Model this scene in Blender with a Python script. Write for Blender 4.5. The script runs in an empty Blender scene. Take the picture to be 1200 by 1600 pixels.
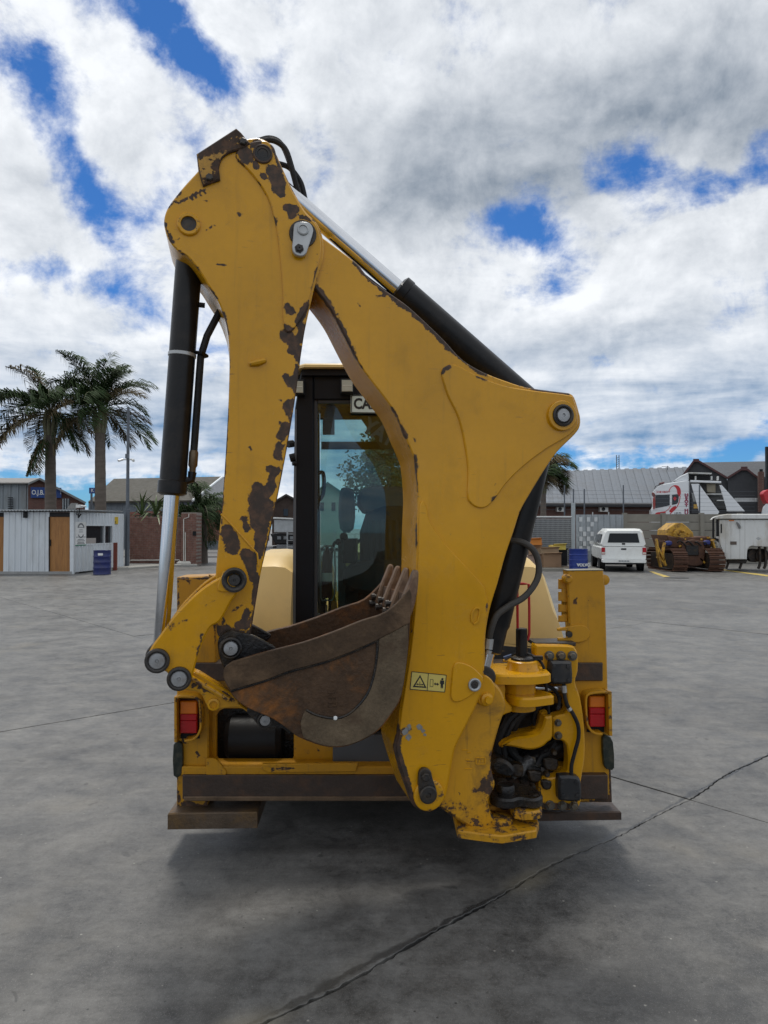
import bpy, bmesh, math, random
from mathutils import Vector, Matrix, geometry
from math import radians as R, sin, cos, pi, atan, hypot, sqrt, exp
random.seed(7)
SC = bpy.context.scene
COL = SC.collection

# ------------------------------------------------------------------ camera
EYE = Vector((0, 0, 1.75)); FPX = 1109.0; PITCH = atan(26 / FPX)
cd = bpy.data.cameras.new('camera'); cam = bpy.data.objects.new('camera', cd); COL.objects.link(cam)
cam.location = EYE; cam.rotation_euler = (R(90) + PITCH, 0, 0)
cd.sensor_fit = 'HORIZONTAL'; cd.sensor_width = 36; cd.lens = 36 * FPX / 1200
cd.clip_start = 0.05; cd.clip_end = 6000
SC.camera = cam

# ------------------------------------------------------------------ light and sky
SUN_EL, SUN_AZ = 66.0, -12.0      # azimuth from +Y, clockwise positive: a high sun behind thin cloud, beyond the machine and to the left
sl = bpy.data.lights.new('sun', 'SUN'); so = bpy.data.objects.new('sun', sl); COL.objects.link(so)
sl.energy = 2.0; sl.angle = R(13); sl.color = (1.0, 0.95, 0.87)
_sd = Vector((sin(R(SUN_AZ)) * cos(R(SUN_EL)), cos(R(SUN_AZ)) * cos(R(SUN_EL)), sin(R(SUN_EL))))
so.rotation_euler = (-_sd).to_track_quat('-Z', 'Y').to_euler(); so.location = (-30, -10, 50)
SC.view_settings.view_transform = 'Standard'; SC.view_settings.look = 'None'
SC.view_settings.exposure = 0.0; SC.view_settings.gamma = 1.0; SC.view_settings.use_curve_mapping = False

def ray(px, py):
    d = Vector(((px - 600) / FPX, 1.0, (800 - py) / FPX))
    return Vector((d.x, d.y * cos(PITCH) - d.z * sin(PITCH), d.y * sin(PITCH) + d.z * cos(PITCH)))

W = bpy.data.worlds.new('World'); SC.world = W; W.use_nodes = True
nt = W.node_tree; nt.nodes.clear()
def N(t, typ, **kw):
    n = t.nodes.new(typ)
    for k, v in kw.items(): setattr(n, k, v)
    return n
def L(t, a, b): t.links.new(a, b)
def mth(t, op, a, b=None, c=None, clamp=False):
    n = N(t, 'ShaderNodeMath', operation=op); n.use_clamp = clamp
    for i, v in enumerate((a, b, c)):
        if v is None: continue
        if isinstance(v, (int, float)): n.inputs[i].default_value = v
        else: L(t, v, n.inputs[i])
    return n.outputs[0]
def rng(t, v, a, b, c=0.0, d=1.0, smooth=True):
    n = N(t, 'ShaderNodeMapRange'); n.interpolation_type = 'SMOOTHSTEP' if smooth else 'LINEAR'
    L(t, v, n.inputs['Value'])
    for k, x in zip(('From Min', 'From Max', 'To Min', 'To Max'), (a, b, c, d)): n.inputs[k].default_value = x
    return n.outputs[0]
def noise(t, vec, scale, detail=6, rough=.55, dist=0.0):
    n = N(t, 'ShaderNodeTexNoise'); n.inputs['Scale'].default_value = scale; n.inputs['Detail'].default_value = detail
    n.inputs['Roughness'].default_value = rough; n.inputs['Distortion'].default_value = dist
    if vec is not None: L(t, vec, n.inputs['Vector'])
    return n
def mixc(t, fac, a, b, blend='MIX'):
    n = N(t, 'ShaderNodeMix', data_type='RGBA', blend_type=blend)
    if isinstance(fac, (int, float)): n.inputs[0].default_value = fac
    else: L(t, fac, n.inputs[0])
    for i, v in ((6, a), (7, b)):
        if isinstance(v, (tuple, list)): n.inputs[i].default_value = (*v[:3], 1)
        else: L(t, v, n.inputs[i])
    return n.outputs[2]

sky = N(nt, 'ShaderNodeTexSky', sky_type='NISHITA'); sky.sun_disc = False
sky.sun_elevation = R(SUN_EL); sky.sun_rotation = R(SUN_AZ); sky.air_density = 1.0; sky.dust_density = 0.2; sky.ozone_density = 3.0
tc = N(nt, 'ShaderNodeTexCoord'); D = tc.outputs['Generated']
sx = N(nt, 'ShaderNodeSeparateXYZ'); L(nt, D, sx.inputs[0]); EL = sx.outputs[2]
zc = mth(nt, 'ADD', mth(nt, 'MAXIMUM', EL, 0.0), 0.17)
cx = N(nt, 'ShaderNodeCombineXYZ'); L(nt, mth(nt, 'DIVIDE', sx.outputs[0], zc), cx.inputs[0]); L(nt, mth(nt, 'DIVIDE', sx.outputs[1], zc), cx.inputs[1])
CP_ = cx.outputs[0]
def lobe(px, py, rx, ry, ang=0.0):
    """soft 0..1 bump round a direction; rx, ry in photo pixels"""
    c = ray(px, py).normalized()
    right = Vector((c.y, -c.x, 0)).normalized(); up = right.cross(c)
    a = R(ang); ax = right * cos(a) + up * sin(a); ay = -right * sin(a) + up * cos(a)
    ds = N(nt, 'ShaderNodeVectorMath', operation='SUBTRACT'); L(nt, DW, ds.inputs[0]); ds.inputs[1].default_value = c
    outs = []
    for v, r in ((ax, rx), (ay, ry), (c, max(rx, ry) * 3)):
        dn = N(nt, 'ShaderNodeVectorMath', operation='DOT_PRODUCT'); L(nt, ds.outputs[0], dn.inputs[0]); dn.inputs[1].default_value = v * (FPX / r)
        outs.append(mth(nt, 'POWER', mth(nt, 'ABSOLUTE', dn.outputs['Value']), 2.0))
    s = mth(nt, 'ADD', mth(nt, 'ADD', outs[0], outs[1]), outs[2])
    return mth(nt, 'POWER', 2.718, mth(nt, 'MULTIPLY', s, -1.0))
def lobes(items):
    acc = None
    for (px, py, rx, ry, an, st) in items:
        v = mth(nt, 'MULTIPLY', lobe(px, py, rx, ry, an), st)
        acc = v if acc is None else mth(nt, 'ADD', acc, v)
    return acc
# the cloud pattern is warped so that gaps and puffs get ragged outlines
wpn = noise(nt, D, 5.5, 6, .6)
wsc = N(nt, 'ShaderNodeVectorMath', operation='MULTIPLY_ADD'); L(nt, wpn.outputs['Color'], wsc.inputs[0]); wsc.inputs[1].default_value = (.16, .16, .16)
wsc.inputs[2].default_value = (-.08, -.08, -.08)
dwn = N(nt, 'ShaderNodeVectorMath', operation='ADD'); L(nt, D, dwn.inputs[0]); L(nt, wsc.outputs[0], dwn.inputs[1]); DW = dwn.outputs[0]
GAPS = [(240, 18, 130, 40, -22, .24), (300, 85, 46, 40, -30, .12), (170, 180, 260, 220, 0, .028), (85, 195, 40, 95, 28, .28), (70, 440, 130, 36, 8, .24), (240, 290, 44, 34, 40, .16),
        (300, 190, 50, 26, -10, .12), (150, 150, 40, 24, 0, .10), (30, 60, 70, 40, 0, .15), (150, 330, 30, 40, 20, .10), (560, 555, 60, 22, 0, .06), (865, 385, 125, 30, -4, .22), (850, 430, 26, 36, 0, .10), (1000, 275, 70, 30, -20, .17), (1140, 292, 130, 26, 12, .18),
        (1205, 225, 46, 40, 20, .16), (1080, 700, 280, 26, 0, .26), (170, 752, 220, 26, 0, .26)]
GREYS = [(930, 190, 380, 130, -8, .55), (640, 250, 170, 120, 0, .30), (1130, 110, 160, 120, 0, .28), (760, 335, 240, 55, -10, .36), (1000, 520, 300, 34, 6, .20), (930, 640, 340, 36, 0, .32), (260, 660, 340, 50, 0, .26), (110, 320, 90, 34, 0, .14)]
WHITES = [(560, 110, 190, 120, 0, .32), (150, 120, 120, 90, 0, .20), (1050, 400, 240, 60, 6, .36), (230, 420, 170, 90, 0, .18), (860, 40, 130, 50, 0, .22), (640, 420, 120, 40, 0, .2)]
n1 = noise(nt, CP_, 2.0, 12, .62, .35)
nf = noise(nt, D, 10.5, 10, .64, .2)
off = N(nt, 'ShaderNodeVectorMath', operation='ADD'); L(nt, CP_, off.inputs[0]); off.inputs[1].default_value = (-.07, -.05, 0)
n2 = noise(nt, off.outputs[0], 2.0, 6, .55, .35)
off3 = N(nt, 'ShaderNodeVectorMath', operation='ADD'); L(nt, D, off3.inputs[0]); off3.inputs[1].default_value = (-.010, 0, .018)
nf2 = noise(nt, off3.outputs[0], 10.5, 8, .62, .2)
n3 = noise(nt, CP_, 0.8, 5, .55, .2)
gap = mth(nt, 'MULTIPLY', lobes(GAPS), .80)
mixn = mth(nt, 'ADD', mth(nt, 'MULTIPLY', n1.outputs['Fac'], .55), mth(nt, 'MULTIPLY', nf.outputs['Fac'], .45))
cov = mth(nt, 'SUBTRACT', mth(nt, 'ADD', mixn, .040), gap)
dens = rng(nt, cov, .325, .500)
lit = mth(nt, 'MULTIPLY', mth(nt, 'SUBTRACT', nf.outputs['Fac'], nf2.outputs['Fac']), 1.5)
lit = mth(nt, 'ADD', lit, mth(nt, 'MULTIPLY', mth(nt, 'SUBTRACT', n1.outputs['Fac'], n2.outputs['Fac']), 1.6))
shade = mth(nt, 'ADD', mth(nt, 'MULTIPLY', mth(nt, 'SUBTRACT', n3.outputs['Fac'], .5), .8), mth(nt, 'SUBTRACT', lobes(GREYS), lobes(WHITES)))
shade = mth(nt, 'ADD', shade, mth(nt, 'MULTIPLY', mth(nt, 'SUBTRACT', cov, .52), 1.1))
shade = mth(nt, 'SUBTRACT', mth(nt, 'ADD', shade, .20), lit)
stm = N(nt, 'ShaderNodeMapping'); stm.inputs['Scale'].default_value = (1, 1, 5.5); L(nt, D, stm.inputs[0])
ns_ = noise(nt, stm.outputs[0], 3.2, 8, .58, .3)
low = rng(nt, EL, .10, .36, 1.0, 0.0)
shade = mth(nt, 'ADD', shade, mth(nt, 'MULTIPLY', mth(nt, 'ADD', mth(nt, 'MULTIPLY', mth(nt, 'SUBTRACT', ns_.outputs['Fac'], .5), 3.8), .34), low))
shv = rng(nt, shade, -.15, 1.35, 0, 1, False)
ccol = mixc(nt, shv, (9.7, 10.0, 10.4), mixc(nt, low, (1.8, 2.35, 3.1), (1.7, 3.1, 5.2)))
skc = mixc(nt, 1.0, sky.outputs[0], (0.28, 0.60, 0.98), 'MULTIPLY')
full = mixc(nt, mth(nt, 'MULTIPLY', dens, rng(nt, EL, -.01, .03, .35, 1.0)), skc, ccol)
bg = N(nt, 'ShaderNodeBackground'); bg.inputs['Strength'].default_value = 0.1; L(nt, full, bg.inputs['Color'])
wo = N(nt, 'ShaderNodeOutputWorld'); L(nt, bg.outputs[0], wo.inputs[0])

# ------------------------------------------------------------------ materials
def pbr(name):
    m = bpy.data.materials.new(name); m.use_nodes = True; t = m.node_tree
    return m, t, t.nodes['Principled BSDF']
def setc(t, sock, v):
    if isinstance(v, (tuple, list)): sock.default_value = (*v[:3], 1)
    elif isinstance(v, (int, float)): sock.default_value = v
    else: L(t, v, sock)
def mat(name, col, rough=.5, metal=0.0, var=.18, vs=5.0, bump=0.0, bs=60.0, dirt=None, dirt_amt=0.0, ds=3.0, coat=0.0, emit=0.0, spec=.5, coord='Object', stretch=(1, 1, 1)):
    """general surface: base colour with two scales of variation, optional dirt and fine relief"""
    m, t, b = pbr(name)
    co = N(t, 'ShaderNodeTexCoord').outputs[coord]
    mp = N(t, 'ShaderNodeMapping'); mp.inputs['Scale'].default_value = stretch; L(t, co, mp.inputs[0]); v = mp.outputs[0]
    na = noise(t, v, vs, 6, .6); nb = noise(t, v, vs * 9, 5, .65)
    f = mth(t, 'ADD', mth(t, 'MULTIPLY', na.outputs['Fac'], .65), mth(t, 'MULTIPLY', nb.outputs['Fac'], .35))
    k = rng(t, f, .3, .7, 1 - var, 1 + var, False)
    cc = N(t, 'ShaderNodeVectorMath', operation='SCALE'); cc.inputs[0].default_value = col; L(t, k, cc.inputs['Scale'])
    c = cc.outputs[0]
    if dirt:
        nd = noise(t, v, ds, 8, .65, .3)
        c = mixc(t, mth(t, 'MULTIPLY', rng(t, nd.outputs['Fac'], .46, .66), dirt_amt), c, dirt)
    setc(t, b.inputs['Base Color'], c)
    setc(t, b.inputs['Roughness'], rng(t, nb.outputs['Fac'], .3, .7, max(0.02, rough * .82), min(1, rough * 1.18), False))
    b.inputs['Metallic'].default_value = metal; b.inputs['Specular IOR Level'].default_value = spec; b.inputs['Coat Weight'].default_value = coat; b.inputs['Coat Roughness'].default_value = .12
    if bump:
        bn = noise(t, v, bs, 5, .6); bp = N(t, 'ShaderNodeBump'); bp.inputs['Strength'].default_value = bump; bp.inputs['Distance'].default_value = .01
        L(t, bn.outputs['Fac'], bp.inputs['Height']); L(t, bp.outputs[0], b.inputs['Normal'])
    if emit:
        setc(t, b.inputs['Emission Color'], col); b.inputs['Emission Strength'].default_value = emit
    return m
def paint(name, col, chip=(.046, .030, .021), chip2=(.105, .055, .031), rough=.36, tiny=.745, dirt=(.16, .10, .035), dirt_amt=.35):
    """machine paint that has flaked down to dark steel where the vertex value 'wear' says so"""
    m, t, b = pbr(name)
    v = N(t, 'ShaderNodeTexCoord').outputs['Object']
    at = N(t, 'ShaderNodeAttribute'); at.attribute_name = 'wear'; w = at.outputs['Fac']
    nw = noise(t, v, 21, 10, .74, .10)
    x = mth(t, 'ADD', w, mth(t, 'MULTIPLY', mth(t, 'SUBTRACT', nw.outputs['Fac'], .5), 1.75))
    mask = rng(t, x, .405, .43)
    nt2 = noise(t, v, 30, 4, .6); nm = noise(t, v, 2.2, 3, .5)
    tm = rng(t, mth(t, 'ADD', nt2.outputs['Fac'], mth(t, 'MULTIPLY', nm.outputs['Fac'], .12)), tiny + .06, tiny + .075)
    mask = mth(t, 'MAXIMUM', mask, tm)
    # long thin scratches
    mp = N(t, 'ShaderNodeMapping'); mp.inputs['Scale'].default_value = (3, 3, 60); mp.inputs['Rotation'].default_value = (0, .5, 0); L(t, v, mp.inputs[0])
    ns = noise(t, mp.outputs[0], 3.0, 3, .5); nsm = noise(t, v, 5, 2, .5)
    scr = mth(t, 'MULTIPLY', rng(t, ns.outputs['Fac'], .69, .71), rng(t, nsm.outputs['Fac'], .53, .58))
    na = noise(t, v, 1.6, 5, .55); nb = noise(t, v, 40, 5, .6)
    k = rng(t, mth(t, 'ADD', mth(t, 'MULTIPLY', na.outputs['Fac'], .8), mth(t, 'MULTIPLY', nb.outputs['Fac'], .2)), .3, .7, .84, 1.13, False)
    cc = N(t, 'ShaderNodeVectorMath', operation='SCALE'); cc.inputs[0].default_value = col; L(t, k, cc.inputs['Scale'])
    nd = noise(t, v, 4.5, 9, .68, .4)
    c = mixc(t, mth(t, 'MULTIPLY', rng(t, nd.outputs['Fac'], .50, .74), dirt_amt), cc.outputs[0], dirt)
    # run marks down the face
    ms = N(t, 'ShaderNodeMapping'); ms.inputs['Scale'].default_value = (16, 16, .9); L(t, v, ms.inputs[0])
    nst = noise(t, ms.outputs[0], 1.5, 6, .65)
    c = mixc(t, mth(t, 'MULTIPLY', rng(t, nst.outputs['Fac'], .55, .74), dirt_amt), c, tuple(a * .8 for a in dirt))
    # grime clings round worn places
    c = mixc(t, mth(t, 'MULTIPLY', rng(t, x, .22, .42), .30), c, dirt)
    c = mixc(t, mth(t, 'MULTIPLY', rng(t, x, .345, .41), .45), c, (.20, .085, .022))
    c = mixc(t, mth(t, 'MULTIPLY', scr, .6), c, chip2)
    nr = noise(t, v, 26, 7, .7)
    cr = mixc(t, rng(t, nr.outputs['Fac'], .42, .66), chip, chip2)
    c = mixc(t, mask, c, cr)
    setc(t, b.inputs['Base Color'], c)
    rg = mth(t, 'ADD', rng(t, nd.outputs['Fac'], .3, .75, rough * .75, rough * 1.6), mth(t, 'MULTIPLY', mask, .38))
    setc(t, b.inputs['Roughness'], rg)
    b.inputs['Specular IOR Level'].default_value = .42
    bp = N(t, 'ShaderNodeBump'); bp.inputs['Strength'].default_value = .55; bp.inputs['Distance'].default_value = .004
    hgt = mth(t, 'SUBTRACT', mth(t, 'MULTIPLY', noise(t, v, 7, 3, .5).outputs['Fac'], .35), mth(t, 'MULTIPLY', mask, .8))
    L(t, hgt, bp.inputs['Height']); L(t, bp.outputs[0], b.inputs['Normal'])
    return m
def glass(name, tint, amt=.06):
    m = bpy.data.materials.new(name); m.use_nodes = True; t = m.node_tree; t.nodes.clear()
    tr = N(t, 'ShaderNodeBsdfTransparent'); tr.inputs[0].default_value = (*tint, 1)
    gl = N(t, 'ShaderNodeBsdfGlossy'); gl.inputs['Roughness'].default_value = .01; gl.inputs[0].default_value = (1, 1, 1, 1)
    fr = N(t, 'ShaderNodeFresnel'); fr.inputs[0].default_value = 1.5
    mx = N(t, 'ShaderNodeMixShader'); L(t, fr.outputs[0], mx.inputs[0]); L(t, tr.outputs[0], mx.inputs[1]); L(t, gl.outputs[0], mx.inputs[2])
    df = N(t, 'ShaderNodeBsdfDiffuse'); df.inputs[0].default_value = (.25, .25, .22, 1)
    nz = noise(t, N(t, 'ShaderNodeTexCoord').outputs['Object'], 3, 7, .6)
    m2 = N(t, 'ShaderNodeMixShader'); L(t, rng(t, nz.outputs['Fac'], .35, .75, 0.0, amt), m2.inputs[0]); L(t, mx.outputs[0], m2.inputs[1]); L(t, df.outputs[0], m2.inputs[2])
    o = N(t, 'ShaderNodeOutputMaterial'); L(t, m2.outputs[0], o.inputs[0])
    return m

YEL = paint('yellow_machine_paint', (.60, .292, .004), rough=.21, dirt_amt=.20)
YELF = paint('yellow_frame_paint', (.50, .240, .005), dirt_amt=.45, rough=.42, tiny=.72)
CREAM = mat('faded_skylit_cream_panel', (.74, .52, .20), .42, var=.06, vs=1.5, dirt=(.5, .36, .16), dirt_amt=.25)  # faded plastic, with the sky light it catches put into the paler colour
BLACKP = mat('black_cylinder_paint', (.009, .009, .010), .34, var=.3, vs=8, dirt=(.04, .032, .025), dirt_amt=.35, ds=6, bump=.1, spec=.28)
CABBLK = mat('black_cab_paint', (.007, .008, .011), .42, var=.2, vs=4, spec=.22)
CHROME = mat('polished_chrome_rod', (.62, .63, .65), .12, 1.0, var=.08, vs=3)
RUBBER = mat('black_rubber', (.016, .016, .017), .62, var=.25, vs=10, dirt=(.05, .045, .038), dirt_amt=.4, ds=5, bump=.2, spec=.25)
RAIL = mat('brown_worn_steel_rail', (.050, .034, .026), .50, .25, var=.35, vs=6, dirt=(.10, .05, .026), dirt_amt=.6, ds=9, bump=.25, bs=50)
BUCK = mat('rusty_bucket_steel', (.072, .042, .024), .58, .0, var=.55, vs=6, dirt=(.27, .100, .022), dirt_amt=.95, ds=3.6, bump=.7, bs=45, spec=.22)
BUCKG = mat('scuffed_bucket_plate', (.120, .088, .055), .56, .0, spec=.22, var=.5, vs=9, dirt=(.070, .044, .026), dirt_amt=.8, ds=5, bump=.4, bs=70)
TOOTH = mat('worn_tooth_steel', (.20, .125, .075), .5, .3, var=.35, vs=16, dirt=(.10, .05, .03), dirt_amt=.6, ds=18, bump=.4)
PINST = mat('dark_pin_steel', (.045, .042, .040), .42, .5, var=.4, vs=18, dirt=(.09, .06, .03), dirt_amt=.4, ds=20, bump=.3)
PINLT = mat('bright_pin_end', (.34, .345, .35), .38, .6, var=.25, vs=25, dirt=(.2, .17, .14), dirt_amt=.5, ds=20)
ZINC = mat('grey_zinc_tab', (.42, .43, .43), .42, .55, var=.15, vs=14)
OIL = mat('oily_black_steel', (.010, .009, .009), .30, .2, var=.5, vs=12, dirt=(.055, .035, .016), dirt_amt=.6, ds=10, bump=.4)
DGREY = mat('dark_grey_plastic', (.075, .082, .09), .55, var=.12)
BOXBLK = mat('black_valve_box', (.014, .015, .017), .45, var=.3, vs=15, dirt=(.06, .05, .04), dirt_amt=.4, ds=14)
AMBER = mat('amber_lens', (.66, .17, .008), .22, var=.1, vs=20, bump=.15, bs=200)
REDL = mat('red_lens', (.40, .006, .010), .22, var=.1, vs=20, bump=.15, bs=200)
REDP = mat('red_handle_paint', (.42, .012, .010), .4, var=.15)
GREENREF = mat('dirty_green_reflector', (.010, .017, .011), .4, var=.6, vs=30, dirt=(.05, .045, .03), dirt_amt=.8, ds=30)
WHITEP = mat('white_paint', (.74, .75, .74), .35, var=.05, vs=2, dirt=(.45, .42, .36), dirt_amt=.3, ds=2.5)
OLDWHITE = mat('weathered_white_paint', (.66, .67, .66), .5, var=.08, vs=2, dirt=(.33, .28, .20), dirt_amt=.6, ds=1.3, stretch=(1, 1, .35))
BLACKPL = mat('black_plastic', (.010, .010, .011), .5, var=.2, spec=.25)
SEATM = mat('dark_grey_seat_fabric', (.045, .048, .055), .8, var=.2, vs=12, bump=.3, bs=200)
STICKER = mat('pale_yellow_sticker', (.62, .50, .13), .4, var=.06)
INK = mat('black_print', (.012, .012, .012), .5, var=.1)
PLATEM = mat('pale_plate', (.62, .70, .64), .4, var=.05)
GLASS = glass('teal_cab_glass', (.74, .86, .85), .06)
DARKGL = mat('dark_window_glass', (.018, .022, .026), .06, var=.1)
# ------------------------------------------------------------------ geometry helpers
def P(px, py, Y):
    d = ray(px, py); return EYE + d * (Y / d.y)
def G(px, py, z=0.0):
    d = ray(px, py); return EYE + d * ((z - EYE.z) / d.z)
class Pl:
    """an upright plane; d runs away from the viewer along its normal"""
    def __init__(s, o, deg):
        s.o = Vector(o) if not isinstance(o, (int, float)) else Vector((0, o, 0))
        a = R(deg); s.u = Vector((cos(a), sin(a), 0)); s.n = Vector((-sin(a), cos(a), 0)); s.z = Vector((0, 0, 1))
    def uv(s, px, py, d=0.0):
        r = ray(px, py); t = ((s.o + s.n * d - EYE).dot(s.n)) / r.dot(s.n)
        p = EYE + r * t; return ((p - s.o).dot(s.u), p.z)
    def w(s, u, z, d=0.0): return s.o + s.u * u + s.n * d + Vector((0, 0, z))
    def at(s, px, py, d=0.0): return s.w(*s.uv(px, py, d), d)
    def through(s, px, py, d): return s.w(*s.uv(px, py, 0.0), d)      # the point behind (px,py on the front face), straight along the normal
def smooth(pts, n=5, closed=True):
    """Catmull-Rom through the points; a third item marks a corner"""
    out = []; m = len(pts)
    segs = m if closed else m - 1
    for i in range(segs):
        p1, p2 = pts[i], pts[(i + 1) % m]
        p0 = pts[i - 1] if (closed or i > 0) else p1
        p3 = pts[(i + 2) % m] if (closed or i + 2 < m) else p2
        c1, c2 = len(p1) > 2, len(p2) > 2
        if c1 and c2: out.append((p1[0], p1[1])); continue
        if c1: p0 = p1
        if c2: p3 = p2
        for k in range(n):
            t = k / n
            q = []
            for a in (0, 1):
                q.append(.5 * ((2 * p1[a]) + (-p0[a] + p2[a]) * t + (2 * p0[a] - 5 * p1[a] + 4 * p2[a] - p3[a]) * t * t + (-p0[a] + 3 * p1[a] - 3 * p2[a] + p3[a]) * t ** 3))
            out.append(tuple(q))
    if not closed: out.append((pts[-1][0], pts[-1][1]))
    return out
def area2(p): return sum(p[i - 1][0] * p[i][1] - p[i][0] * p[i - 1][1] for i in range(len(p))) / 2
def inset(p, b):
    n = len(p); out = []
    for i in range(n):
        a, c, e = p[i - 1], p[i], p[(i + 1) % n]
        d1 = Vector((c[0] - a[0], c[1] - a[1])); d2 = Vector((e[0] - c[0], e[1] - c[1]))
        if d1.length < 1e-9 or d2.length < 1e-9: out.append(c); continue
        d1.normalize(); d2.normalize()
        n1 = Vector((-d1.y, d1.x)); n2 = Vector((-d2.y, d2.x)); m = n1 + n2
        if m.length < .3: m = n1
        else: m = m / max(m.length_squared / 2, .35)
        out.append((c[0] + m.x * b, c[1] + m.y * b))
    return out
def seg_d(p, a, b):
    ax, ay = a; bx, by = b; dx, dy = bx - ax, by - ay; q = dx * dx + dy * dy
    t = 0 if q < 1e-12 else max(0, min(1, ((p[0] - ax) * dx + (p[1] - ay) * dy) / q))
    return hypot(p[0] - ax - dx * t, p[1] - ay - dy * t)
def in_poly(x, y, p):
    c = False; j = len(p) - 1
    for i in range(len(p)):
        if (p[i][1] > y) != (p[j][1] > y) and x < (p[j][0] - p[i][0]) * (y - p[i][1]) / (p[j][1] - p[i][1]) + p[i][0]: c = not c
        j = i
    return c
class MB:
    def __init__(s): s.v = []; s.f = []; s.w = []
    def add(s, verts, faces, wear=0.0):
        o = len(s.v); s.v += [Vector(x) for x in verts]
        s.w += list(wear) if isinstance(wear, (list, tuple)) else [wear] * len(verts)
        s.f += [tuple(i + o for i in f) for f in faces]; return s
    def box(s, c, size, M=None, wear=0.0):
        x, y, z = (a / 2 for a in size); c = Vector(c)
        vs = [Vector((i * x, j * y, k * z)) for i in (-1, 1) for j in (-1, 1) for k in (-1, 1)]
        if M is not None: vs = [M @ q for q in vs]
        return s.add([c + q for q in vs], [(0, 1, 3, 2), (4, 6, 7, 5), (0, 4, 5, 1), (2, 3, 7, 6), (0, 2, 6, 4), (1, 5, 7, 3)], wear)
    def hexa(s, a, b, wear=0.0):
        """two quads a (4 points) and b joined into a solid"""
        return s.add(list(a) + list(b), [(3, 2, 1, 0), (4, 5, 6, 7), (0, 1, 5, 4), (1, 2, 6, 5), (2, 3, 7, 6), (3, 0, 4, 7)], wear)
    def tube(s, pts, r, n=10, caps=True, wear=0.0):
        pts = [Vector(p) for p in pts]; rs = r if isinstance(r, (list, tuple)) else [r] * len(pts)
        base = len(s.v); vs = []; prev = None
        for i, p in enumerate(pts):
            t = (pts[min(i + 1, len(pts) - 1)] - pts[max(i - 1, 0)]).normalized()
            if prev is None:
                a = t.orthogonal().normalized()
            else:
                a = (prev - t * prev.dot(t)); a = a.normalized() if a.length > 1e-6 else t.orthogonal().normalized()
            prev = a; b = t.cross(a)
            vs += [p + (a * cos(2 * pi * k / n) + b * sin(2 * pi * k / n)) * rs[i] for k in range(n)]
        fs = []
        for i in range(len(pts) - 1):
            for k in range(n):
                q = (k + 1) % n; fs.append((i * n + k, i * n + q, (i + 1) * n + q, (i + 1) * n + k))
        if caps: fs.append(tuple(range(n - 1, -1, -1))); fs.append(tuple((len(pts) - 1) * n + k for k in range(n)))
        return s.add(vs, fs, wear)
    def cyl(s, a, b, r, n=24, r2=None, wear=0.0): return s.tube([a, b], [r, r if r2 is None else r2], n, True, wear)
    def lathe(s, origin, axis, prof, n=28, wear=0.0):
        """prof: (radius, distance along the axis) pairs"""
        o = Vector(origin); ax = Vector(axis).normalized(); a = ax.orthogonal().normalized(); b = ax.cross(a); vs = []; fs = []
        for r, d in prof: vs += [o + ax * d + (a * cos(2 * pi * k / n) + b * sin(2 * pi * k / n)) * max(r, 1e-5) for k in range(n)]
        for i in range(len(prof) - 1):
            for k in range(n):
                q = (k + 1) % n; fs.append((i * n + k, i * n + q, (i + 1) * n + q, (i + 1) * n + k))
        fs.append(tuple(range(n - 1, -1, -1))); fs.append(tuple((len(prof) - 1) * n + k for k in range(n)))
        return s.add(vs, fs, wear)
    def slab(s, xy, z0, z1, wear=0.0, bev=0.0):
        p = list(xy)
        if area2(p) < 0: p.reverse()
        n = len(p)
        if bev:
            q = inset(p, bev)
            rings = [[(x, y, z0) for x, y in p], [(x, y, z1 - bev) for x, y in p], [(x, y, z1) for x, y in q]]
        else: rings = [[(x, y, z0) for x, y in p], [(x, y, z1) for x, y in p]]
        vs = [v for r in rings for v in r]; fs = []
        for k in range(len(rings) - 1):
            for i in range(n): j = (i + 1) % n; fs.append((k * n + i, k * n + j, (k + 1) * n + j, (k + 1) * n + i))
        fs.append(tuple(range(n - 1, -1, -1))); fs.append(tuple((len(rings) - 1) * n + i for i in range(n)))
        return s.add(vs, fs, wear)
    def plate(s, pl, pts, d0, d1, bev=.004, grid=0.0, strokes=(), edge=0.0, raw=False, side=None):
        """outline seen at depth d0 of plane pl, extruded to d1. strokes: (x0,y0,x1,y1,r[,strength]) in photo pixels give worn places"""
        p = [tuple(q[:2]) for q in pts] if raw else [pl.uv(q[0], q[1], d0) for q in pts]
        if area2(p) < 0: p.reverse()
        n = len(p); q = inset(p, bev) if bev else p
        S = []
        for st in strokes:
            a = pl.uv(st[0], st[1], d0); b = pl.uv(st[2], st[3], d0); c = pl.uv(st[0] + st[4], st[1], d0)
            S.append((a, b, abs(c[0] - a[0]), st[5] if len(st) > 5 else 1.0))
        def wr(x, y, e):
            w = e
            for a, b, r, k in S:
                dd = seg_d((x, y), a, b)
                if dd < r * 1.08: w = max(w, k * (1 - dd / (r * 1.08)) ** .85)
            return w
        eds = edge if side is None else side
        rim = [wr(x, y, edge) for x, y in q]; sid = [max(wr(x, y, 0), eds) for x, y in p]
        o = len(s.v)
        if grid:
            xs = [a[0] for a in q]; ys = [a[1] for a in q]
            pp = [Vector(a) for a in q]; y = min(ys) + grid; row = 0
            while y < max(ys):
                x = min(xs) + grid * (.5 if row % 2 else 1)
                while x < max(xs):
                    if in_poly(x, y, q) and min(seg_d((x, y), q[i - 1], q[i]) for i in range(n)) > grid * .55: pp.append(Vector((x, y)))
                    x += grid
                y += grid * .866; row += 1
            r = geometry.delaunay_2d_cdt(pp, [], [list(range(n))], 1, 1e-7)
            nv, nf, orig = r[0], r[2], r[3]
            vs = [pl.w(a.x, a.y, d0) for a in nv]
            ws = []
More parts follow.
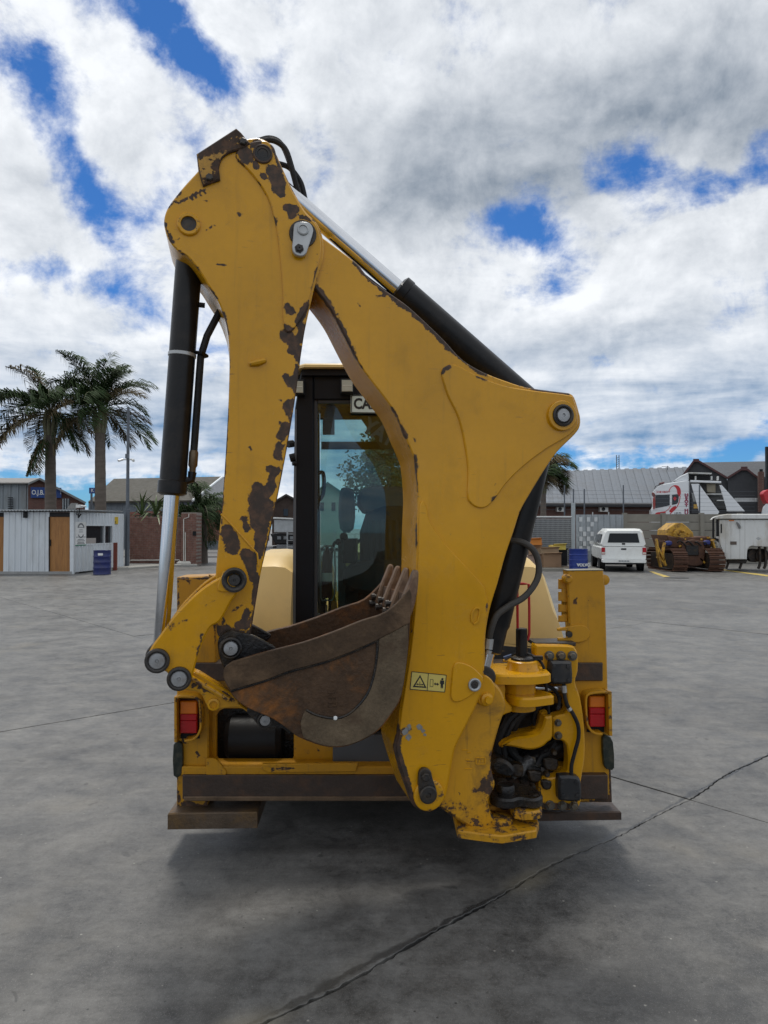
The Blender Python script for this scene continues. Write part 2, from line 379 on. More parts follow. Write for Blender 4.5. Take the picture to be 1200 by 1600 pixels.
            for a in nv:
                dd = min(seg_d((a.x, a.y), q[i - 1], q[i]) for i in range(n)) if edge else 9
                ws.append(wr(a.x, a.y, edge * max(0, 1 - dd / .028)))
            fs = []
            for f in nf:
                f = list(f)
                if area2([nv[i] for i in f]) < 0: f.reverse()
                fs.append(f)
            s.add(vs, fs, ws)
            fr = None
        else:
            s.add([pl.w(x, y, d0) for x, y in q], [tuple(range(n))], rim)
        rings = [[pl.w(x, y, d0) for x, y in q]] if bev else []
        rw = [rim] if bev else []
        if d1 - d0 > .12:
            sid2 = [w * .22 for w in sid]; back = [eds] * n
            rings += [[pl.w(x, y, d0 + bev) for x, y in p], [pl.w(x, y, d0 + .035) for x, y in p], [pl.w(x, y, d1 - .03) for x, y in p], [pl.w(x, y, d1) for x, y in p]]; rw += [sid, sid2, [.08] * n, back]
        else:
            rings += [[pl.w(x, y, d0 + bev) for x, y in p], [pl.w(x, y, d1) for x, y in p]]; rw += [sid, sid]
        vs = [v for r in rings for v in r]; fs = []
        for k in range(len(rings) - 1):
            for i in range(n): j = (i + 1) % n; fs.append((k * n + j, k * n + i, (k + 1) * n + i, (k + 1) * n + j))
        fs.append(tuple((len(rings) - 1) * n + i for i in range(n - 1, -1, -1)))
        return s.add(vs, fs, [a for r in rw for a in r])
    def ribbon(s, pl, pts, wpx, d0, d1, bev=.002, n=5, edge=0.0):
        """a bent strip that follows the line pts, wpx wide in the photo"""
        c = smooth(pts, n, False); l = []; r = []
        for i, q in enumerate(c):
            a = c[max(i - 1, 0)]; b = c[min(i + 1, len(c) - 1)]; dx, dy = b[0] - a[0], b[1] - a[1]; m = hypot(dx, dy) or 1
            l.append((q[0] - dy / m * wpx / 2, q[1] + dx / m * wpx / 2)); r.append((q[0] + dy / m * wpx / 2, q[1] - dx / m * wpx / 2))
        return s.plate(pl, l + r[::-1], d0, d1, bev, edge=edge)
    def disc(s, pl, px, py, d0, prof, n=28, wear=0.0):
        """turned shape on an axis along the plane's normal; prof: (radius m, depth) with depth relative to d0"""
        o = pl.w(*pl.uv(px, py, d0), d0)
        return s.lathe(o, pl.n, prof, n, wear)
    def build(s, name, m, parent=None, ang=35, weld=False):
        me = bpy.data.meshes.new(name)
        off = ROOTS.get(parent.name, Vector((0, 0, 0))) if parent is not None else Vector((0, 0, 0))
        me.from_pydata([v - off for v in s.v], [], s.f)
        at = me.attributes.new('wear', 'FLOAT', 'POINT'); at.data.foreach_set('value', s.w)
        if weld:
            bm = bmesh.new(); bm.from_mesh(me); bmesh.ops.remove_doubles(bm, verts=bm.verts, dist=1e-5); bm.to_mesh(me); bm.free()
        me.polygons.foreach_set('use_smooth', [True] * len(me.polygons)); me.update()
        me.set_sharp_from_angle(angle=R(ang))
        for mm in (m if isinstance(m, (list, tuple)) else [m]): me.materials.append(mm)
        o = bpy.data.objects.new(name, me); COL.objects.link(o)
        if parent is not None: o.parent = parent; ROOTS[o.name] = off
        return o
ROOTS = {}
def tag(o, label=None, cat=None, group=None, kind=None):
    for k, v in (('label', label), ('category', cat), ('group', group), ('kind', kind)):
        if v: o[k] = v
    return o
def thing(name, loc, label, cat, group=None):
    o = bpy.data.objects.new(name, None); o.empty_display_size = .2; COL.objects.link(o); o.location = loc
    ROOTS[o.name] = Vector(loc); return tag(o, label, cat, group)
def text(body, size, pl, px, py, d, m, parent, name='lettering', align='LEFT', sx=1.0, extr=.0015, bold=0.0, rot=0.0):
    cu = bpy.data.curves.new('t', 'FONT'); cu.body = body; cu.size = size; cu.extrude = extr; cu.align_x = align; cu.align_y = 'CENTER'; cu.resolution_u = 3; cu.offset = bold
    ob = bpy.data.objects.new('t', cu); COL.objects.link(ob)
    dg = bpy.context.evaluated_depsgraph_get(); me = bpy.data.meshes.new_from_object(ob.evaluated_get(dg))
    bpy.data.objects.remove(ob); bpy.data.curves.remove(cu)
    o = pl.at(px, py, d); off = ROOTS.get(parent.name, Vector((0, 0, 0)))
    X = pl.u; Yv = Vector((0, 0, 1)); Z = -pl.n
    for v in me.vertices:
        x, y = v.co.x * sx, v.co.y
        if rot: x, y = x * cos(rot) - y * sin(rot), x * sin(rot) + y * cos(rot)
        v.co = o + X * x + Yv * y + Z * v.co.z - off
    me.materials.clear(); me.materials.append(m); me.name = name
    ob = bpy.data.objects.new(name, me); COL.objects.link(ob); ob.parent = parent; ROOTS[ob.name] = off
    return ob
# ------------------------------------------------------------------ ground
def concrete():
    m, t, b = pbr('yard_concrete')
    v = N(t, 'ShaderNodeTexCoord').outputs['Object']
    geo = N(t, 'ShaderNodeNewGeometry'); v = geo.outputs['Position']
    n1_ = noise(t, v, .55, 7, .6, .4); n2_ = noise(t, v, 3.2, 8, .65, .3); n3_ = noise(t, v, 60, 6, .7); n4_ = noise(t, v, 240, 3, .6)
    mp = N(t, 'ShaderNodeMapping'); mp.inputs['Rotation'].default_value = (0, 0, R(-37)); mp.inputs['Scale'].default_value = (.5, 7, 1); L(t, v, mp.inputs[0])
    n5_ = noise(t, mp.outputs[0], 2.2, 7, .65, .2)
    f = mth(t, 'ADD', mth(t, 'MULTIPLY', n1_.outputs['Fac'], .26), mth(t, 'MULTIPLY', n2_.outputs['Fac'], .36))
    n7_ = noise(t, v, 17, 7, .7, .2)
    f = mth(t, 'ADD', f, mth(t, 'MULTIPLY', n3_.outputs['Fac'], .16)); f = mth(t, 'ADD', f, mth(t, 'MULTIPLY', n5_.outputs['Fac'], .10)); f = mth(t, 'ADD', f, mth(t, 'MULTIPLY', n7_.outputs['Fac'], .22))
    oi = N(t, 'ShaderNodeObjectInfo')
    f = mth(t, 'ADD', f, mth(t, 'MULTIPLY', mth(t, 'SUBTRACT', oi.outputs['Random'], .5), .035))
    c = mixc(t, rng(t, f, .455, .68, 0, 1, False), (.045, .044, .042), (.198, .194, .184))
    # oil and tyre stains, rusty dust, bright aggregate
    nd = noise(t, v, 1.15, 8, .62, .8); c = mixc(t, mth(t, 'MULTIPLY', rng(t, nd.outputs['Fac'], .53, .72), .50), c, (.040, .039, .037))
    nd2 = noise(t, v, 7.5, 5, .6, .5); c = mixc(t, mth(t, 'MULTIPLY', rng(t, nd2.outputs['Fac'], .64, .70), .6), c, (.04, .04, .04))
    nd3 = noise(t, v, .8, 6, .6); c = mixc(t, mth(t, 'MULTIPLY', rng(t, nd3.outputs['Fac'], .56, .76), .30), c, (.17, .145, .10))
    c = mixc(t, mth(t, 'MULTIPLY', rng(t, n4_.outputs['Fac'], .60, .70), .55), c, (.30, .29, .27))
    c = mixc(t, mth(t, 'MULTIPLY', rng(t, n3_.outputs['Fac'], .60, .70), .5), c, (.06, .06, .06))
    # grit: small dark and pale grains, and thin tyre scuffs
    vo = N(t, 'ShaderNodeTexVoronoi'); vo.inputs['Scale'].default_value = 26; L(t, v, vo.inputs['Vector'])
    gsel = N(t, 'ShaderNodeSeparateColor'); L(t, vo.outputs['Color'], gsel.inputs[0])
    spot = mth(t, 'MULTIPLY', rng(t, vo.outputs['Distance'], .10, .16, 1, 0), rng(t, gsel.outputs[0], .86, .88))
    c = mixc(t, mth(t, 'MULTIPLY', spot, .8), c, mixc(t, rng(t, gsel.outputs[1], .5, .55), (.025, .025, .024), (.30, .29, .26)))
    mt = N(t, 'ShaderNodeMapping'); mt.inputs['Rotation'].default_value = (0, 0, R(14)); mt.inputs['Scale'].default_value = (10, .35, 1); L(t, v, mt.inputs[0])
    nsc = noise(t, mt.outputs[0], 1.6, 8, .7, .6); c = mixc(t, mth(t, 'MULTIPLY', rng(t, nsc.outputs['Fac'], .62, .74), .28), c, (.045, .045, .044))
    # damp dark band that follows the cracked joint
    sp = N(t, 'ShaderNodeSeparateXYZ'); L(t, v, sp.inputs[0])
    vv = mth(t, 'ADD', mth(t, 'MULTIPLY', sp.outputs[0], -sin(R(JA))), mth(t, 'MULTIPLY', sp.outputs[1], cos(R(JA))))
    nn = noise(t, v, 5, 6, .65); n6 = noise(t, v, .9, 2, .5)
    dd = mth(t, 'ABSOLUTE', mth(t, 'ADD', mth(t, 'SUBTRACT', vv, JV + .012), mth(t, 'MULTIPLY', mth(t, 'SUBTRACT', nn.outputs['Fac'], .5), .10)))
    n8 = noise(t, v, 2.6, 4, .6)
    wide = rng(t, n8.outputs['Fac'], .46, .70, .010, .055)
    band = mth(t, 'MULTIPLY', rng(t, mth(t, 'DIVIDE', dd, wide), .25, 1.0, 1, 0), rng(t, n6.outputs['Fac'], .33, .58, .45, 1))
    c = mixc(t, mth(t, 'MULTIPLY', band, .85), c, (.028, .028, .028))
    tan = mth(t, 'MULTIPLY', rng(t, dd, .02, .12, 1, 0), rng(t, n6.outputs['Fac'], .5, .3, 0, .55))
    c = mixc(t, tan, c, (.27, .23, .15))
    L(t, c, b.inputs['Base Color'])
    L(t, mth(t, 'SUBTRACT', rng(t, n2_.outputs['Fac'], .3, .7, .40, .62), mth(t, 'MULTIPLY', band, .2)), b.inputs['Roughness'])
    bp = N(t, 'ShaderNodeBump'); bp.inputs['Strength'].default_value = .35; bp.inputs['Distance'].default_value = .006
    L(t, mth(t, 'ADD', n3_.outputs['Fac'], mth(t, 'MULTIPLY', n4_.outputs['Fac'], .6)), bp.inputs['Height']); L(t, bp.outputs[0], b.inputs['Normal'])
    return m
JA = 41.0; JU0, JV = 4.53, 2.22; SU, SV = 4.0, 4.6
CONC = concrete()
GROUNDM = mat('distant_concrete', (.15, .148, .143), .6, var=.18, vs=.25, coord='Object')
gs = MB().add([(-900, -300, -.05), (900, -300, -.05), (900, 2500, -.05), (-900, 2500, -.05)], [(0, 1, 2, 3)]).build('ground', GROUNDM); tag(gs, kind='structure')
jf = MB().add([(-45, -14, -.022), (45, -14, -.022), (45, 46, -.022), (-45, 46, -.022)], [(0, 1, 2, 3)]).build('joint_filler', mat('dark_joint_filler', (.03, .03, .03), .8, var=.3)); tag(jf, kind='structure')
yard = bpy.data.objects.new('concrete_yard', None); COL.objects.link(yard); ROOTS[yard.name] = Vector((0, 0, 0)); tag(yard, kind='structure')
ca_, sa_ = cos(R(JA)), sin(R(JA))
def uvw(u, v): return (u * ca_ - v * sa_, u * sa_ + v * ca_)
random.seed(3)
crk = {}
def crack_off(u):
    k = round(u / .025)
    if k not in crk: random.seed(k * 7 + 1); crk[k] = (sin(k * .065) * .020 + sin(k * .155 + 1) * .010 + random.uniform(-.005, .005), random.uniform(.003, .012) * (1.0 if sin(k * .022 + .6) > -.4 else .5))
    return crk[k]
for i in range(-9, 10):
    for j in range(-8, 10):
        u0, v0 = JU0 + i * SU, JV + j * SV
        cs = [uvw(u0 + a * SU, v0 + b * SV) for a in (0, 1) for b in (0, 1)]; ctr = uvw(u0 + SU / 2, v0 + SV / 2)
        if ctr[1] < -6 or ctr[1] > 43 or abs(ctr[0]) > 10 + ctr[1] * .72: continue
        g = .004; pts = []
        def edge_v(v, up):
            r = []
            if abs(v - JV) < .01 and -6 < u0 < 12:
                u = u0 + g; m_ = int(SU / .025)
                for k in range(m_ + 1):
                    uu = u0 + min(max(k * .025, g), SU - g); o, w_ = crack_off(uu); r.append((uu, v + o + (w_ if up else -w_)))
            else: r = [(u0 + g, v + (g if up else -g)), (u0 + SU - g, v + (g if up else -g))]
            return r
        lo = edge_v(v0, True); hi = edge_v(v0 + SV, False)
        pts = [uvw(*q) for q in lo + hi[::-1]]
        dz = random.Random(i * 31 + j).uniform(-.0025, .0025)
        s_ = MB().slab(pts, -.08, dz, bev=.002)
        s_.build('concrete_slab', CONC, yard, 25)
MARK = mat('worn_yellow_marking', (.50, .36, .06), .7, var=.3, vs=4, dirt=(.24, .22, .18), dirt_amt=.8, ds=3)
def mark(pts):
    p = [G(x, y) for x, y in pts]
    MB().slab([(q.x, q.y) for q in p], .0035, .007).build('painted_line', MARK, yard)
mark([(1014, 893), (1020, 893), (1052, 903), (1040, 903)]); mark([(1122, 890), (1130, 890), (1200, 898.5), (1200, 901)])
mh = G(1057, 903); MB().lathe((mh.x, mh.y, .003), (0, 0, 1), [(.42, 0), (.42, .008), (.36, .010)], 24).build('manhole_cover', mat('dark_iron_cover', (.04, .04, .04), .6), yard)
# ------------------------------------------------------------------ the backhoe loader
BH = thing('backhoe_loader', (0.05, 5.3, 0), 'big yellow backhoe loader with its worn digging arm folded up over a rusty bucket', 'backhoe loader')
FP = Pl(3.93, 2.0)        # plane of the rear frame
BP = Pl(3.31, 12.0)       # plane of the folded digging arm (its near side)
CPL = Pl(4.75, 2.0)       # plane of the cab's rear face
fx = lambda x, Y: (600 + x / Y * FPX)

def pin_set(pl, px, py, d, parent, boss=None, ring=.05, core=.032, ringm=None, corem=None, name='pin', out=.02):
    """a pivot: painted boss, dark ring, pin end"""
    r = MB().disc(pl, px, py, d, [(ring * .55, .0), (ring * .55, -out * .5), (ring * .82, -out), (ring * .98, -out * .9), (ring, -out * .6), (ring, .01)]).build(name, ringm or PINST, parent)
    MB().disc(pl, px, py, d, [(core, 0), (core, -out * .75), (core * .9, -out * .95), (core * .25, -out), (core * .18, -out * .8), (.001, -out * .8)]).build('pin_end', corem or PINLT, r)
    if boss: MB().disc(pl, px, py, d, [(boss, .005), (boss, -out * .5), (boss * .96, -out * .62), (ring, -out * .62)], wear=.12).build('pin_boss', YEL, parent if r.parent == parent and parent.parent is None else r)
    return r

# ---- boom
boom_o = [(478, 372), (494, 366), (511, 376, 1), (557, 411), (580, 437), (627, 470), (650, 489), (693, 530), (722, 561), (755, 581), (793, 596), (828, 606), (889, 614, 1), (898, 621), (907, 650, 1), (907, 664), (899, 678), (871, 706), (850, 736),
          (828, 772), (813, 799), (803, 830), (790, 868), (778, 911), (766, 951), (759, 992), (757, 1046), (750, 1089), (731, 1130), (713, 1166), (706, 1195), (698, 1239), (692, 1252), (680, 1265), (664, 1269), (645, 1258), (634, 1230), (623, 1197), (616, 1168),
          (621, 1146), (625, 1107), (634, 1051), (640, 1009), (646, 958), (650, 900), (651, 835), (653, 775), (649, 725), (642, 703), (632, 680), (617, 645), (598, 618), (567, 577), (543, 533), (518, 485), (492, 450, 1), (482, 420)]
boom_o = smooth(boom_o, 4)
bw = [(556, 410, 600, 452, 9, 1.0), (600, 452, 640, 484, 8, 1.0), (650, 492, 700, 540, 7, .95), (700, 540, 752, 580, 9, 1.0), (830, 607, 888, 616, 4, .8),
      (492, 452, 520, 492, 12, 1.0), (520, 492, 545, 538, 8, .9), (545, 538, 566, 580, 5, .8), (608, 640, 620, 660, 9, 1.1), (616, 655, 632, 682, 8, 1.1), (632, 688, 640, 700, 4, .7), (649, 705, 651, 770, 3.2, .85), (650, 770, 651, 850, 3, .7),
      (647, 684, 649, 688, 4, .9), (634, 688, 645, 686, 2.5, .8), (622, 1150, 618, 1178, 7, 1.1), (618, 1178, 634, 1228, 9, 1.15), (634, 1228, 645, 1258, 9, 1.1), (648, 1262, 668, 1269, 6, .9), (620, 1120, 624, 1150, 4, .8),
      (630, 1135, 642, 1148, 8, .62), (645, 1142, 660, 1135, 7, .72), (660, 1135, 668, 1150, 5, .72), (560, 476, 561, 477, 4, .7), (588, 460, 600, 463, 3, .7)]
boom = MB().plate(BP, boom_o, 0, .30, .006, .016, bw, edge=.14, side=.22).build('boom', YEL, BH, 30)
ovA = smooth([(690, 582), (697, 572), (707, 569), (720, 573), (747, 587), (787, 602), (833, 610), (888, 617), (897, 624), (904, 653), (901, 668), (885, 683), (853, 702), (820, 727), (793, 753), (773, 780), (760, 792), (747, 793), (735, 785), (731, 773), (732, 737), (727, 697), (717, 653), (700, 617)], 4)
MB().plate(BP, ovA, -.011, .002, .005, .02, [(690, 585, 700, 571, 5, .9), (745, 589, 755, 592, 3, .8), (790, 602, 880, 614, 2.5, .55), (742, 702, 748, 704, 3, .62), (770, 782, 776, 776, 4, .7)], edge=.13).build('hump_plate', YEL, boom, 30)
ovB = smooth([(655, 806, 1), (656, 790), (661, 783), (667, 793), (672, 816), (691, 843), (700, 855), (752, 911), (759, 928), (763, 947), (757, 992), (754.5, 1046), (748, 1089), (729, 1130), (711, 1166), (704, 1195), (696, 1239), (690, 1251), (679, 1263), (664, 1266), (647, 1256), (637, 1229), (626, 1197), (620, 1168), (624, 1146), (628, 1107), (637, 1051), (643, 1009), (648, 958), (653, 900)], 3)
MB().plate(BP, ovB, -.010, .002, .004, .018, [(622, 1150, 620, 1178, 7, 1.1), (620, 1178, 636, 1228, 9, 1.15), (636, 1228, 647, 1256, 8, 1.1), (650, 1260, 668, 1267, 5, .9), (758, 935, 761, 948, 3, .8), (654, 820, 656, 812, 4, .9), (630, 1144, 640, 1140, 8, .55)], edge=.12).build('lower_side_plate', YEL, boom, 30)
# bare grey scuff where paint has rubbed through
SCUFF = mat('bare_grey_scuff', (.26, .26, .25), .5, .4, var=.4, vs=40)
random.seed(4)
for (x, y, r) in ((634, 1143, 6), (638, 1152, 5), (655, 1136, 5), (661, 1142, 3.5), (640, 1136, 4), (664, 1148, 3)):
    MB().plate(BP, [(x + r * cos(k / 9 * 2 * pi) * random.uniform(.5, 1.2), y + r * sin(k / 9 * 2 * pi) * random.uniform(.6, 1.3)) for k in range(9)], -.0112, -.0095, 0).build('rubbed_patch', SCUFF, boom)
plC = smooth([(717, 1035), (709, 1042), (706, 1066), (705, 1089), (712, 1097), (728, 1092), (750, 1075), (755, 1062), (751, 1054), (736, 1041)], 4)
MB().plate(BP, plC, -.020, -.008, .004, .02, edge=.1).build('lock_plate', YEL, boom, 30)
pin_set(BP, 741, 1069.5, -.020, boom, None, .031, .017, ZINC, PINST, 'lock_bolt', .012)
# slot loop handle and small bead
MB().ribbon(BP, [(738, 972), (737, 962), (741, 953), (746, 950), (750, 953), (749, 962), (746, 972), (740, 975)], 2.6, -.018, -.006, .001).build('lifting_eye', YEL, boom)
st = MB().plate(BP, [(643.5, 1049.5), (697.5, 1055), (695, 1081.5), (641, 1077)], -.0112, -.0095, 0).build('warning_sticker', STICKER, boom)
ink = MB()
for a, b in (((643.5, 1049.5), (697.5, 1055)), ((697.5, 1055), (695, 1081.5)), ((695, 1081.5), (641, 1077)), ((641, 1077), (643.5, 1049.5)), ((669.5, 1052), (667.5, 1079))):
    ink.ribbon(BP, [a, b], 1.0, -.0122, -.0111, 0)
ink.plate(BP, [(656.5, 1054.5), (645, 1073.5), (666.5, 1075)], -.0120, -.0110, 0)
for a, b in (((672.5, 1061.5), (677, 1062)), ((677, 1062), (676.5, 1073)), ((676.5, 1073), (672, 1072.6)), ((672, 1072.6), (672.5, 1061.5))): ink.ribbon(BP, [a, b], .6, -.0122, -.0111, 0)
ink.plate(BP, [(678, 1068.5), (680.5, 1066.3), (680.5, 1067.8), (683.5, 1068.1), (683.5, 1066.7), (686, 1069.3), (683.3, 1071.4), (683.4, 1070), (680.4, 1069.7), (680.4, 1071)], -.0122, -.0111, 0)
ink.plate(BP, [(688, 1063), (694, 1063.5), (694, 1069), (692.5, 1069), (692.2, 1075.6), (690.8, 1075.6), (690.6, 1070.5), (690, 1075.4), (688.6, 1075.3), (688.6, 1068.6), (687.4, 1068.5)], -.0122, -.0111, 0)
ink.disc(BP, 691.2, 1061, -.0111, [(.0055, 0), (.0055, -.0011)], 12)
ink.build('pictogram_print', INK, st)
yl = MB().plate(BP, [(656.3, 1058.5), (648.6, 1071.6), (663, 1072.6)], -.0128, -.0119, 0).build('triangle_field', STICKER, st)
sk = MB().ribbon(BP, [(650.5, 1069), (661.5, 1070)], .8, -.0137, -.0127, 0).ribbon(BP, [(656, 1065), (656.4, 1071.5)], .8, -.0137, -.0127, 0)
sk.plate(BP, [(651, 1069), (653.5, 1067.4), (653.4, 1070.6)], -.0137, -.0127, 0).plate(BP, [(661.5, 1069.9), (659, 1068), (658.8, 1071.3)], -.0137, -.0127, 0)
sk.build('crush_symbol', INK, st)
pin_set(BP, 877, 650, -.011, boom, .074, .055, .035, PINST, PINLT, 'hump_pin', .03)
# foot pin with its dark retainer
MB().disc(BP, 669, 1241, -.010, [(.072, .0), (.072, -.014), (.066, -.018), (.05, -.018)], wear=.25).build('foot_boss', YEL, boom)
ft = smooth([(655, 1213), (658, 1204), (665, 1201), (673, 1205), (676, 1216), (682, 1234), (682, 1244), (676, 1252), (667, 1254), (659, 1249), (655, 1238)], 4)
fr_ = MB().plate(BP, ft, -.042, -.016, .004).build('foot_pin_retainer', PINST, boom)
MB().disc(BP, 668.5, 1241, -.042, [(.041, 0), (.041, -.012), (.036, -.017), (.012, -.018), (.009, -.012), (.001, -.012)]).build('foot_pin_head', PINST, boom)
MB().disc(BP, 664.5, 1214, -.042, [(.02, 0), (.02, -.008), (.016, -.012), (.001, -.012)], 6).build('retainer_bolt', PINST, boom)

# ---- stick
stick_o = [(343, 230), (365, 222), (385, 217), (402, 215), (420, 222), (433, 243, 1), (445, 270), (458, 297), (476, 328), (495, 348), (503, 366), (506, 385), (504, 408), (492, 447), (487, 468), (477, 513), (470, 557, 1), (462, 618), (452, 680), (442, 735), (431, 790), (420, 842), (408, 893), (400, 940), (392, 990, 1),
           (376, 1016), (360, 1022), (345, 1014), (339, 992), (337, 945), (337, 900), (341, 850), (347, 790), (352, 720), (356, 650), (358, 600), (358.5, 550), (355, 512), (348, 488), (339, 467), (325, 445), (310, 421), (293, 401), (277, 391), (264, 375), (257, 355), (257, 339), (263, 323), (276, 305), (292, 286), (312, 264), (325, 246)]
stick_o = smooth(stick_o, 4)
sw = [(425, 245, 455, 300, 6, .9), (428, 265, 434, 292, 14, 1.2), (420, 300, 428, 304, 8, 1.1), (446, 322, 462, 326, 9, 1.1), (470, 338, 480, 342, 4, .9), (452, 330, 454, 335, 9, .95), (385, 235, 378, 246, 13, 1.25), (395, 228, 404, 222, 8, 1.1), (397, 258, 400, 262, 7, 1.05), (410, 274, 414, 276, 6, .9),
      (425, 228, 432, 242, 6, 1.2), (448, 478, 455, 486, 7, 1.0), (447, 523, 452, 530, 13, 1.25), (466, 505, 478, 480, 8, 1.1), (462, 540, 456, 548, 9, 1.15), (468, 530, 474, 512, 9, 1.1), (466, 560, 469, 545, 7, 1.1), (446, 588, 452, 600, 7, 1.15), (455, 600, 462, 590, 9, 1.2), (460, 606, 464, 570, 5, 1.0),
      (438, 625, 440, 626, 5, .9), (450, 632, 453, 642, 11, 1.2), (436, 660, 437, 661, 4, .9), (446, 668, 440, 682, 11, 1.2), (436, 697, 434, 712, 9, 1.15), (421, 733, 436, 737, 8, 1.15), (429, 738, 424, 748, 7, 1.1), (425, 758, 419, 770, 10, 1.2), (402, 762, 405, 775, 11, 1.25), (403, 778, 412, 800, 20, 1.35), (398, 800, 402, 818, 14, 1.3), (412, 800, 418, 790, 13, 1.2),
      (408, 822, 405, 842, 11, 1.25), (405, 842, 404, 868, 9, 1.15), (417, 812, 408, 860, 5, 1.0), (381, 810, 385, 828, 6, .95), (355, 830, 364, 852, 14, 1.35), (366, 862, 357, 858, 9, 1.1), (385, 866, 392, 880, 12, 1.3), (392, 884, 396, 902, 10, 1.25), (402, 900, 398, 930, 6, 1.1), (400, 905, 396, 940, 5, .9), (386, 955, 382, 968, 7, 1.1), (372, 978, 388, 976, 9, 1.1), (346, 985, 375, 995, 13, 1.3), (350, 975, 349, 968, 5, .8),
      (391, 700, 392, 702, 3, .8), (365, 780, 367, 784, 4, .7), (363, 955, 380, 945, 4, .6), (470, 566, 462, 620, 3, .62), (462, 620, 442, 738, 3, .60), (442, 738, 420, 845, 3, .75), (420, 845, 392, 988, 4, .9), (278, 318, 305, 303, 4, .75), (305, 303, 322, 296, 3, .72), (300, 311, 330, 299, 2.5, .62), (258, 350, 270, 380, 4, .7), (272, 378, 281, 372, 3, .7),
      (262, 325, 282, 300, 3, .75), (372, 333, 375, 336, 4, 1.0), (318, 312, 324, 315, 2.2, .8), (320, 361, 334, 353, 2.5, .75), (337, 412, 353, 415, 2, .85), (282, 392, 340, 466, 2, .7), (348, 485, 357, 520, 3, .8), (357, 640, 345, 830, 2.2, .75), (345, 790, 340, 815, 4, .8), (358, 540, 357, 600, 2, .7), (340, 300, 358, 292, 1.6, .6)]
stick = MB().plate(BP, stick_o, -.020, .325, .006, .0125, sw, edge=.16, side=.30).build('stick', YEL, BH, 30)
ovS = smooth([(372, 233), (392, 222), (412, 219), (427, 228), (432, 243, 1), (444, 271), (457, 298), (475, 329), (493, 349), (500, 367), (502, 385), (499, 408), (488, 447), (480, 482), (468, 502), (456, 517), (446, 516), (442.5, 495), (442.5, 465), (440.5, 430), (436.5, 388), (430, 346), (420, 312), (405, 286), (387, 264), (371, 248)], 4)
sS = [(378, 234, 385, 246, 14, 1.3), (395, 226, 404, 222, 8, 1.1), (399, 256, 401, 262, 7, 1.05), (410, 274, 414, 277, 6, .95), (428, 268, 436, 292, 15, 1.3), (436, 300, 440, 304, 9, 1.15), (447, 325, 462, 327, 8, 1.1), (458, 332, 455, 336, 9, 1.0), (470, 338, 484, 344, 4, .9), (427, 228, 440, 262, 6, 1.2), (448, 478, 455, 487, 7, 1.05), (446, 512, 458, 516, 8, 1.1), (466, 503, 480, 478, 8, 1.1), (496, 420, 488, 452, 4, .8), (371, 250, 405, 288, 3.5, .75), (405, 288, 432, 350, 3, .7)]
MB().plate(BP, ovS, -.031, -.018, .005, .012, sS, edge=.15).build('cheek_plate', YEL, stick, 30)
# bent wear guard on the nose
wg = [(307, 240, 1), (369, 200, 1), (377, 207), (386, 218), (392, 224, 1), (380, 231), (358, 238), (346, 248), (342, 262, 1), (344, 280, 1), (317, 290, 1), (313, 276, 1), (310, 262)]
WGM = paint('mostly_bare_yellow_paint', (.46, .24, .03), tiny=.60, dirt_amt=.7)
MB().plate(BP, smooth(wg, 3), -.036, .345, .005, .012, [(310, 240, 385, 215, 26, .62), (345, 215, 375, 205, 9, 1.0), (312, 285, 340, 280, 12, .7), (335, 262, 340, 255, 9, 1.0), (360, 235, 388, 222, 7, .9)], edge=.30, side=.8).build('nose_guard', WGM, stick, 30)
MB().disc(BP, 327.5, 278, -.036, [(.017, 0), (.017, -.010), (.012, -.014), (.001, -.014)], 6).build('guard_bolt', PINST, stick)
MB().disc(BP, 380, 222, -.036, [(.017, 0), (.017, -.010), (.012, -.014), (.001, -.014)], 6).build('guard_bolt', PINST, stick)
# pivot holes and pins
b1 = MB().disc(BP, 295, 351, -.020, [(.050, .005), (.050, -.010), (.046, -.014), (.034, -.014), (.033, .03)], wear=.2).build('cylinder_boss', YEL, stick)
MB().disc(BP, 295, 351, -.020, [(.033, -.002), (.033, -.004), (.026, -.004), (.026, -.001), (.001, -.001)]).build('recessed_pin', PINST, b1)
b2 = MB().disc(BP, 410.5, 241, -.031, [(.044, .002), (.044, -.006), (.040, -.009), (.036, -.009), (.036, -.002)], wear=.9).build('upper_boss', YEL, stick)
MB().disc(BP, 410.5, 241, -.031, [(.036, -.003), (.036, -.006), (.024, -.006), (.022, -.002), (.001, -.002)]).build('recessed_pin', OIL, b2)
pin_set(BP, 473, 366, -.031, stick, None, .062, .03, PINST, PINST, 'stick_pivot', .012)
tabp = smooth([(459, 358), (461, 349), (470, 346), (483, 348), (489, 357), (488, 367), (482, 385), (478, 396), (471, 400), (461, 397), (457, 388), (458, 372)], 4)
tb = MB().plate(BP, tabp, -.062, -.042, .003).build('locking_tab', ZINC, stick)
MB().disc(BP, 473.5, 359, -.062, [(.027, 0), (.025, -.006), (.020, -.008), (.018, -.002), (.001, -.001)]).build('tab_cap', ZINC, tb)
MB().disc(BP, 467.5, 388.5, -.062, [(.021, 0), (.021, -.005), (.015, -.006), (.014, -.014), (.004, -.014), (.001, -.010)], 6).build('tab_bolt', PINST, tb)
MB().tube([BP.at(390, 569, -.026), BP.at(403, 566, -.034), BP.at(415, 563, -.026)], [.010, .014, .010], 8, wear=.2).build('small_hook', YEL, stick)
# weld seam across the lower stick
MB().tube([BP.at(345, 803, -.021), BP.at(362, 820, -.022), BP.at(385, 846, -.022), BP.at(402, 865, -.022), BP.at(404, 885, -.021)], .0045, 6, wear=.2).build('weld_seam', YEL, stick)

# ---- hydraulic cylinders of the arm
def ax_pt(px, py, d): return BP.through(px, py, d)
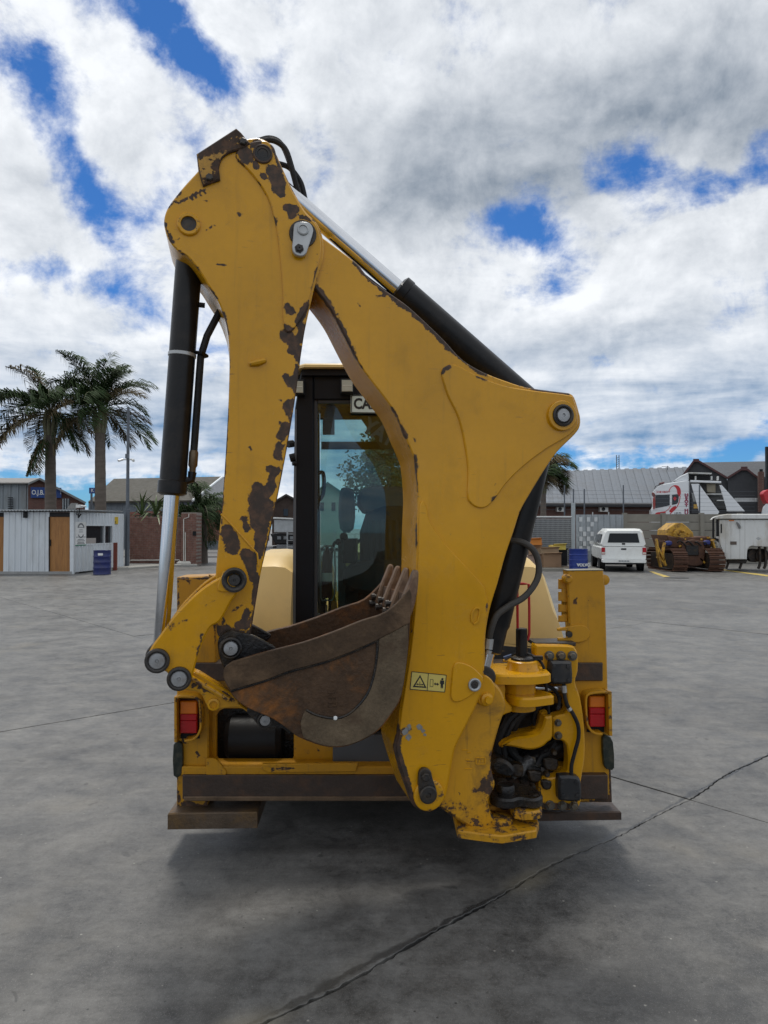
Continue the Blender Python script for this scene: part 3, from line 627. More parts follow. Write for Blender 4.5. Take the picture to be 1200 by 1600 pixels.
# bucket cylinder
A = ax_pt(295, 351, .15); B = ax_pt(245, 1032, .15)
def lerp(a, b, t): return a + (b - a) * t
dirn = (B - A).normalized()
bc = MB().lathe(lerp(A, B, .045), dirn, [(.045, 0), (.058, .01), (.060, .04), (.060, 1.045), (.066, 1.05), (.066, 1.105), (.050, 1.115)], 28).build('bucket_cylinder', BLACKP, BH)
L_ = (B - A).length
MB().cyl(lerp(A, B, .045) + dirn * 1.10, B - dirn * .03, .0345, 24).build('chrome_rod', CHROME, bc)
MB().lathe(A, BP.n, [(.055, -.05), (.06, -.045), (.06, .045), (.055, .05)], 20).build('cylinder_eye', BLACKP, bc)
MB().lathe(B, BP.n, [(.055, -.05), (.06, -.045), (.06, .045), (.055, .05)], 20).build('rod_eye', PINST, bc)
MB().lathe(lerp(A, B, .045) + dirn * .455, dirn, [(.0605, 0), (.0635, .002), (.0635, .016), (.0605, .018)], 28).build('hose_clamp', ZINC, bc)
side = dirn.cross(BP.n).normalized()
if side.dot(BP.u) < 0: side = -side
Q = lambda t, o, dd=0.0: lerp(A, B, .045) + dirn * t + side * o + BP.n * dd
MB().tube([Q(.05, .24, .02), Q(.13, .20, .02), Q(.25, .15), Q(.36, .105), Q(.46, .083), Q(.60, .083), Q(.80, .083), Q(.93, .083)], .017, 10).build('supply_hose', RUBBER, bc)
MB().lathe(Q(.90, .083), dirn, [(.017, 0), (.021, .01), (.021, .07), (.015, .08), (.015, .12)], 12).build('hose_fitting', mat('brass_fitting', (.14, .10, .06), .45, .5), bc)
MB().tube([Q(1.0, .083), Q(1.035, .080), Q(1.045, .05), Q(1.045, .02)], .020, 10).build('hose_elbow', BLACKP, bc)
MB().cyl(Q(.22, .05), Q(.22, .085), .012, 10).build('port_nipple', BLACKP, bc)
MB().tube([Q(.445, .05), Q(.45, .09, -.03), Q(.455, .11, 0), Q(.455, .09, .03)], .009, 8).build('clamp_bracket', BLACKP, bc)
# stick cylinder over the boom
A = ax_pt(877, 650, .145); B = ax_pt(410.5, 241, .145); dirn = (B - A).normalized()
scy = MB().lathe(A + dirn * .10, dirn, [(.04, 0), (.068, .02), (.072, .05), (.072, .86), (.076, .865), (.076, .905), (.055, .915)], 32).build('stick_cylinder', BLACKP, BH)
MB().cyl(A + dirn * 1.0, B - dirn * .03, .041, 28).build('chrome_rod', CHROME, scy)
MB().lathe(A, BP.n, [(.06, -.06), (.07, -.055), (.07, .055), (.06, .06)], 24).build('cylinder_eye', BLACKP, scy)
MB().lathe(B, BP.n, [(.05, -.05), (.055, -.045), (.055, .045), (.05, .05)], 24).build('rod_eye', PINST, scy)
# boom cylinder behind the boom
A = ax_pt(868, 664, .15); B = ax_pt(770, 1066, .15); dirn = (B - A).normalized()
bmc = MB().lathe(A + dirn * .04, dirn, [(.05, 0), (.073, .02), (.075, .05), (.075, .98), (.068, 1.0), (.068, 1.12), (.05, 1.13)], 32).build('boom_cylinder', BLACKP, BH)
MB().cyl(A + dirn * 1.13, B, .036, 20).build('chrome_rod', CHROME, bmc)
MB().lathe(B, BP.n, [(.05, -.05), (.056, -.045), (.056, .045), (.05, .05)], 20).build('rod_eye', PINST, bmc)
Hh = [BP.at(798, 844, .10), BP.at(818, 848, .07), BP.at(835, 862, .06), BP.at(842, 885, .06), BP.at(838, 908, .06), BP.at(820, 932, .05), BP.at(795, 947, .045), BP.at(776, 962, .045), BP.at(767, 985, .05), BP.at(764, 1000, .06)]
hose = [Vector(q) for q in Hh]
def spline(pts, n=6):
    out = []
    for i in range(len(pts) - 1):
        p0, p1, p2, p3 = pts[max(i - 1, 0)], pts[i], pts[i + 1], pts[min(i + 2, len(pts) - 1)]
        for k in range(n):
            t = k / n; out.append(.5 * (2 * p1 + (p2 - p0) * t + (2 * p0 - 5 * p1 + 4 * p2 - p3) * t * t + (3 * p1 - p0 - 3 * p2 + p3) * t ** 3))
    return out + [pts[-1]]
HOSE = mat('faded_rubber_hose', (.045, .040, .034), .6, var=.25, vs=12, bump=.2)
hs = MB().tube(spline(hose), .0165, 10).build('curved_hose', HOSE, BH)
MB().tube([BP.at(765, 998, .06), BP.at(763, 1014, .06)], .021, 8).tube([BP.at(764, 1016, .06), BP.at(762.5, 1022, .06)], .016, 8).build('hose_fitting', ZINC, hs)
# hoses looping over the stick's nose
for k, pts in enumerate(([(400, 222, .10), (425, 219, .12), (445, 232, .13), (456, 262, .13), (463, 290, .13), (472, 318, .13)], [(432, 255, .18), (452, 262, .17), (468, 282, .16), (474, 300, .15), (478, 322, .15)], [(395, 224, .2), (420, 216, .22), (440, 226, .22), (455, 262, .21), (468, 312, .2)])):
    MB().tube(spline([BP.at(*q) for q in pts]), .0135, 8).build('nose_hose', RUBBER, BH)
# pipes running along the back of the boom
MB().tube([BP.at(505, 385, .16), BP.at(520, 395, .16), BP.at(560, 428, .16), BP.at(620, 474, .16)], .02, 8).build('hydraulic_pipe', BLACKP, BH)

# ---- bucket linkage
lk = smooth([(344, 902), (349, 897), (358, 889), (370, 889), (381, 897), (383, 910), (375, 922), (361, 940), (344, 970), (329, 980), (318, 1000), (310, 1023), (302, 1051), (297, 1066), (281, 1076), (266, 1068), (262, 1052), (250, 1047), (234, 1044), (230, 1028), (236, 1012), (248, 995), (276, 958), (313, 922)], 4)
lw = [(262, 985, 340, 935, 5, .34), (288, 968, 292, 969, 4, .8), (299, 1010, 292, 1032, 8, .40), (318, 985, 306, 1025, 4, .62)]
link = MB().plate(BP, lk, -.085, -.035, .007, .014, lw, edge=.12, side=.16).build('bucket_link', YEL, BH, 30)
MB().plate(BP, [BP.uv(q[0], q[1], -.085) for q in lk], .335, .385, .006, edge=.2, raw=True).build('bucket_link', YEL, BH, 30)
for (x, y, r, c, m) in ((366, 906, .054, .026, PINST), (246, 1032, .052, .034, PINLT), (280, 1060, .051, .034, PINLT)):
    pin_set(BP, x, y, -.085, link, None, r, c, PINST, PINST if x == 366 else m, 'link_pin', .022)
    MB().disc(BP, x, y, -.07, [(.03, 0), (.03, .44)], 16).build('cross_shaft', PINST, link)
MB().plate(BP, smooth([(340, 922), (346, 900), (352, 893), (372, 925), (360, 925)], 3), -.094, -.083, .003).build('link_cap', YEL, link)
pl_ = smooth([(268, 1064), (283, 1056), (303, 1049), (330, 1064), (358, 1081), (372, 1094), (383, 1106), (420, 1118), (426, 1126), (414, 1136), (380, 1108), (352, 1107), (333, 1109), (322, 1100), (312, 1082), (290, 1078)], 3)
plk = MB().plate(BP, pl_, -.02, .05, .006, .016, [(300, 1068, 360, 1092, 4, .8), (340, 1080, 360, 1092, 6, .9)], edge=.22).build('power_link', YEL, BH, 30)
MB().disc(BP, 333.5, 1100, -.020, [(.026, .004), (.026, -.012), (.017, -.014), (.016, -.002), (.001, -.002)]).build('link_eye', YEL, plk)
MB().tube([BP.at(297, 1058, -.024), BP.at(358, 1093, -.024)], .013, 8, wear=.3).build('link_rib', YEL, plk)
# bucket ears and pins
ear = smooth([(340, 1008), (345, 993), (358, 985), (372, 988), (395, 993), (420, 1006), (430, 1016), (400, 1040), (360, 1052), (346, 1036)], 4)
bk_y0, bk_y1 = -.135, .435
be = MB().plate(BP, ear, -.058, -.026, .005).build('bucket_ear', OIL, BH)
pin_set(BP, 360.5, 1012, -.058, be, None, .050, .032, OIL, PINLT, 'bucket_pin', .03)
MB().plate(BP, [BP.uv(q[0], q[1], -.058) for q in ear], .330, .362, .005, raw=True).build('bucket_ear', OIL, BH)
be2 = MB().plate(BP, smooth([(395, 1098), (412, 1105), (436, 1124), (455, 1140), (452, 1147), (440, 1138), (412, 1140), (396, 1124), (386, 1112)], 3), -.06, -.03, .004).build('bucket_ear', OIL, BH)
pin_set(BP, 414, 1124.5, -.06, be2, None, .034, .024, PINST, PINLT, 'link_bolt', .02)

# ---- bucket
bo = smooth([(349, 1054), (352, 1043), (363, 1034, 1), (422, 1017), (473, 1004), (522, 987), (564, 970), (606, 955), (640, 921, 1), (643, 932), (641, 972), (637, 1023), (628, 1085), (614, 1113), (592, 1141), (564, 1158), (536, 1167), (505, 1166), (471, 1154), (459, 1147, 1), (428, 1124), (389, 1107), (366, 1090), (352, 1066)], 3)
bucket = MB().plate(BP, bo, bk_y0, bk_y0 + .022, .003, .02, edge=0).build('bucket', BUCK, BH, 30)
bpu = [BP.uv(q[0], q[1], bk_y0) for q in bo]      # the far side stands straight behind the near one
MB().plate(BP, bpu, bk_y1 - .022, bk_y1, .003, raw=True).build('far_side_plate', BUCK, bucket, 30)
# curved shell between the sides: lower boundary from the teeth round the heel to the ears
shell_px = smooth([(641, 930), (638, 972), (634, 1023), (625, 1083), (611, 1110), (590, 1137), (563, 1154), (536, 1163), (506, 1162), (473, 1151), (430, 1122), (391, 1104), (369, 1089), (356, 1066), (354, 1052), (365, 1038)], 4, False)
su = [BP.uv(q[0], q[1], bk_y0) for q in shell_px]
inn = []
for i, q in enumerate(su):
    a = su[max(i - 1, 0)]; b = su[min(i + 1, len(su) - 1)]; t = Vector((b[0] - a[0], b[1] - a[1])).normalized(); inn.append((q[0] + t.y * -.014, q[1] + t.x * .014) if False else (q[0] - t.y * .014, q[1] + t.x * .014))
cxm = sum(q[0] for q in su) / len(su)
sh = MB(); n = len(su)
if hypot(inn[n // 2][0] - BP.uv(500, 1050, bk_y0)[0], inn[n // 2][1] - BP.uv(500, 1050, bk_y0)[1]) > hypot(su[n // 2][0] - BP.uv(500, 1050, bk_y0)[0], su[n // 2][1] - BP.uv(500, 1050, bk_y0)[1]):
    inn = [(2 * s_[0] - q[0], 2 * s_[1] - q[1]) for s_, q in zip(su, inn)]
da, db = bk_y0 + .02, bk_y1 - .02
vs = [BP.w(*q, da) for q in su] + [BP.w(*q, db) for q in su] + [BP.w(*q, da) for q in inn] + [BP.w(*q, db) for q in inn]
fs = []
for i in range(n - 1):
    fs.append((i, i + 1, n + i + 1, n + i)); fs.append((2 * n + i + 1, 2 * n + i, 3 * n + i, 3 * n + i + 1))
fs += [(0, n, 3 * n, 2 * n), (n - 1, 3 * n - 1, 4 * n - 1, 2 * n - 1)]
sh.add(vs, fs).build('curved_shell', BUCK, bucket, 40)
# thick rim bar and wear strips on both sides
rim = smooth([(349, 1054), (352, 1043), (363, 1034, 1), (422, 1017), (473, 1004), (522, 987), (564, 970), (606, 955), (640, 921, 1), (642.5, 932), (641, 970), (637, 975, 1), (592, 999), (550, 1018), (507, 1034), (451, 1049), (417, 1062), (361, 1079, 1), (352, 1066)], 3)
MB().plate(BP, rim, bk_y0 - .009, bk_y0 + .001, .003, .02).build('rim_bar', mat('dark_rim_steel', (.064, .040, .023), .55, .0, spec=.22, var=.5, vs=8, dirt=(.20, .125, .070), dirt_amt=.6, ds=4, bump=.4, bs=60), bucket, 30)
MB().plate(BP, [BP.uv(q[0], q[1], bk_y0) for q in rim], bk_y1 - .001, bk_y1 + .015, .004, raw=True).build('rim_bar', BUCK, bucket, 30)
# inner faces of the rim, seen across the opening
ws = smooth([(592, 999, 1), (637, 975, 1), (638, 1000), (636, 1030), (627, 1085), (613, 1112), (591, 1140), (564, 1157), (536, 1166), (505, 1165), (474, 1153, 1), (470, 1130), (477, 1110, 1), (496, 1120), (527, 1124), (552, 1112), (575, 1085), (586, 1051), (591, 1020)], 3)
MB().plate(BP, ws, bk_y0 - .007, bk_y0 + .001, .003, .02).build('heel_wear_plate', BUCKG, bucket, 30)
# raised casting mark on the side
mk = MB()
for a, b in (((513, 1083), (526, 1081)), ((513, 1090), (526, 1089)), ((514, 1098), (527, 1097)), ((520, 1083), (520, 1098)), ((513, 1104), (526, 1103)), ((526, 1089), (526, 1104))): mk.ribbon(BP, [a, b], 2.2, bk_y0 - .004, bk_y0 + .001, .001)
mk.build('cast_mark', BUCK, bucket)
wl = MB()
for seg in ([(361, 1080), (417, 1063), (451, 1050), (507, 1035), (550, 1019), (592, 1000)], [(590, 1002), (589, 1022), (585, 1052), (574, 1084), (551, 1111), (527, 1122), (497, 1118), (478, 1109)]):
    wl.tube(spline([BP.at(x, y, bk_y0 - .003) for x, y in seg], 5), .006, 6)
wl.build('weld_bead', OIL, bucket)
MB().disc(BP, 524, 1122, bk_y0 - .006, [(.010, 0), (.008, -.004), (.001, -.005)], 8).build('paint_spot', WHITEP, bucket)
# teeth along the lip
bkw = bk_y1 - bk_y0
for k in range(4):
    dd = bk_y0 + .004 + (bkw - .055) * k / 3
    tp = [(640, 920), (648, 896), (652, 892), (654, 897), (651, 925), (645, 950), (634, 968), (620, 972), (622, 962), (632, 948)]
    tu = [BP.uv(q[0], q[1], bk_y0) for q in smooth([(622, 958, 1), (631, 934), (641, 910), (648, 893), (654, 892), (655, 902), (653, 925), (648, 948), (641, 965), (628, 968, 1)], 3)]
    t_ = MB().plate(BP, tu, dd, dd + .046, .008, raw=True).build('tooth', TOOTH, bucket, 40)
    for (x, y) in ((622, 950), (618, 962)):
        c = BP.w(*BP.uv(x, y, bk_y0), dd + .023)
        MB().lathe(c + BP.u * .03, -BP.u, [(.012, 0), (.012, .028), (.016, .03), (.016, .046), (.001, .046)], 8).build('tooth_bolt', PINST, t_)
lipb = [BP.uv(q[0], q[1], bk_y0) for q in [(629, 962), (635, 950), (641, 944), (642, 978), (636, 982), (632, 974)]]
MB().plate(BP, lipb, bk_y0 + .02, bk_y1 - .02, .003, raw=True).build('cutting_lip', TOOTH, bucket, 30)

# ---- rear frame with stabilisers
def fbox(mb, x0, y0, x1, y1, d0, d1, wear=.12, bev=.004, grid=0, strokes=(), edge=.2):
    return mb.plate(FP, [(x0, y0), (x1, y0), (x1, y1), (x0, y1)], d0, d1, bev, grid, strokes, edge)
fm = MB()
fbox(fm, 325, 1060, 890, 1107, .10, .13); fbox(fm, 322, 1107, 338, 1194, .10, .13); fbox(fm, 459, 1107, 535, 1194, .10, .13); fbox(fm, 322, 1194, 890, 1212, .10, .13); fbox(fm, 640, 1107, 890, 1194, .10, .13)
frame = fm.build('rear_frame', YELF, BH)
fbox(MB(), 283, 1198, 905, 1211, -.03, .11, grid=.02, strokes=[(430, 1198, 460, 1200, 6, .9), (470, 1199, 560, 1201, 3, .7), (345, 1208, 360, 1210, 5, .8)], edge=.2).build('lower_ledge', YELF, frame)
MB().plate(FP, smooth([(322, 1186, 1), (336, 1186), (347, 1197), (354, 1207), (352, 1211, 1), (322, 1211, 1)], 3), -.04, -.024, .003, edge=.2).build('gusset', YELF, frame)
MB().plate(FP, [(410, 1194), (560, 1193), (556, 1206), (420, 1208), (408, 1202)], -.045, -.02, .004, .02, [(425, 1197, 440, 1197, 7, 1.1), (450, 1202, 480, 1203, 3, .9)], edge=.22).build('ledge_pad', YELF, frame)
fbox(MB(), 285, 1211.5, 950, 1249, -.05, .09).build('lower_rail', RAIL, frame)
fbox(MB(), 287, 1245, 700, 1252, -.056, -.046).build('rail_lip', mat('rubbed_rail_edge', (.13, .085, .05), .5, .3, var=.5, vs=9), frame)
fbox(MB(), 300, 1036, 942, 1064, -.02, .10).build('upper_rail', RAIL, frame)
fbox(MB(), 520, 1148, 640, 1196, .06, .12).build('dark_cover', DGREY, frame)
MB().plate(FP, [(318, 1050), (900, 1050), (900, 1214), (318, 1214)], .28, .30, 0).build('opening_dark_plate', OIL, frame)  # added black plate; its colour gives the frame opening its dark shade
opening = MB()
for (x, y, a) in ((338, 1107, 0), (459, 1107, 1), (459, 1194, 2), (338, 1194, 3)):
    sx1 = 1 if a in (0, 3) else -1; sy1 = 1 if a in (0, 1) else -1
    opening.plate(FP, [(x - sx1, y - sy1), (x + sx1 * 13, y - sy1), (x + sx1 * 4, y + sy1 * 4), (x - sx1, y + sy1 * 13)], .101, .129, 0)
opening.build('opening_corner', YELF, frame)['kind'] = 'stuff'
MB().lathe(FP.at(398, 1152, .22), FP.u, [(.02, -.17), (.10, -.16), (.125, -.13), (.125, .13), (.10, .16), (.02, .17)], 24).build('black_tank', BLACKPL, frame)
# left stabiliser
def stab(side):
    if side < 0:
        tow = [(276, 902), (335, 900), (338, 1030), (326, 1092), (326, 1210), (276, 1210)]
        stk = [(276, 905, 276, 950, 4, .8), (292, 904, 297, 909, 4, 1.0), (276, 1150, 290, 1160, 4, .6), (330, 900, 336, 915, 5, .9), (280, 945, 278, 960, 3, .8), (308, 1176, 310, 1184, 3, .8)]
    else:
        tow = [(886, 892), (943, 891), (946, 919), (950, 1077), (957, 1254), (892, 1254), (891, 1010)]
        stk = [(900, 936, 899, 942, 3.5, .9), (925, 1240, 955, 1250, 9, .9), (940, 1235, 950, 1252, 9, .9), (912, 1246, 925, 1250, 5, .8)]
    t_ = MB().plate(FP, tow, .0, .23 if side < 0 else .08, .008, .018, stk, edge=.18, side=.25).build('stabiliser', YELF, BH, 30)
    return t_
sl_ = stab(-1); sr_ = stab(1)
MB().plate(FP, [(276, 1207), (324, 1207), (324, 1262), (318, 1266), (288, 1268), (276, 1268)], .02, .20, .006, .014, [(290, 1258, 305, 1262, 10, 1.1), (278, 1215, 279, 1265, 4, .9), (300, 1255, 320, 1262, 7, .7)], edge=.3).build('inner_leg', YELF, sl_)
def pad(x0, x1, y0, y1, d0, d1, par, m):
    a = FP.uv(x0, y0, d0); b = FP.uv(x1, y1, d0)
    mb = MB(); th = a[1] - b[1]
    xy = lambda u, d: (FP.w(u, 0, d).x, FP.w(u, 0, d).y)
    mb.slab([xy(a[0], d0), xy(b[0], d0), xy(b[0], d1), xy(a[0], d1)], b[1], a[1], bev=.006)
    return mb.build('foot_pad', m, par)
PADM = mat('scraped_pad_steel', (.085, .060, .040), .55, .3, var=.45, vs=7, dirt=(.20, .11, .030), dirt_amt=.55, ds=5, bump=.4)
pad(262, 402, 1271, 1294, -.08, .30, sl_, PADM); pad(842, 971, 1270, 1281, -.03, .32, sr_, RAIL)
# tail lights in their guards
def tail(par, s):
    mir = lambda x: x if s < 0 else x
    if s < 0:
        lx0, lx1, ya, yb, yc = 281, 307.5, 1096, 1116, 1146
        guard = [(276, 1092), (280, 1089), (296, 1089), (307, 1092), (312, 1102), (313, 1125), (313, 1138), (308, 1150), (300, 1156), (288, 1158)]
        rec = [(275, 1092), (312, 1092), (312, 1154), (275, 1154)]
        out = [(272, 1089), (276, 1089), (276.5, 1160), (272, 1160)]
    else:
        lx0, lx1, ya, yb, yc = 921.5, 945.5, 1088, 1105.5, 1136
        guard = [(953, 1084), (946, 1082), (928, 1083), (918, 1087), (916, 1098), (917, 1120), (919, 1133), (925, 1143), (934, 1147), (942, 1147)]
        rec = [(917, 1086), (952, 1086), (952, 1144), (917, 1144)]
        out = [(950, 1080), (956, 1081), (957, 1150), (952, 1150)]
    lt = MB().plate(FP, rec, -.006, .003, 0).build('light_recess', BLACKPL, par)
    MB().plate(FP, [(lx0, ya), (lx1, ya), (lx1, yb), (lx0, yb)], -.045, -.006, .005).build('indicator_lens', AMBER, lt)
    ym = yb + (yc - yb) * .34
    MB().plate(FP, [(lx0, yb + .4), (lx1, yb + .4), (lx1, ym), (lx0, ym)], -.046, -.006, .004).build('brake_lens', REDL, lt)
    MB().plate(FP, [(lx0, ym + .4), (lx1, ym + .4), (lx1, yc), (lx0, yc)], -.044, -.006, .004).build('tail_lens', REDL, lt)
    MB().ribbon(FP, guard, 3.2, -.085, .004, .002, edge=.25).build('light_guard', YELF, par)
    MB().plate(FP, out, -.085, .10, .002, edge=.3).build('guard_side', YELF, par)
tail(sl_, -1); tail(sr_, 1)
MB().plate(FP, smooth([(271, 1164), (281, 1160), (285, 1170), (285, 1200), (282, 1212), (271, 1212)], 2), -.03, -.004, .003).build('reflector', GREENREF, sl_)
MB().plate(FP, smooth([(942, 1153), (950, 1150), (958, 1160), (960, 1200), (952, 1202), (944, 1196)], 2), -.03, -.004, .003).build('reflector', GREENREF, sr_)
# right tower details: edge strip with holes, pins, latch
hs_ = MB(); ys = [905, 917, 925, 935, 944, 952, 962, 972]
for i in range(0, len(ys) - 1, 2): fbox(hs_, 873, ys[i], 887, ys[i + 1] + (ys[min(i + 2, 7)] - ys[i + 1]) * .45, .03, .042)
for y in (905, 929, 939, 948): fbox(hs_, 878, y, 887, y + 22, .0305, .0415)
hs_.build('slotted_strip', YELF, sr_)
MB().disc(FP, 886, 904, 0, [(.026, .02), (.026, -.02), (.017, -.028), (.001, -.028)], 16, wear=.3).build('tower_pin', YELF, sr_)
MB().disc(FP, 943.5, 906, .03, [(.03, .06), (.03, -.01), (.02, -.014), (.001, -.014)], 16).build('tower_pin', YELF, sr_)
lt_ = smooth([(872, 982), (884, 980), (905, 977), (917, 980), (922, 990), (917, 1000), (903, 1004), (886, 1003), (872, 1001, 1), (872, 997, 1), (890, 996), (894, 990), (889, 986), (872, 986, 1)], 3)
MB().plate(FP, lt_, -.018, -.002, .003, edge=.15).build('latch', YELF, sr_)
MB().disc(FP, 889, 991, -.018, [(.017, .01), (.017, -.012), (.001, -.013)], 12).build('latch_pin', PINST, sr_)
MB().plate(FP, [(885, 890.5), (943, 889.5), (943, 891.6), (886, 892.2)], .0, .08, .002).build('tower_cap', mat('dusty_cap', (.30, .28, .22), .6), sr_)
# lock handle at the left tower top
MB().plate(FP, [(326, 898), (336, 900), (334, 912), (327, 910)], -.03, .0, .003, edge=.4).build('tower_lug', YELF, sl_)

# ---- swing carriage
cg = smooth([(836, 1011), (842, 1008, 1), (890, 1009), (899, 1013), (903, 1024), (903, 1049), (899, 1066), (907, 1092), (913, 1135), (914, 1183), (908, 1222), (908, 1252), (901, 1266, 1), (858, 1266), (843, 1262, 1), (842, 1218, 1), (876, 1213), (887, 1203), (887, 1170), (880, 1158), (868, 1156), (863, 1150, 1), (863, 1122, 1), (872, 1118), (884, 1114), (886, 1098), (880, 1068), (862, 1058), (838, 1040, 1)], 3)
car = MB().plate(FP, cg, -.14, -.055, .008, .014, [(845, 1258, 900, 1262, 8, .75), (900, 1255, 908, 1225, 4, .7), (843, 1222, 850, 1230, 6, .6)], edge=.14).build('swing_carriage', YEL, BH, 30)
BOLTH = mat('greyish_bolt', (.12, .115, .10), .45, .5, var=.3, vs=20, dirt=(.16, .10, .04), dirt_amt=.5, ds=16)
for x, y, r in ((858, 1024.5, .026), (876, 1024.5, .026), (894, 1024.5, .026), (871.5, 1129, .019), (872, 1149, .021), (859, 1258, .026), (878, 1258.5, .025), (896, 1259, .025)):
    q = MB().disc(FP, x, y, -.14, [(r, .002), (r, -.008), (r * .9, -.010)], 20).build('washer', BOLTH, car)
    MB().disc(FP, x, y, -.15, [(r * .72, 0), (r * .72, -.016), (r * .55, -.021), (.001, -.021)], 6).build('bolt_head', BOLTH, q)
for pts in ([(860, 1037), (866, 1034), (891, 1034), (894, 1039), (895, 1064), (890, 1069), (864, 1069), (859, 1062)], [(873, 1217), (879, 1213), (901, 1214), (908, 1222), (909, 1248), (902, 1253), (878, 1252), (873, 1246)]):
    b_ = MB().plate(FP, smooth(pts, 2), -.20, -.14, .012).build('valve_block', BOXBLK, car)
    x0, y0 = pts[0]
    for dx, dy in ((6, 5), (28, 5), (7, 26), (29, 26)): MB().disc(FP, x0 + dx, y0 + dy, -.20, [(.011, .002), (.011, -.006), (.001, -.007)], 10).build('cover_screw', BOXBLK, b_)
MB().tube(spline([FP.at(x, y, -.17) for x, y in ((881, 1069), (882, 1085), (886, 1101), (895, 1115), (903, 1133), (904, 1152), (899, 1172), (893, 1196), (893, 1214))]), .0105, 8).build('signal_hose', RUBBER, car)
MB().tube([FP.at(881, 1071, -.17), FP.at(882, 1082, -.17)], .014, 8).tube([FP.at(888, 1106, -.17), FP.at(891, 1110, -.17)], .013, 8).build('hose_sleeve', ZINC, car)
fbox(MB(), 835, 1004, 900, 1009.5, -.09, .06).build('carriage_top_guide', PINST, car)
# middle lug
ml = smooth([(782, 1168), (788, 1161), (804, 1153), (832, 1149), (845, 1141), (852, 1121, 1), (863, 1119, 1), (863, 1152), (856, 1160), (846, 1168), (828, 1172), (805, 1168), (790, 1166)], 3)
MB().plate(FP, ml, -.21, -.06, .010, edge=.12).build('middle_lug', YEL, car, 30)
# swing tower yoke (upper and lower fork plates round the vertical king pin)
KY = 3.72
kx, kz = P(817, 1050, KY).x, None
zpy = lambda py, Y: P(600, py, Y).z
def fork(z0, z1, x0, x1, name, wear=.15):
    xy = []
    for a in range(0, 181, 12): xy.append((kx + .115 * sin(R(a)) , KY - .135 * cos(R(a)) if a else KY - .135))
    xy = [(x0, KY - .10), (x0 + .03, KY - .15), (kx, KY - .16), (kx + .10, KY - .12), (x1, KY - .10), (x1 + .012, KY - .085), (x1 + .012, KY - .05), (x1, KY - .03), (kx + .13, KY + .02), (kx + .09, KY + .12), (kx, KY + .16), (x0, KY + .14)]
    return MB().slab(smooth(xy, 3), z0, z1, wear, bev=.01).build(name, YEL, BH, 40)
kp = fork(zpy(1070, KY - .16), zpy(1055, KY - .16), P(766, 1060, KY - .15).x, P(858, 1060, KY - .1).x, 'swing_fork')
MB().slab(smooth([(P(790, 1, KY).x, KY - .12), (kx, KY - .16), (kx + .10, KY - .12), (P(858, 1, KY - .1).x, KY - .10), (P(861, 1, KY - .1).x, KY - .06), (kx + .12, KY), (kx, KY + .16), (P(775, 1, KY).x, KY + .12)], 3), zpy(1105, KY - .16), zpy(1091, KY - .16), .15, bev=.01).build('lower_fork', YEL, kp, 40)
MB().lathe((kx - .02, KY, zpy(1107, KY)), (0, 0, 1), [(.085, 0), (.085, .16)], 28).build('pivot_sleeve', YEL, kp)
MB().lathe((kx, KY, zpy(1056, KY - .16) - .004), (0, 0, 1), [(.092, 0), (.080, .025), (.078, .05), (.07, .055)], 28, wear=.15).build('pivot_boss', YEL, kp)
zt = zpy(1056, KY - .16) + .05
MB().lathe((kx, KY, zt), (0, 0, 1), [(.062, 0), (.062, .012), (.05, .018), (.001, .018)], 28).build('pivot_cap', OIL, kp)
MB().box((kx + .075, KY - .01, zt + .012), (.05, .03, .02)).build('cap_lock', OIL, kp)
# web at the left joining the forks, with the cylinder lug
wb = smooth([(757, 1068), (762, 1060), (780, 1058, 1), (790, 1072), (790, 1092), (800, 1104, 1), (800, 1112), (790, 1116), (780, 1120), (756, 1118)], 3)
MB().plate(BP, wb, .16, .40, .006, edge=.12).build('fork_web', YEL, kp, 30)
lg = smooth([(756, 1056), (764, 1058), (772, 1068), (774, 1084), (770, 1097), (761, 1104), (750, 1101), (746, 1092), (750, 1070)], 4)
lgo = MB().plate(BP, lg, .03, .07, .006, edge=.12).build('cylinder_lug', YEL, BH, 30)
MB().disc(BP, 760, 1092, .03, [(.030, .0), (.030, -.014), (.018, -.02), (.016, -.034), (.001, -.034)], 18, wear=.1).build('lug_pin', YEL, lgo)
MB().disc(BP, 781, 1106, .15, [(.024, .03), (.024, -.012), (.018, -.016), (.012, -.014), (.011, 0), (.001, 0)], 16).build('hollow_pin', YEL, kp)
# lubricator post with the red lock handle
post = MB().lathe((kx, KY + .03, zt + .01), (0, 0, 1), [(.030, 0), (.030, .145), (.026, .15), (.001, .15)], 18).build('black_post', BLACKP, BH)
zt2 = zt + .15
RY = KY + .04
rp = [(808, 912), (808.5, 945), (809, 990), (811, 999), (818, 1002), (825, 999), (827, 990), (827, 950), (826, 913), (817, 912), (808, 912)]
MB().tube([P(x, y, RY) for x, y in rp], .0072, 8).build('red_lock_handle', REDP, BH)
# casting that carries the boom
ca = smooth([(756, 1066, 1), (774, 1068), (786, 1084), (791, 1106), (784, 1126), (776, 1152), (769, 1180), (769, 1205), (774, 1228), (764, 1252), (772, 1278), (790, 1290), (837, 1287, 1), (838, 1296, 1), (822, 1304), (785, 1313), (755, 1303), (720, 1285), (690, 1264), (655, 1246, 1), (690, 1150), (720, 1105)], 4)
cw = [(680, 1262, 785, 1313, 36, .42), (770, 1180, 770, 1215, 8, .7), (757, 1225, 772, 1245, 17, .62), (760, 1255, 785, 1290, 18, .50), (740, 1235, 760, 1230, 10, .5), (733, 1173, 748, 1173, 2, .55), (730, 1190, 745, 1190, 2, .5)]
CASTM = paint('grimy_casting_paint', (.52, .255, .010), rough=.38, dirt=(.085, .050, .020), dirt_amt=.80, tiny=.70)
cast = MB().plate(BP, ca, .045, .28, .012, .014, cw, edge=.15).build('swing_casting', CASTM, BH, 30)
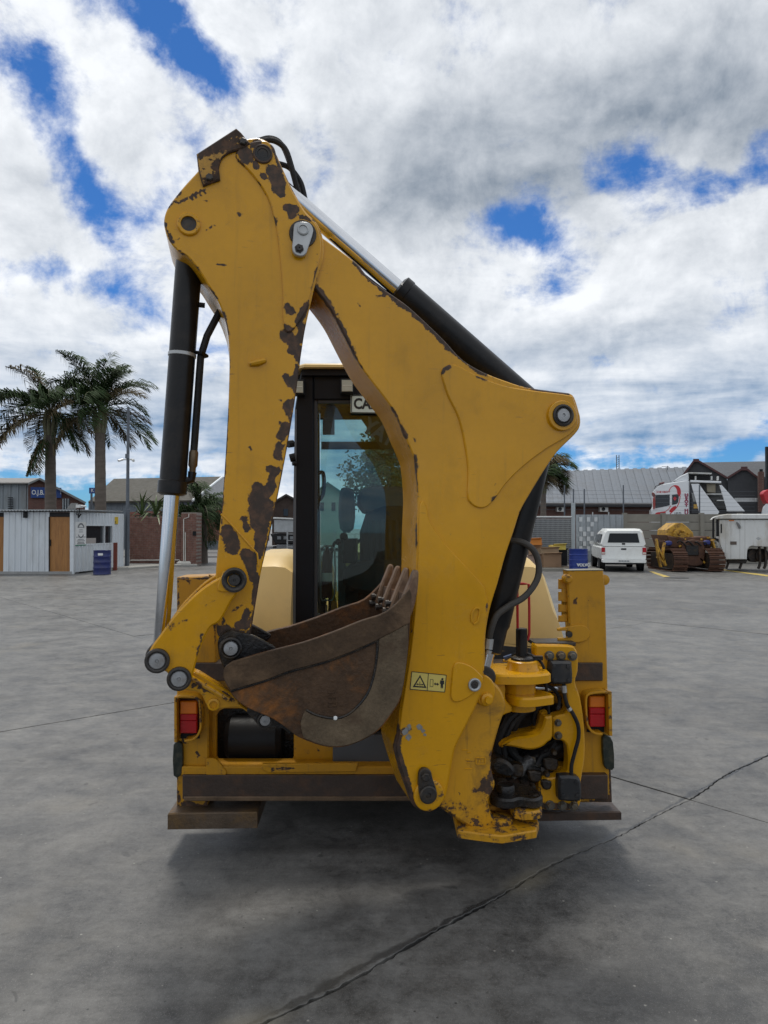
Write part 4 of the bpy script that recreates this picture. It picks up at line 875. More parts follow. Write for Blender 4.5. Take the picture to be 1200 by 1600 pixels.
ft_ = [P(715, 1284, 3.40), P(755, 1303, 3.36), P(785, 1313, 3.34), P(838, 1297, 3.40), P(842, 1290, 3.50)]
pts = [(p.x, p.y) for p in ft_]; z1 = P(785, 1306, 3.34).z
MB().slab(pts + [(pts[-1][0], 3.86), (pts[0][0], 3.86)], z1 - .035, z1, .30, bev=.006).build('casting_foot', CASTM, cast)
MB().lathe((P(782, 1292, 3.50).x, 3.50, z1 - .002), (0, 0, 1), [(.06, 0), (.06, .02), (.045, .03), (.03, .03)], 20, wear=.4).build('casting_boss', CASTM, cast)
# part numbers cast into the swing casting
cb = MB()
for a, b in (((744, 1184), (758, 1184)), ((758, 1184), (758, 1194)), ((758, 1194), (744, 1194)), ((744, 1194), (744, 1184)), ((749, 1187), (749, 1191)), ((753, 1187), (753, 1191)), ((727, 1187), (734, 1187)), ((729, 1192), (734, 1192)), ((726, 1201), (738, 1201)), ((722, 1172), (732, 1172)), ((730, 1176), (736, 1176))):
    cb.ribbon(BP, [a, b], 1.1, .042, .047, 0)
cb.build('casting_number', YEL, cast)
# oily lower swing joint: a forked lug with a capped pin, knobs and scraped edges
lj = MB().slab(smooth([(P(760, 1, 3.55).x, 3.54), (P(772, 1, 3.5).x, 3.47), (P(792, 1, 3.5).x, 3.455), (P(806, 1, 3.5).x, 3.48), (P(826, 1, 3.5).x, 3.46), (P(841, 1, 3.5).x, 3.50), (P(843, 1, 3.5).x, 3.57), (P(828, 1, 3.6).x, 3.63), (P(800, 1, 3.6).x, 3.70), (P(770, 1, 3.6).x, 3.66)], 4), zpy(1263, 3.46), zpy(1249, 3.46), bev=.010).build('lower_swing_joint', OIL, BH, 40)
MB().lathe((P(785, 1, 3.56).x, 3.56, zpy(1252, 3.5)), (0, 0, 1), [(.042, 0), (.046, .01), (.046, .052), (.040, .062), (.034, .058), (.001, .058)], 24).build('joint_cap', OIL, lj)
MB().lathe((P(826, 1, 3.54).x, 3.53, zpy(1250, 3.5)), (0, 0, 1), [(.036, 0), (.036, .016), (.026, .022), (.001, .022)], 8).build('joint_plug', OIL, lj)
MB().slab(smooth([(P(796, 1, 3.5).x, 3.455), (P(832, 1, 3.5).x, 3.45), (P(841, 1, 3.5).x, 3.52), (P(835, 1, 3.6).x, 3.68), (P(796, 1, 3.6).x, 3.70)], 3), zpy(1278, 3.46), zpy(1266, 3.46), .38, bev=.008).build('joint_shoe', CASTM, lj)
MB().plate(FP, smooth([(768, 1192), (780, 1186), (796, 1192), (806, 1206), (800, 1216), (782, 1214), (770, 1206)], 3), -.24, -.12, .015).build('swing_lug', OIL, lj)
# swing cylinders and hose bundle in the gap
sw1 = MB().lathe(FP.at(795, 1205, -.02), FP.at(885, 1160, .03) - FP.at(795, 1205, -.02), [(.02, 0), (.02, .1), (.052, .105), (.056, .13), (.056, .36)], 20).build('swing_cylinder', BLACKP, BH)
MB().lathe(FP.at(801, 1216, -.12), FP.at(832, 1182, -.06) - FP.at(801, 1216, -.12), [(.012, 0), (.016, .02), (.034, .05), (.026, .09), (.038, .12), (.028, .15)], 10).build('rod_gaiter', mat('crumpled_grey_gaiter', (.10, .10, .10), .35, .3, var=.6, vs=20, bump=.8, bs=40), sw1)
MB().lathe(FP.at(845, 1074, -.03), FP.u, [(.02, -.04), (.02, .02), (.032, .03), (.032, .13)], 14).build('swing_rod', CHROME, sw1)
random.seed(11)
for k in range(9):
    o = random.uniform(-7, 7); e = random.uniform(-.05, .05); q = random.uniform(-9, 9)
    MB().tube(spline([FP.at(840 + o, 1102 + k, -.02 + e), FP.at(806 + o, 1122 + q * .4, -.08 + e), FP.at(788 + o, 1152 + q * .4, -.10 + e), FP.at(784 + o, 1180 + q * .5, -.10 + e), FP.at(800 + q, 1200, -.06 + e), FP.at(845 + o, 1196 + q, -.02 + e)]), .013 + .004 * (k % 3), 8).build('bundled_hose', RUBBER, BH)
MB().tube(spline([FP.at(796, 1026, -.12), FP.at(815, 1020, -.18), FP.at(838, 1028, -.22), FP.at(850, 1045, -.24), FP.at(854, 1080, -.22), FP.at(858, 1120, -.16), FP.at(860, 1150, -.16)]), .0075, 8).build('thin_hose', RUBBER, BH)
MB().tube([FP.at(788, 1029, -.12), FP.at(800, 1025, -.13)], .013, 8).build('hose_ferrule', mat('blue_ferrule', (.05, .09, .2), .4), BH)
MB().plate(FP, [(775, 1100), (884, 1100), (884, 1222), (775, 1222)], .07, .098, 0).build('gap_dark_plate', OIL, BH)  # added dark sheet behind the hoses, coloured as the shade in the gap
MB().tube([FP.at(786, 1034, .02), FP.at(860, 1034, .02)], .014, 8, wear=.2).build('cross_tube', YEL, BH)

# more of the clutter in the swing gap: fittings, loops and greasy blocks
GREASE = mat('greasy_brown_black', (.020, .014, .009), .42, var=.6, vs=14, dirt=(.085, .048, .016), dirt_amt=.7, ds=9, bump=.6, bs=40)
random.seed(23)
for pts, r in (([(800, 1110), (792, 1128), (790, 1150), (798, 1172), (812, 1186), (835, 1190)], .020), ([(820, 1112), (806, 1132), (800, 1156), (806, 1180), (826, 1200), (852, 1206)], .018), ([(838, 1108), (834, 1126), (842, 1136), (858, 1128)], .013),
               ([(772, 1196), (784, 1186), (800, 1190), (812, 1204), (818, 1222)], .015), ([(846, 1176), (858, 1186), (862, 1200), (856, 1214)], .012), ([(868, 1160), (858, 1176), (846, 1182), (838, 1196)], .014), ([(792, 1218), (806, 1210), (822, 1212), (834, 1222)], .012),
               ([(852, 1070), (866, 1078), (874, 1092), (872, 1108)], .010), ([(778, 1140), (790, 1168), (784, 1196)], .016)):
    e = random.uniform(-.12, -.06)
    h_ = MB().tube(spline([FP.at(x, y, e + random.uniform(-.02, .02)) for x, y in pts]), r, 8).build('gap_hose', RUBBER, BH)
    q0, q1 = FP.at(*pts[-1], e), FP.at(*pts[-2], e)
    MB().tube([q0, q0.lerp(q1, .35)], r * 1.35, 6).build('crimped_end', random.choice((BOLTH, PINST, BOLTH)), h_)
for (x0, y0, x1, y1, d) in ((800, 1196, 818, 1214, -.16), (826, 1206, 846, 1222, -.14), (850, 1186, 872, 1204, -.10), (776, 1216, 792, 1226, -.15), (846, 1220, 862, 1234, -.16)):
    MB().plate(FP, smooth([(x0, y0), (x1, y0 + 2), (x1 - 2, y1), (x0 + 3, y1 - 1)], 2), d, d + .07, .008).build('greasy_block', GREASE, BH)
for (x, y, d) in ((812, 1232, -.20), (833, 1230, -.20), (840, 1250, -.26), (776, 1255, -.24), (800, 1262, -.28), (855, 1210, -.18), (866, 1176, -.12)):
    MB().disc(FP, x, y, d, [(.016, .03), (.016, -.004), (.012, -.012), (.001, -.012)], 6).build('greasy_bolt', GREASE, BH)
# drip lines and dirt clods on the pads and rail
rd_ = random.Random(5)
for k in range(26):
    x = rd_.uniform(268, 400); MB().lathe(FP.at(x, 1270.5, rd_.uniform(-.06, .2)) , (0, 0, 1), [(.004 + rd_.random() * .012, -.004), (.006 + rd_.random() * .008, .006), (.001, .010)], 6).build('dirt_clod', GREASE, sl_)
# ------------------------------------------------------------------ cab, fenders, wheels, front end
MX = 0.055
def cbox(mb, x0, y0, x1, y1, d0, d1, bev=.006): return mb.plate(CPL, [(x0, y0), (x1, y0), (x1, y1), (x0, y1)], d0, d1, bev)
cab = MB().plate(CPL, [(457, 985), (458, 800), (460.5, 640), (466, 603), (471, 577), (490, 577), (490, 985)], 0, .11, .008).build('cab_pillar', CABBLK, BH)
MB().plate(CPL, [(767, 985), (766, 800), (763, 640), (758, 603), (753, 577), (734, 577), (734, 985)], 0, .11, .008).build('cab_pillar', CABBLK, BH)
cbox(MB(), 490.2, 577, 733.8, 624, .0, .12).build('cab_header', CABBLK, BH)
cbox(MB(), 455, 985, 770, 1010, -.01, .14).build('cab_sill', CABBLK, BH)
SEAL = mat('worn_window_seal', (.03, .032, .036), .5, var=.3)
wf = MB()
for a in ((490.2, 624.2, 496, 984.5), (728, 624.2, 733.8, 984.5), (496.2, 624.2, 727.8, 630), (496.2, 978, 727.8, 984.5)): cbox(wf, *a, .02, .06, .004)
win = wf.build('window_frame', SEAL, BH)
cbox(MB(), 496.2, 630.2, 727.8, 977.8, .034, .040, 0).build('pane', GLASS, win)
MB().plate(CPL, [(457, 980), (458.5, 800), (461, 640), (463.5, 640), (462.5, 800), (461.5, 980)], -.006, .0, .001).build('pillar_edge_trim', mat('grey_edge_trim', (.11, .12, .135), .4), cab)
# roof
rz = P(600, 574, 4.70).z
rf = [(MX - .58, 4.64), (MX + .58, 4.64), (MX + .66, 4.72), (MX + .68, 6.3), (MX - .68, 6.3), (MX - .66, 4.72)]
roof = MB().slab(rf, rz - .012, rz + .014, bev=.010).build('cab_roof', CREAM, BH)
MB().slab([(MX - .60, 4.69), (MX + .60, 4.69), (MX + .63, 6.25), (MX - .63, 6.25)], rz - .055, rz - .016).build('roof_lining', CABBLK, BH)
# work lights
def wlight(px, py, s=10.5):
    h = MB().plate(CPL, [(px - s, py - s - 1), (px + s, py - s - 1), (px + s, py + s + 2), (px - s, py + s + 2)], -.07, .0, .006).build('work_light', BLACKPL, BH)
    MB().plate(CPL, [(px - s + 2, py - s + 2), (px + s - 2, py - s + 2), (px + s - 2, py + s - 1), (px - s + 2, py + s - 1)], -.076, -.069, .002).build('light_lens', mat('hazy_clear_lens', (.42, .41, .33), .18, var=.15, vs=30, bump=.3, bs=120), h)
    MB().ribbon(CPL, [(px - s + 3, py), (px + s - 3, py)], 1.2, -.078, -.075, 0).build('lens_rib', mat('lens_rib_clear', (.6, .6, .52), .3), h)
wlight(542.5, 602); wlight(465, 604)
# side frames and panes
z0c, z1c = 1.02, rz - .02
for s in (-1, 1):
    x = MX + s * .64
    MB().hexa([(x - .03, 6.16, z0c), (x + .03, 6.16, z0c), (x + .03, 6.22, z0c), (x - .03, 6.22, z0c)], [(x - .03, 6.05, z1c), (x + .03, 6.05, z1c), (x + .03, 6.11, z1c), (x - .03, 6.11, z1c)]).build('front_pillar', CABBLK, BH)
    MB().box((x, 5.42, z0c + .02), (.05, 1.30, .06)).build('side_sill', CABBLK, BH)
    MB().box((x, 5.42, z1c - .05), (.05, 1.30, .07)).build('side_header', CABBLK, BH)
    MB().box((x, 5.40, (z0c + z1c) / 2), (.045, .06, z1c - z0c - .1)).build('door_post', CABBLK, BH)
    MB().box((x, 5.12, (z0c + z1c) / 2), (.006, .46, z1c - z0c - .16)).build('side_pane', GLASS, BH)
    MB().box((x, 5.77, (z0c + z1c) / 2), (.006, .62, z1c - z0c - .16)).build('side_pane', GLASS, BH)
MB().hexa([(MX - .6, 6.19, z0c + .1), (MX + .6, 6.19, z0c + .1), (MX + .6, 6.196, z0c + .1), (MX - .6, 6.196, z0c + .1)], [(MX - .6, 6.08, z1c - .06), (MX + .6, 6.08, z1c - .06), (MX + .6, 6.086, z1c - .06), (MX - .6, 6.086, z1c - .06)]).build('windscreen', GLASS, BH)
MB().box((MX, 5.5, .98), (1.22, 1.45, .08)).build('cab_floor', BLACKPL, BH)
MB().box((MX, 4.86, .80), (1.2, .12, .44)).build('cab_rear_wall', CABBLK, BH)
# mirror bracket knobs outside the cab's left edge
MB().tube([CPL.at(458, 693, .02), CPL.at(450, 694, .0)], .025, 8).build('door_hinge', BLACKPL, BH)
MB().tube([CPL.at(461, 714, -.01), CPL.at(453, 716, -.01)], .028, 10).tube([CPL.at(463, 724, -.01), CPL.at(457, 724, -.02)], .016, 8).build('door_hinge', BLACKPL, BH)
# seat
def ibox(x0, y0, x1, y1, Y0, Y1, name, m, bev=.02):
    pl = Pl(Y0, 0); return MB().plate(pl, smooth([(x0, y0), (x1, y0), (x1, y1), (x0, y1)], 3) if bev > .015 else [(x0, y0), (x1, y0), (x1, y1), (x0, y1)], 0, Y1 - Y0, bev).build(name, m, BH)
sb = ibox(572, 800, 662, 906, 5.38, 5.50, 'seat_backrest', SEATM, .03)
hr = ibox(566, 764, 640, 802, 5.40, 5.50, 'seat_headrest', mat('lighter_grey_headrest', (.15, .155, .17), .7), .03)
SP = Pl(5.38, 0)
for k in range(8):
    x = 578 + k * 10.6
    MB().ribbon(SP, [(x, 812), (x + 1, 850), (x + 3, 898)], 6.5, -.018, .004, .006).build('backrest_rib', SEATM, sb)
ibox(531, 768, 552, 826, 5.36, 5.44, 'armrest_pad', mat('grey_armrest', (.13, .135, .15), .7), .02)
ibox(548, 880, 660, 925, 5.3, 5.75, 'seat_cushion', SEATM, .03)
ibox(560, 905, 650, 1000, 5.35, 5.7, 'seat_pedestal', BLACKPL, .01)
# grab handle, controls, extinguisher rack, instrument consoles
MB().tube(spline([P(x, y, 4.93) for x, y in ((494, 741), (503, 738), (506, 745), (506, 762), (503, 776), (495, 784))]), .014, 8).build('grab_handle', BLACKPL, BH)
rk = [(501, 858), (507, 853), (518, 853), (523, 860), (524, 890), (523, 928), (519, 938), (503, 938), (501, 932), (501, 858)]
MB().tube([P(x, y, 5.0) for x, y in rk], .006, 8).build('bottle_rack', ZINC, BH)
bt = MB().lathe(P(511, 934, 5.03), (0, 0, 1), [(.03, 0), (.037, .01), (.037, .29), (.03, .32), (.012, .34), (.012, .37)], 18).build('extinguisher', mat('brown_red_bottle', (.10, .035, .022), .4), BH)
MB().lathe(P(511, 908, 5.03), (0, 0, 1), [(.0375, 0), (.0375, .06)], 18).build('bottle_label', PLATEM, bt)
for (x, y, r, Y) in ((537, 838, .03, 5.2), (545, 864, .05, 5.25), (528, 846, .02, 5.1)):
    MB().lathe(P(x, y, Y), (0, -1, .3), [(r, -.03), (r, 0), (r * .8, .012), (.001, .014)], 16).build('control_knob', BLACKPL, BH)
ibox(536, 842, 556, 880, 5.2, 5.6, 'console', BLACKPL, .006)
ibox(528, 842, 540, 985, 5.55, 5.60, 'steering_column', mat('grey_green_panel', (.12, .15, .145), .6), .004)
ibox(540, 885, 622, 990, 5.62, 5.66, 'front_panel', mat('grey_green_dash', (.10, .13, .13), .6), .004)
ibox(500, 890, 508, 985, 5.3, 5.34, 'lever_stem', BLACKPL, .002)
MB().tube(spline([P(x, y, 5.1) for x, y in ((524, 846), (519, 858), (517, 880), (515, 950), (512, 990))]), .011, 8).build('backhoe_lever', BLACKPL, BH)
ring = [P(585, 868, 5.85) + Vector((.19 * cos(a * pi / 12), .06 * sin(a * pi / 12) * -1, .16 * sin(a * pi / 12))) for a in range(25)]
MB().tube(ring, .014, 8, False).build('steering_wheel', BLACKPL, BH)
# sun visor and angled bar across the cab, number plate, lettered strip
ibox(502, 690, 700, 702, 5.95, 5.97, 'visor_edge', BLACKPL, .002)
ibox(504, 655, 522, 678, 5.6, 5.66, 'interior_mirror', BLACKPL, .004)
ibox(500, 630, 720, 655, 5.9, 5.93, 'roof_console', BLACKPL, .006)
npl = MB().plate(CPL, [(548, 617), (650, 619), (650, 647), (548, 645)], -.016, -.004, .002).build('number_plate', PLATEM, BH)
nb = MB()
for a, b in (((549, 618), (649, 620)), ((549, 644.5), (649, 646))): nb.ribbon(CPL, [a, b], 1.3, -.0175, -.0155, 0)
nb.ribbon(CPL, [(549.3, 618), (549.3, 644.5)], 1.3, -.0178, -.0156, 0).build('plate_border', INK, npl)
text('CAR', .098, CPL, 552.5, 631.5, -.0165, INK, npl, sx=.84, bold=.0035)
vz = MB().plate(CPL, [(562, 652), (700, 652), (700, 700), (640, 702), (596, 700)], .07, .075, 0).build('dark_sticker_strip', mat('navy_film', (.012, .014, .022), .3), BH)
text('YAT', .15, CPL, 570, 664, .066, mat('slate_letters', (.20, .21, .30), .4), vz, sx=.8, rot=-.50, bold=.006)
# fenders: rounded hulls over the rear wheels
def fender(s):
    def xs(a): return MX + s * a
    secs = []
    for (Y, zt, zb, xi, xo, top) in ((4.60, 1.02, .96, .66, 1.14, 1.10), (4.615, 1.24, .96, .66, 1.13, 1.05), (4.70, 1.50, .97, .66, 1.12, .99), (4.85, 1.565, .98, .66, 1.10, .95), (5.3, 1.60, 1.0, .66, 1.10, .96), (5.9, 1.50, 1.0, .66, 1.10, .98), (6.05, 1.05, 1.0, .66, 1.10, 1.0)):
        h = zt - zb
        sec = [(xi, zb), (xi, zt - .04), (xi + .05, zt - .008), (xi + .12, zt)]
        sec += [(top - .06, zt - .004), (top - .01, zt - .025), (top + .015, zt - .07)]
        for k in range(1, 5): t = k / 4; sec.append((top + .015 + (xo - top - .015) * (t ** .8), zt - .07 - (h - .07) * t))
        secs.append([(xs(x), Y, z) for x, z in sec])
    n = len(secs[0]); vs = [v for q in secs for v in q]; fs = []
    for i in range(len(secs) - 1):
        for k in range(n):
            j = (k + 1) % n; f = (i * n + k, i * n + j, (i + 1) * n + j, (i + 1) * n + k); fs.append(f if s > 0 else f[::-1])
    fs.append(tuple(range(n - 1, -1, -1)) if s > 0 else tuple(range(n))); e = (len(secs) - 1) * n
    fs.append(tuple(e + k for k in range(n)) if s > 0 else tuple(e + k for k in range(n - 1, -1, -1)))
    f = MB().add(vs, fs).build('rear_fender', CREAM, BH, 30)
    # grey lower skirt
    MB().hexa([(xs(.66), 4.62, .90), (xs(1.15), 4.62, .86), (xs(1.15), 4.66, .86), (xs(.66), 4.66, .90)], [(xs(.66), 4.59, 1.00), (xs(1.15), 4.59, .955), (xs(1.15), 4.66, .955), (xs(.66), 4.66, 1.0)]).build('fender_skirt', DGREY, f)
    MB().hexa([(xs(.66), 4.66, .84), (xs(.95), 4.66, .84), (xs(.95), 4.72, .84), (xs(.66), 4.72, .84)], [(xs(.66), 4.66, .97), (xs(.95), 4.66, .97), (xs(.95), 4.72, .97), (xs(.66), 4.72, .97)]).build('inner_skirt', DGREY, f)
    return f
fender(-1); fender(1)
# wheels
def wheel(x, Y, r, w, s):
    prof = []
    for a, b in ((-.5, .60), (-.5, .90), (-.42, .985), (-.3, 1.0), (.3, 1.0), (.42, .985), (.5, .90), (.5, .60)): prof.append((r * b, a * w))
    t = MB().lathe((x, Y, r), (1, 0, 0), prof, 40)
    nl = 22
    for k in range(nl):
        for sd in (-1, 1):
            a0 = 2 * pi * (k + (.5 if sd > 0 else 0)) / nl
            pts = []
            for rr in (.97, 1.045):
                for (xx, da) in ((.0, -.05), (.0, .05), (.48, .20), (.48, .10)):
                    a = a0 + da * sd * s; pts.append((x + sd * xx * w, Y + cos(a) * r * rr, r + sin(a) * r * rr))
            t.hexa(pts[:4], pts[4:])
    o = t.build('wheel', RUBBER, BH)
    MB().lathe((x + s * w * .42, Y, r), (s, 0, 0), [(r * .60, -w * .8), (r * .60, .02), (r * .56, .03), (r * .52, -.06), (r * .30, -.08), (r * .28, -.02), (r * .12, -.01), (.001, -.01)], 32).build('rim', CREAM, o)
    return o
for s in (-1, 1): wheel(MX + s * .84, 5.36, .70, .46, s); wheel(MX + s * .84, 7.55, .50, .33, s)
# chassis, bonnet, loader arms and front bucket (seen only from the sides)
MB().box((MX, 5.9, .72), (.75, 3.6, .36)).build('chassis', BLACKP, BH)
MB().box((MX, 5.55, .60), (1.15, 2.3, .42)).build('belly_light_block', BLACKP, BH)  # unseen belly box added to keep light out from under the machine
MB().cyl((MX - .62, 5.36, .62), (MX + .62, 5.36, .62), .22, 20).build('rear_axle', BLACKP, BH)
MB().cyl((MX - .75, 7.55, .5), (MX + .75, 7.55, .5), .12, 16).build('front_axle', BLACKP, BH)
MB().box((MX, 4.45, .62), (1.9, .36, .55)).build('rear_crossmember', BLACKP, BH)
MB().slab([(MX - .42, 6.25), (MX + .42, 6.25), (MX + .36, 8.0), (MX - .36, 8.0)], .92, 1.62, bev=.08).build('bonnet', CREAM, BH)
MB().cyl((MX + .25, 6.7, 1.55), (MX + .25, 6.7, 2.25), .045, 16).build('exhaust_stack', BLACKP, BH)
for s in (-1, 1):
    x = MX + s * .62
    arm = MB()
    pth = [(6.35, 1.35), (7.2, 1.30), (7.9, 1.05), (8.55, .55)]
    for i in range(3):
        (ya, za), (yb, zb) = pth[i], pth[i + 1]
        arm.hexa([(x - .04, ya, za - .11), (x + .04, ya, za - .11), (x + .04, ya, za + .11), (x - .04, ya, za + .11)], [(x - .04, yb, zb - .11), (x + .04, yb, zb - .11), (x + .04, yb, zb + .11), (x - .04, yb, zb + .11)])
    arm.build('loader_arm', YEL, BH)
fbk = []
for (y, z) in ((9.35, .16), (8.6, .16), (8.45, .30), (8.50, .62), (8.85, .95)): fbk.append((y, z))
m_ = MB()
for i in range(4):
    (ya, za), (yb, zb) = fbk[i], fbk[i + 1]
    m_.hexa([(MX - 1.18, ya, za), (MX + 1.18, ya, za), (MX + 1.18, ya + .001, za + .03), (MX - 1.18, ya + .001, za + .03)], [(MX - 1.18, yb, zb), (MX + 1.18, yb, zb), (MX + 1.18, yb + .02, zb + .02), (MX - 1.18, yb + .02, zb + .02)])
lb = m_.build('loader_bucket', YELF, BH)
for s in (-1, 1):
    q = MB(); x = MX + s * 1.18
    q.add([(x - .012, y, z) for y, z in fbk] + [(x + .012, y, z) for y, z in fbk], [(0, 1, 2, 3, 4), (9, 8, 7, 6, 5)] + [((i + 1) % 5, i, 5 + i, 5 + (i + 1) % 5) for i in range(5)]).build('bucket_side', YELF, lb)
# ------------------------------------------------------------------ background: left
CORR = mat('pale_corrugated_steel', (.66, .70, .73), .45, .15, var=.06, vs=1.2, dirt=(.40, .40, .38), dirt_amt=.4, ds=1.5, stretch=(1, 1, .3))
CORRG = mat('grey_corrugated_steel', (.24, .27, .29), .5, .2, var=.12, vs=1.0, dirt=(.16, .15, .13), dirt_amt=.5, ds=1.2, stretch=(1, 1, .3))
WOOD = mat('orange_varnished_wood', (.36, .165, .045), .45, var=.25, vs=3, stretch=(6, 6, .5), dirt=(.22, .09, .025), dirt_amt=.5, ds=4)
WALLIN = mat('dark_recess', (.02, .02, .022), .8)
def corr(mb, a, b, z0, z1, pitch=.23, amp=.040, off=0.0, thick=.01):
    """box-rib sheet from a to b (xy), z0..z1 may be pairs for a sloped edge"""
    a = Vector((a[0], a[1], 0)); b = Vector((b[0], b[1], 0)); u = (b - a); Ln = u.length; u.normalize(); n = Vector((u.y, -u.x, 0))
    za, zb = z0 if isinstance(z0, (tuple, list)) else (z0, z0); ya, yb = z1 if isinstance(z1, (tuple, list)) else (z1, z1)
    xs = []; x = 0.0
    while x < Ln:
        for dx, h in ((0, 0), (.62, 0), (.70, 1), (.92, 1)):
            q = x + dx * pitch
            if q < Ln: xs.append((q, h * amp))
        x += pitch
    xs.append((Ln, 0)); vs = []
    for q, h in xs:
        t = q / Ln; p = a + u * q + n * (h + off)
        vs += [p + Vector((0, 0, za + (zb - za) * t)), p + Vector((0, 0, ya + (yb - ya) * t))]
    k = len(xs)
    for q, h in xs:
        t = q / Ln; p = a + u * q - n * thick
        vs += [p + Vector((0, 0, za + (zb - za) * t)), p + Vector((0, 0, ya + (yb - ya) * t))]
    fs = [(2 * i, 2 * i + 2, 2 * i + 3, 2 * i + 1) for i in range(k - 1)] + [(2 * k + 2 * i + 1, 2 * k + 2 * i + 3, 2 * k + 2 * i + 2, 2 * k + 2 * i) for i in range(k - 1)]
    fs += [(2 * i + 1, 2 * i + 3, 2 * k + 2 * i + 3, 2 * k + 2 * i + 1) for i in range(k - 1)]
    fs += [(0, 1, 2 * k + 1, 2 * k), (2 * k - 2, 4 * k - 2, 4 * k - 1, 2 * k - 1)]
    return mb.add(vs, fs)
SHY = 27.4
def sx_(px, Y=SHY): return (px - 600) / FPX * Y
shed = thing('guard_shed', (-13.6, 29, 0), 'small pale corrugated steel gatehouse with wooden doors beside the lamp post', 'shed')
HS = 2.44
A0 = (sx_(-40), SHY); B0 = (sx_(113), SHY); C0 = (-11.45, 31.2); D0 = (sx_(-40), 31.4)
m1 = MB(); corr(m1, (sx_(6), SHY), (sx_(77), SHY), .10, HS - .05); m1.build('wall_sheet', CORR, shed)
m1 = MB(); corr(m1, A0, (sx_(-6), SHY), .10, HS - .05); m1.build('wall_sheet', CORR, shed)
# side wall round its window
SW = Pl((B0[0], B0[1], 0), math.degrees(math.atan2(C0[1] - B0[1], C0[0] - B0[0])))
swl = (Vector(C0) - Vector(B0)).length
def sd_pt(s): return tuple(Vector(B0).lerp(Vector(C0), s / swl))
w0 = SW.uv(131, 830)[0]; w1 = SW.uv(175, 830)[0]; zw0, zw1 = 1.15, 1.86
m1 = MB(); corr(m1, B0, sd_pt(w0), .06, HS - .04); m1.build('wall_sheet', CORR, shed)
m1 = MB(); corr(m1, sd_pt(w0), sd_pt(w1), .06, zw0); m1.build('wall_sheet', CORR, shed)
m1 = MB(); corr(m1, sd_pt(w0), sd_pt(w1), zw1, HS - .04); m1.build('wall_sheet', CORR, shed)
m1 = MB(); corr(m1, sd_pt(w1), C0, .06, HS - .04); m1.build('wall_sheet', CORR, shed)
TRIM = mat('galvanised_trim', (.68, .72, .74), .4, .3, var=.08)
def rawbox(pl, u0, u1, z0, z1, d0, d1): return MB().plate(pl, [(u0, z0), (u1, z0), (u1, z1), (u0, z1)], d0, d1, .004, raw=True)
wn = rawbox(SW, w0 + .02, w1 - .02, zw0, zw1, .06, .08).build('window', DARKGL, shed)
for q in ((w0 - .04, w0 + .02, zw0 - .05, zw1 + .05), (w1 - .02, w1 + .04, zw0 - .05, zw1 + .05), (w0 + .02, w1 - .02, zw1, zw1 + .05), (w0 + .02, w1 - .02, zw0 - .06, zw0), (w0 + (w1 - w0) * .70, w0 + (w1 - w0) * .70 + .05, zw0, zw1)):
    rawbox(SW, *q, -.03, .06).build('window_frame', TRIM, wn)
rawbox(SW, w0 + .15, w0 + (w1 - w0) * .4, zw0, zw0 + .22, -.02, .05).build('paper_on_sill', mat('paper_stack', (.35, .32, .3), .7), wn)
FW = Pl((0, SHY, 0), 0)
for x0, x1 in ((-6, 6), (77, 109)):
    MB().plate(FW, [(x0, 807.5), (x1, 807.5), (x1, 893.5), (x0, 893.5)], .05, .09, .01).build('door', WOOD, shed)
    dr = [o for o in shed.children if o.name.startswith('door')][-1]
    dr = sorted([o for o in shed.children if o.name.split('.')[0] == 'door'], key=lambda o: o.name)[-1]
    for k in range(3):
        xa = x0 + (x1 - x0) * (.08 + .30 * k); MB().plate(FW, [(xa, 813), (xa + (x1 - x0) * .24, 813), (xa + (x1 - x0) * .24, 890), (xa, 890)], .043, .051, .006).build('door_board', WOOD, dr)
    MB().plate(FW, [(x0 + 1, 843), (x0 + 2.2, 843), (x0 + 2.2, 853), (x0 + 1, 853)], .0, .05, .004).build('door_handle', BLACKPL, dr)
    MB().plate(FW, [(x0 - 2, 801), (x1 + 2, 801), (x1 + 2, 807.3), (x0 - 2, 807.3)], .02, .06, .004).build('door_lintel', WALLIN, shed)
    MB().plate(FW, [(x0 - 1.2, 807.5), (x0 - .1, 807.5), (x0 - .1, 894), (x0 - 1.2, 894)], -.01, .09, .004).build('door_jamb', WALLIN, shed)
MB().plate(FW, [(109, 800), (115, 800), (115, 897), (109, 897)], -.012, .10, .004).build('corner_trim', TRIM, shed)
MB().box(((A0[0] + B0[0]) / 2, SHY + .3, .05), (B0[0] - A0[0], .7, .10)).build('shed_plinth', mat('plinth_concrete', (.3, .3, .29), .8), shed)
rfm = MB()
nr = 70
for k in range(nr):
    xa = A0[0] + (B0[0] + .45 - A0[0]) * k / nr; xb = A0[0] + (B0[0] + .45 - A0[0]) * (k + 1) / nr
    z = HS + (.03 if k % 2 else 0.0)
    rfm.hexa([(xa, SHY - .22, z - .02), (xb, SHY - .22, z - .02), (xb, SHY - .22, z + .012), (xa, SHY - .22, z + .012)], [(xa, 31.5, z + .03), (xb, 31.5, z + .03), (xb, 31.5, z + .062), (xa, 31.5, z + .062)])
rfm.build('roof_sheet', mat('roof_zinc', (.38, .40, .41), .5, .2, var=.15, vs=2), shed)
MB().box(((A0[0] + B0[0]) / 2, 29.6, 1.2), (B0[0] - A0[0] - .5, 3.2, 2.2)).build('dark_interior', WALLIN, shed)
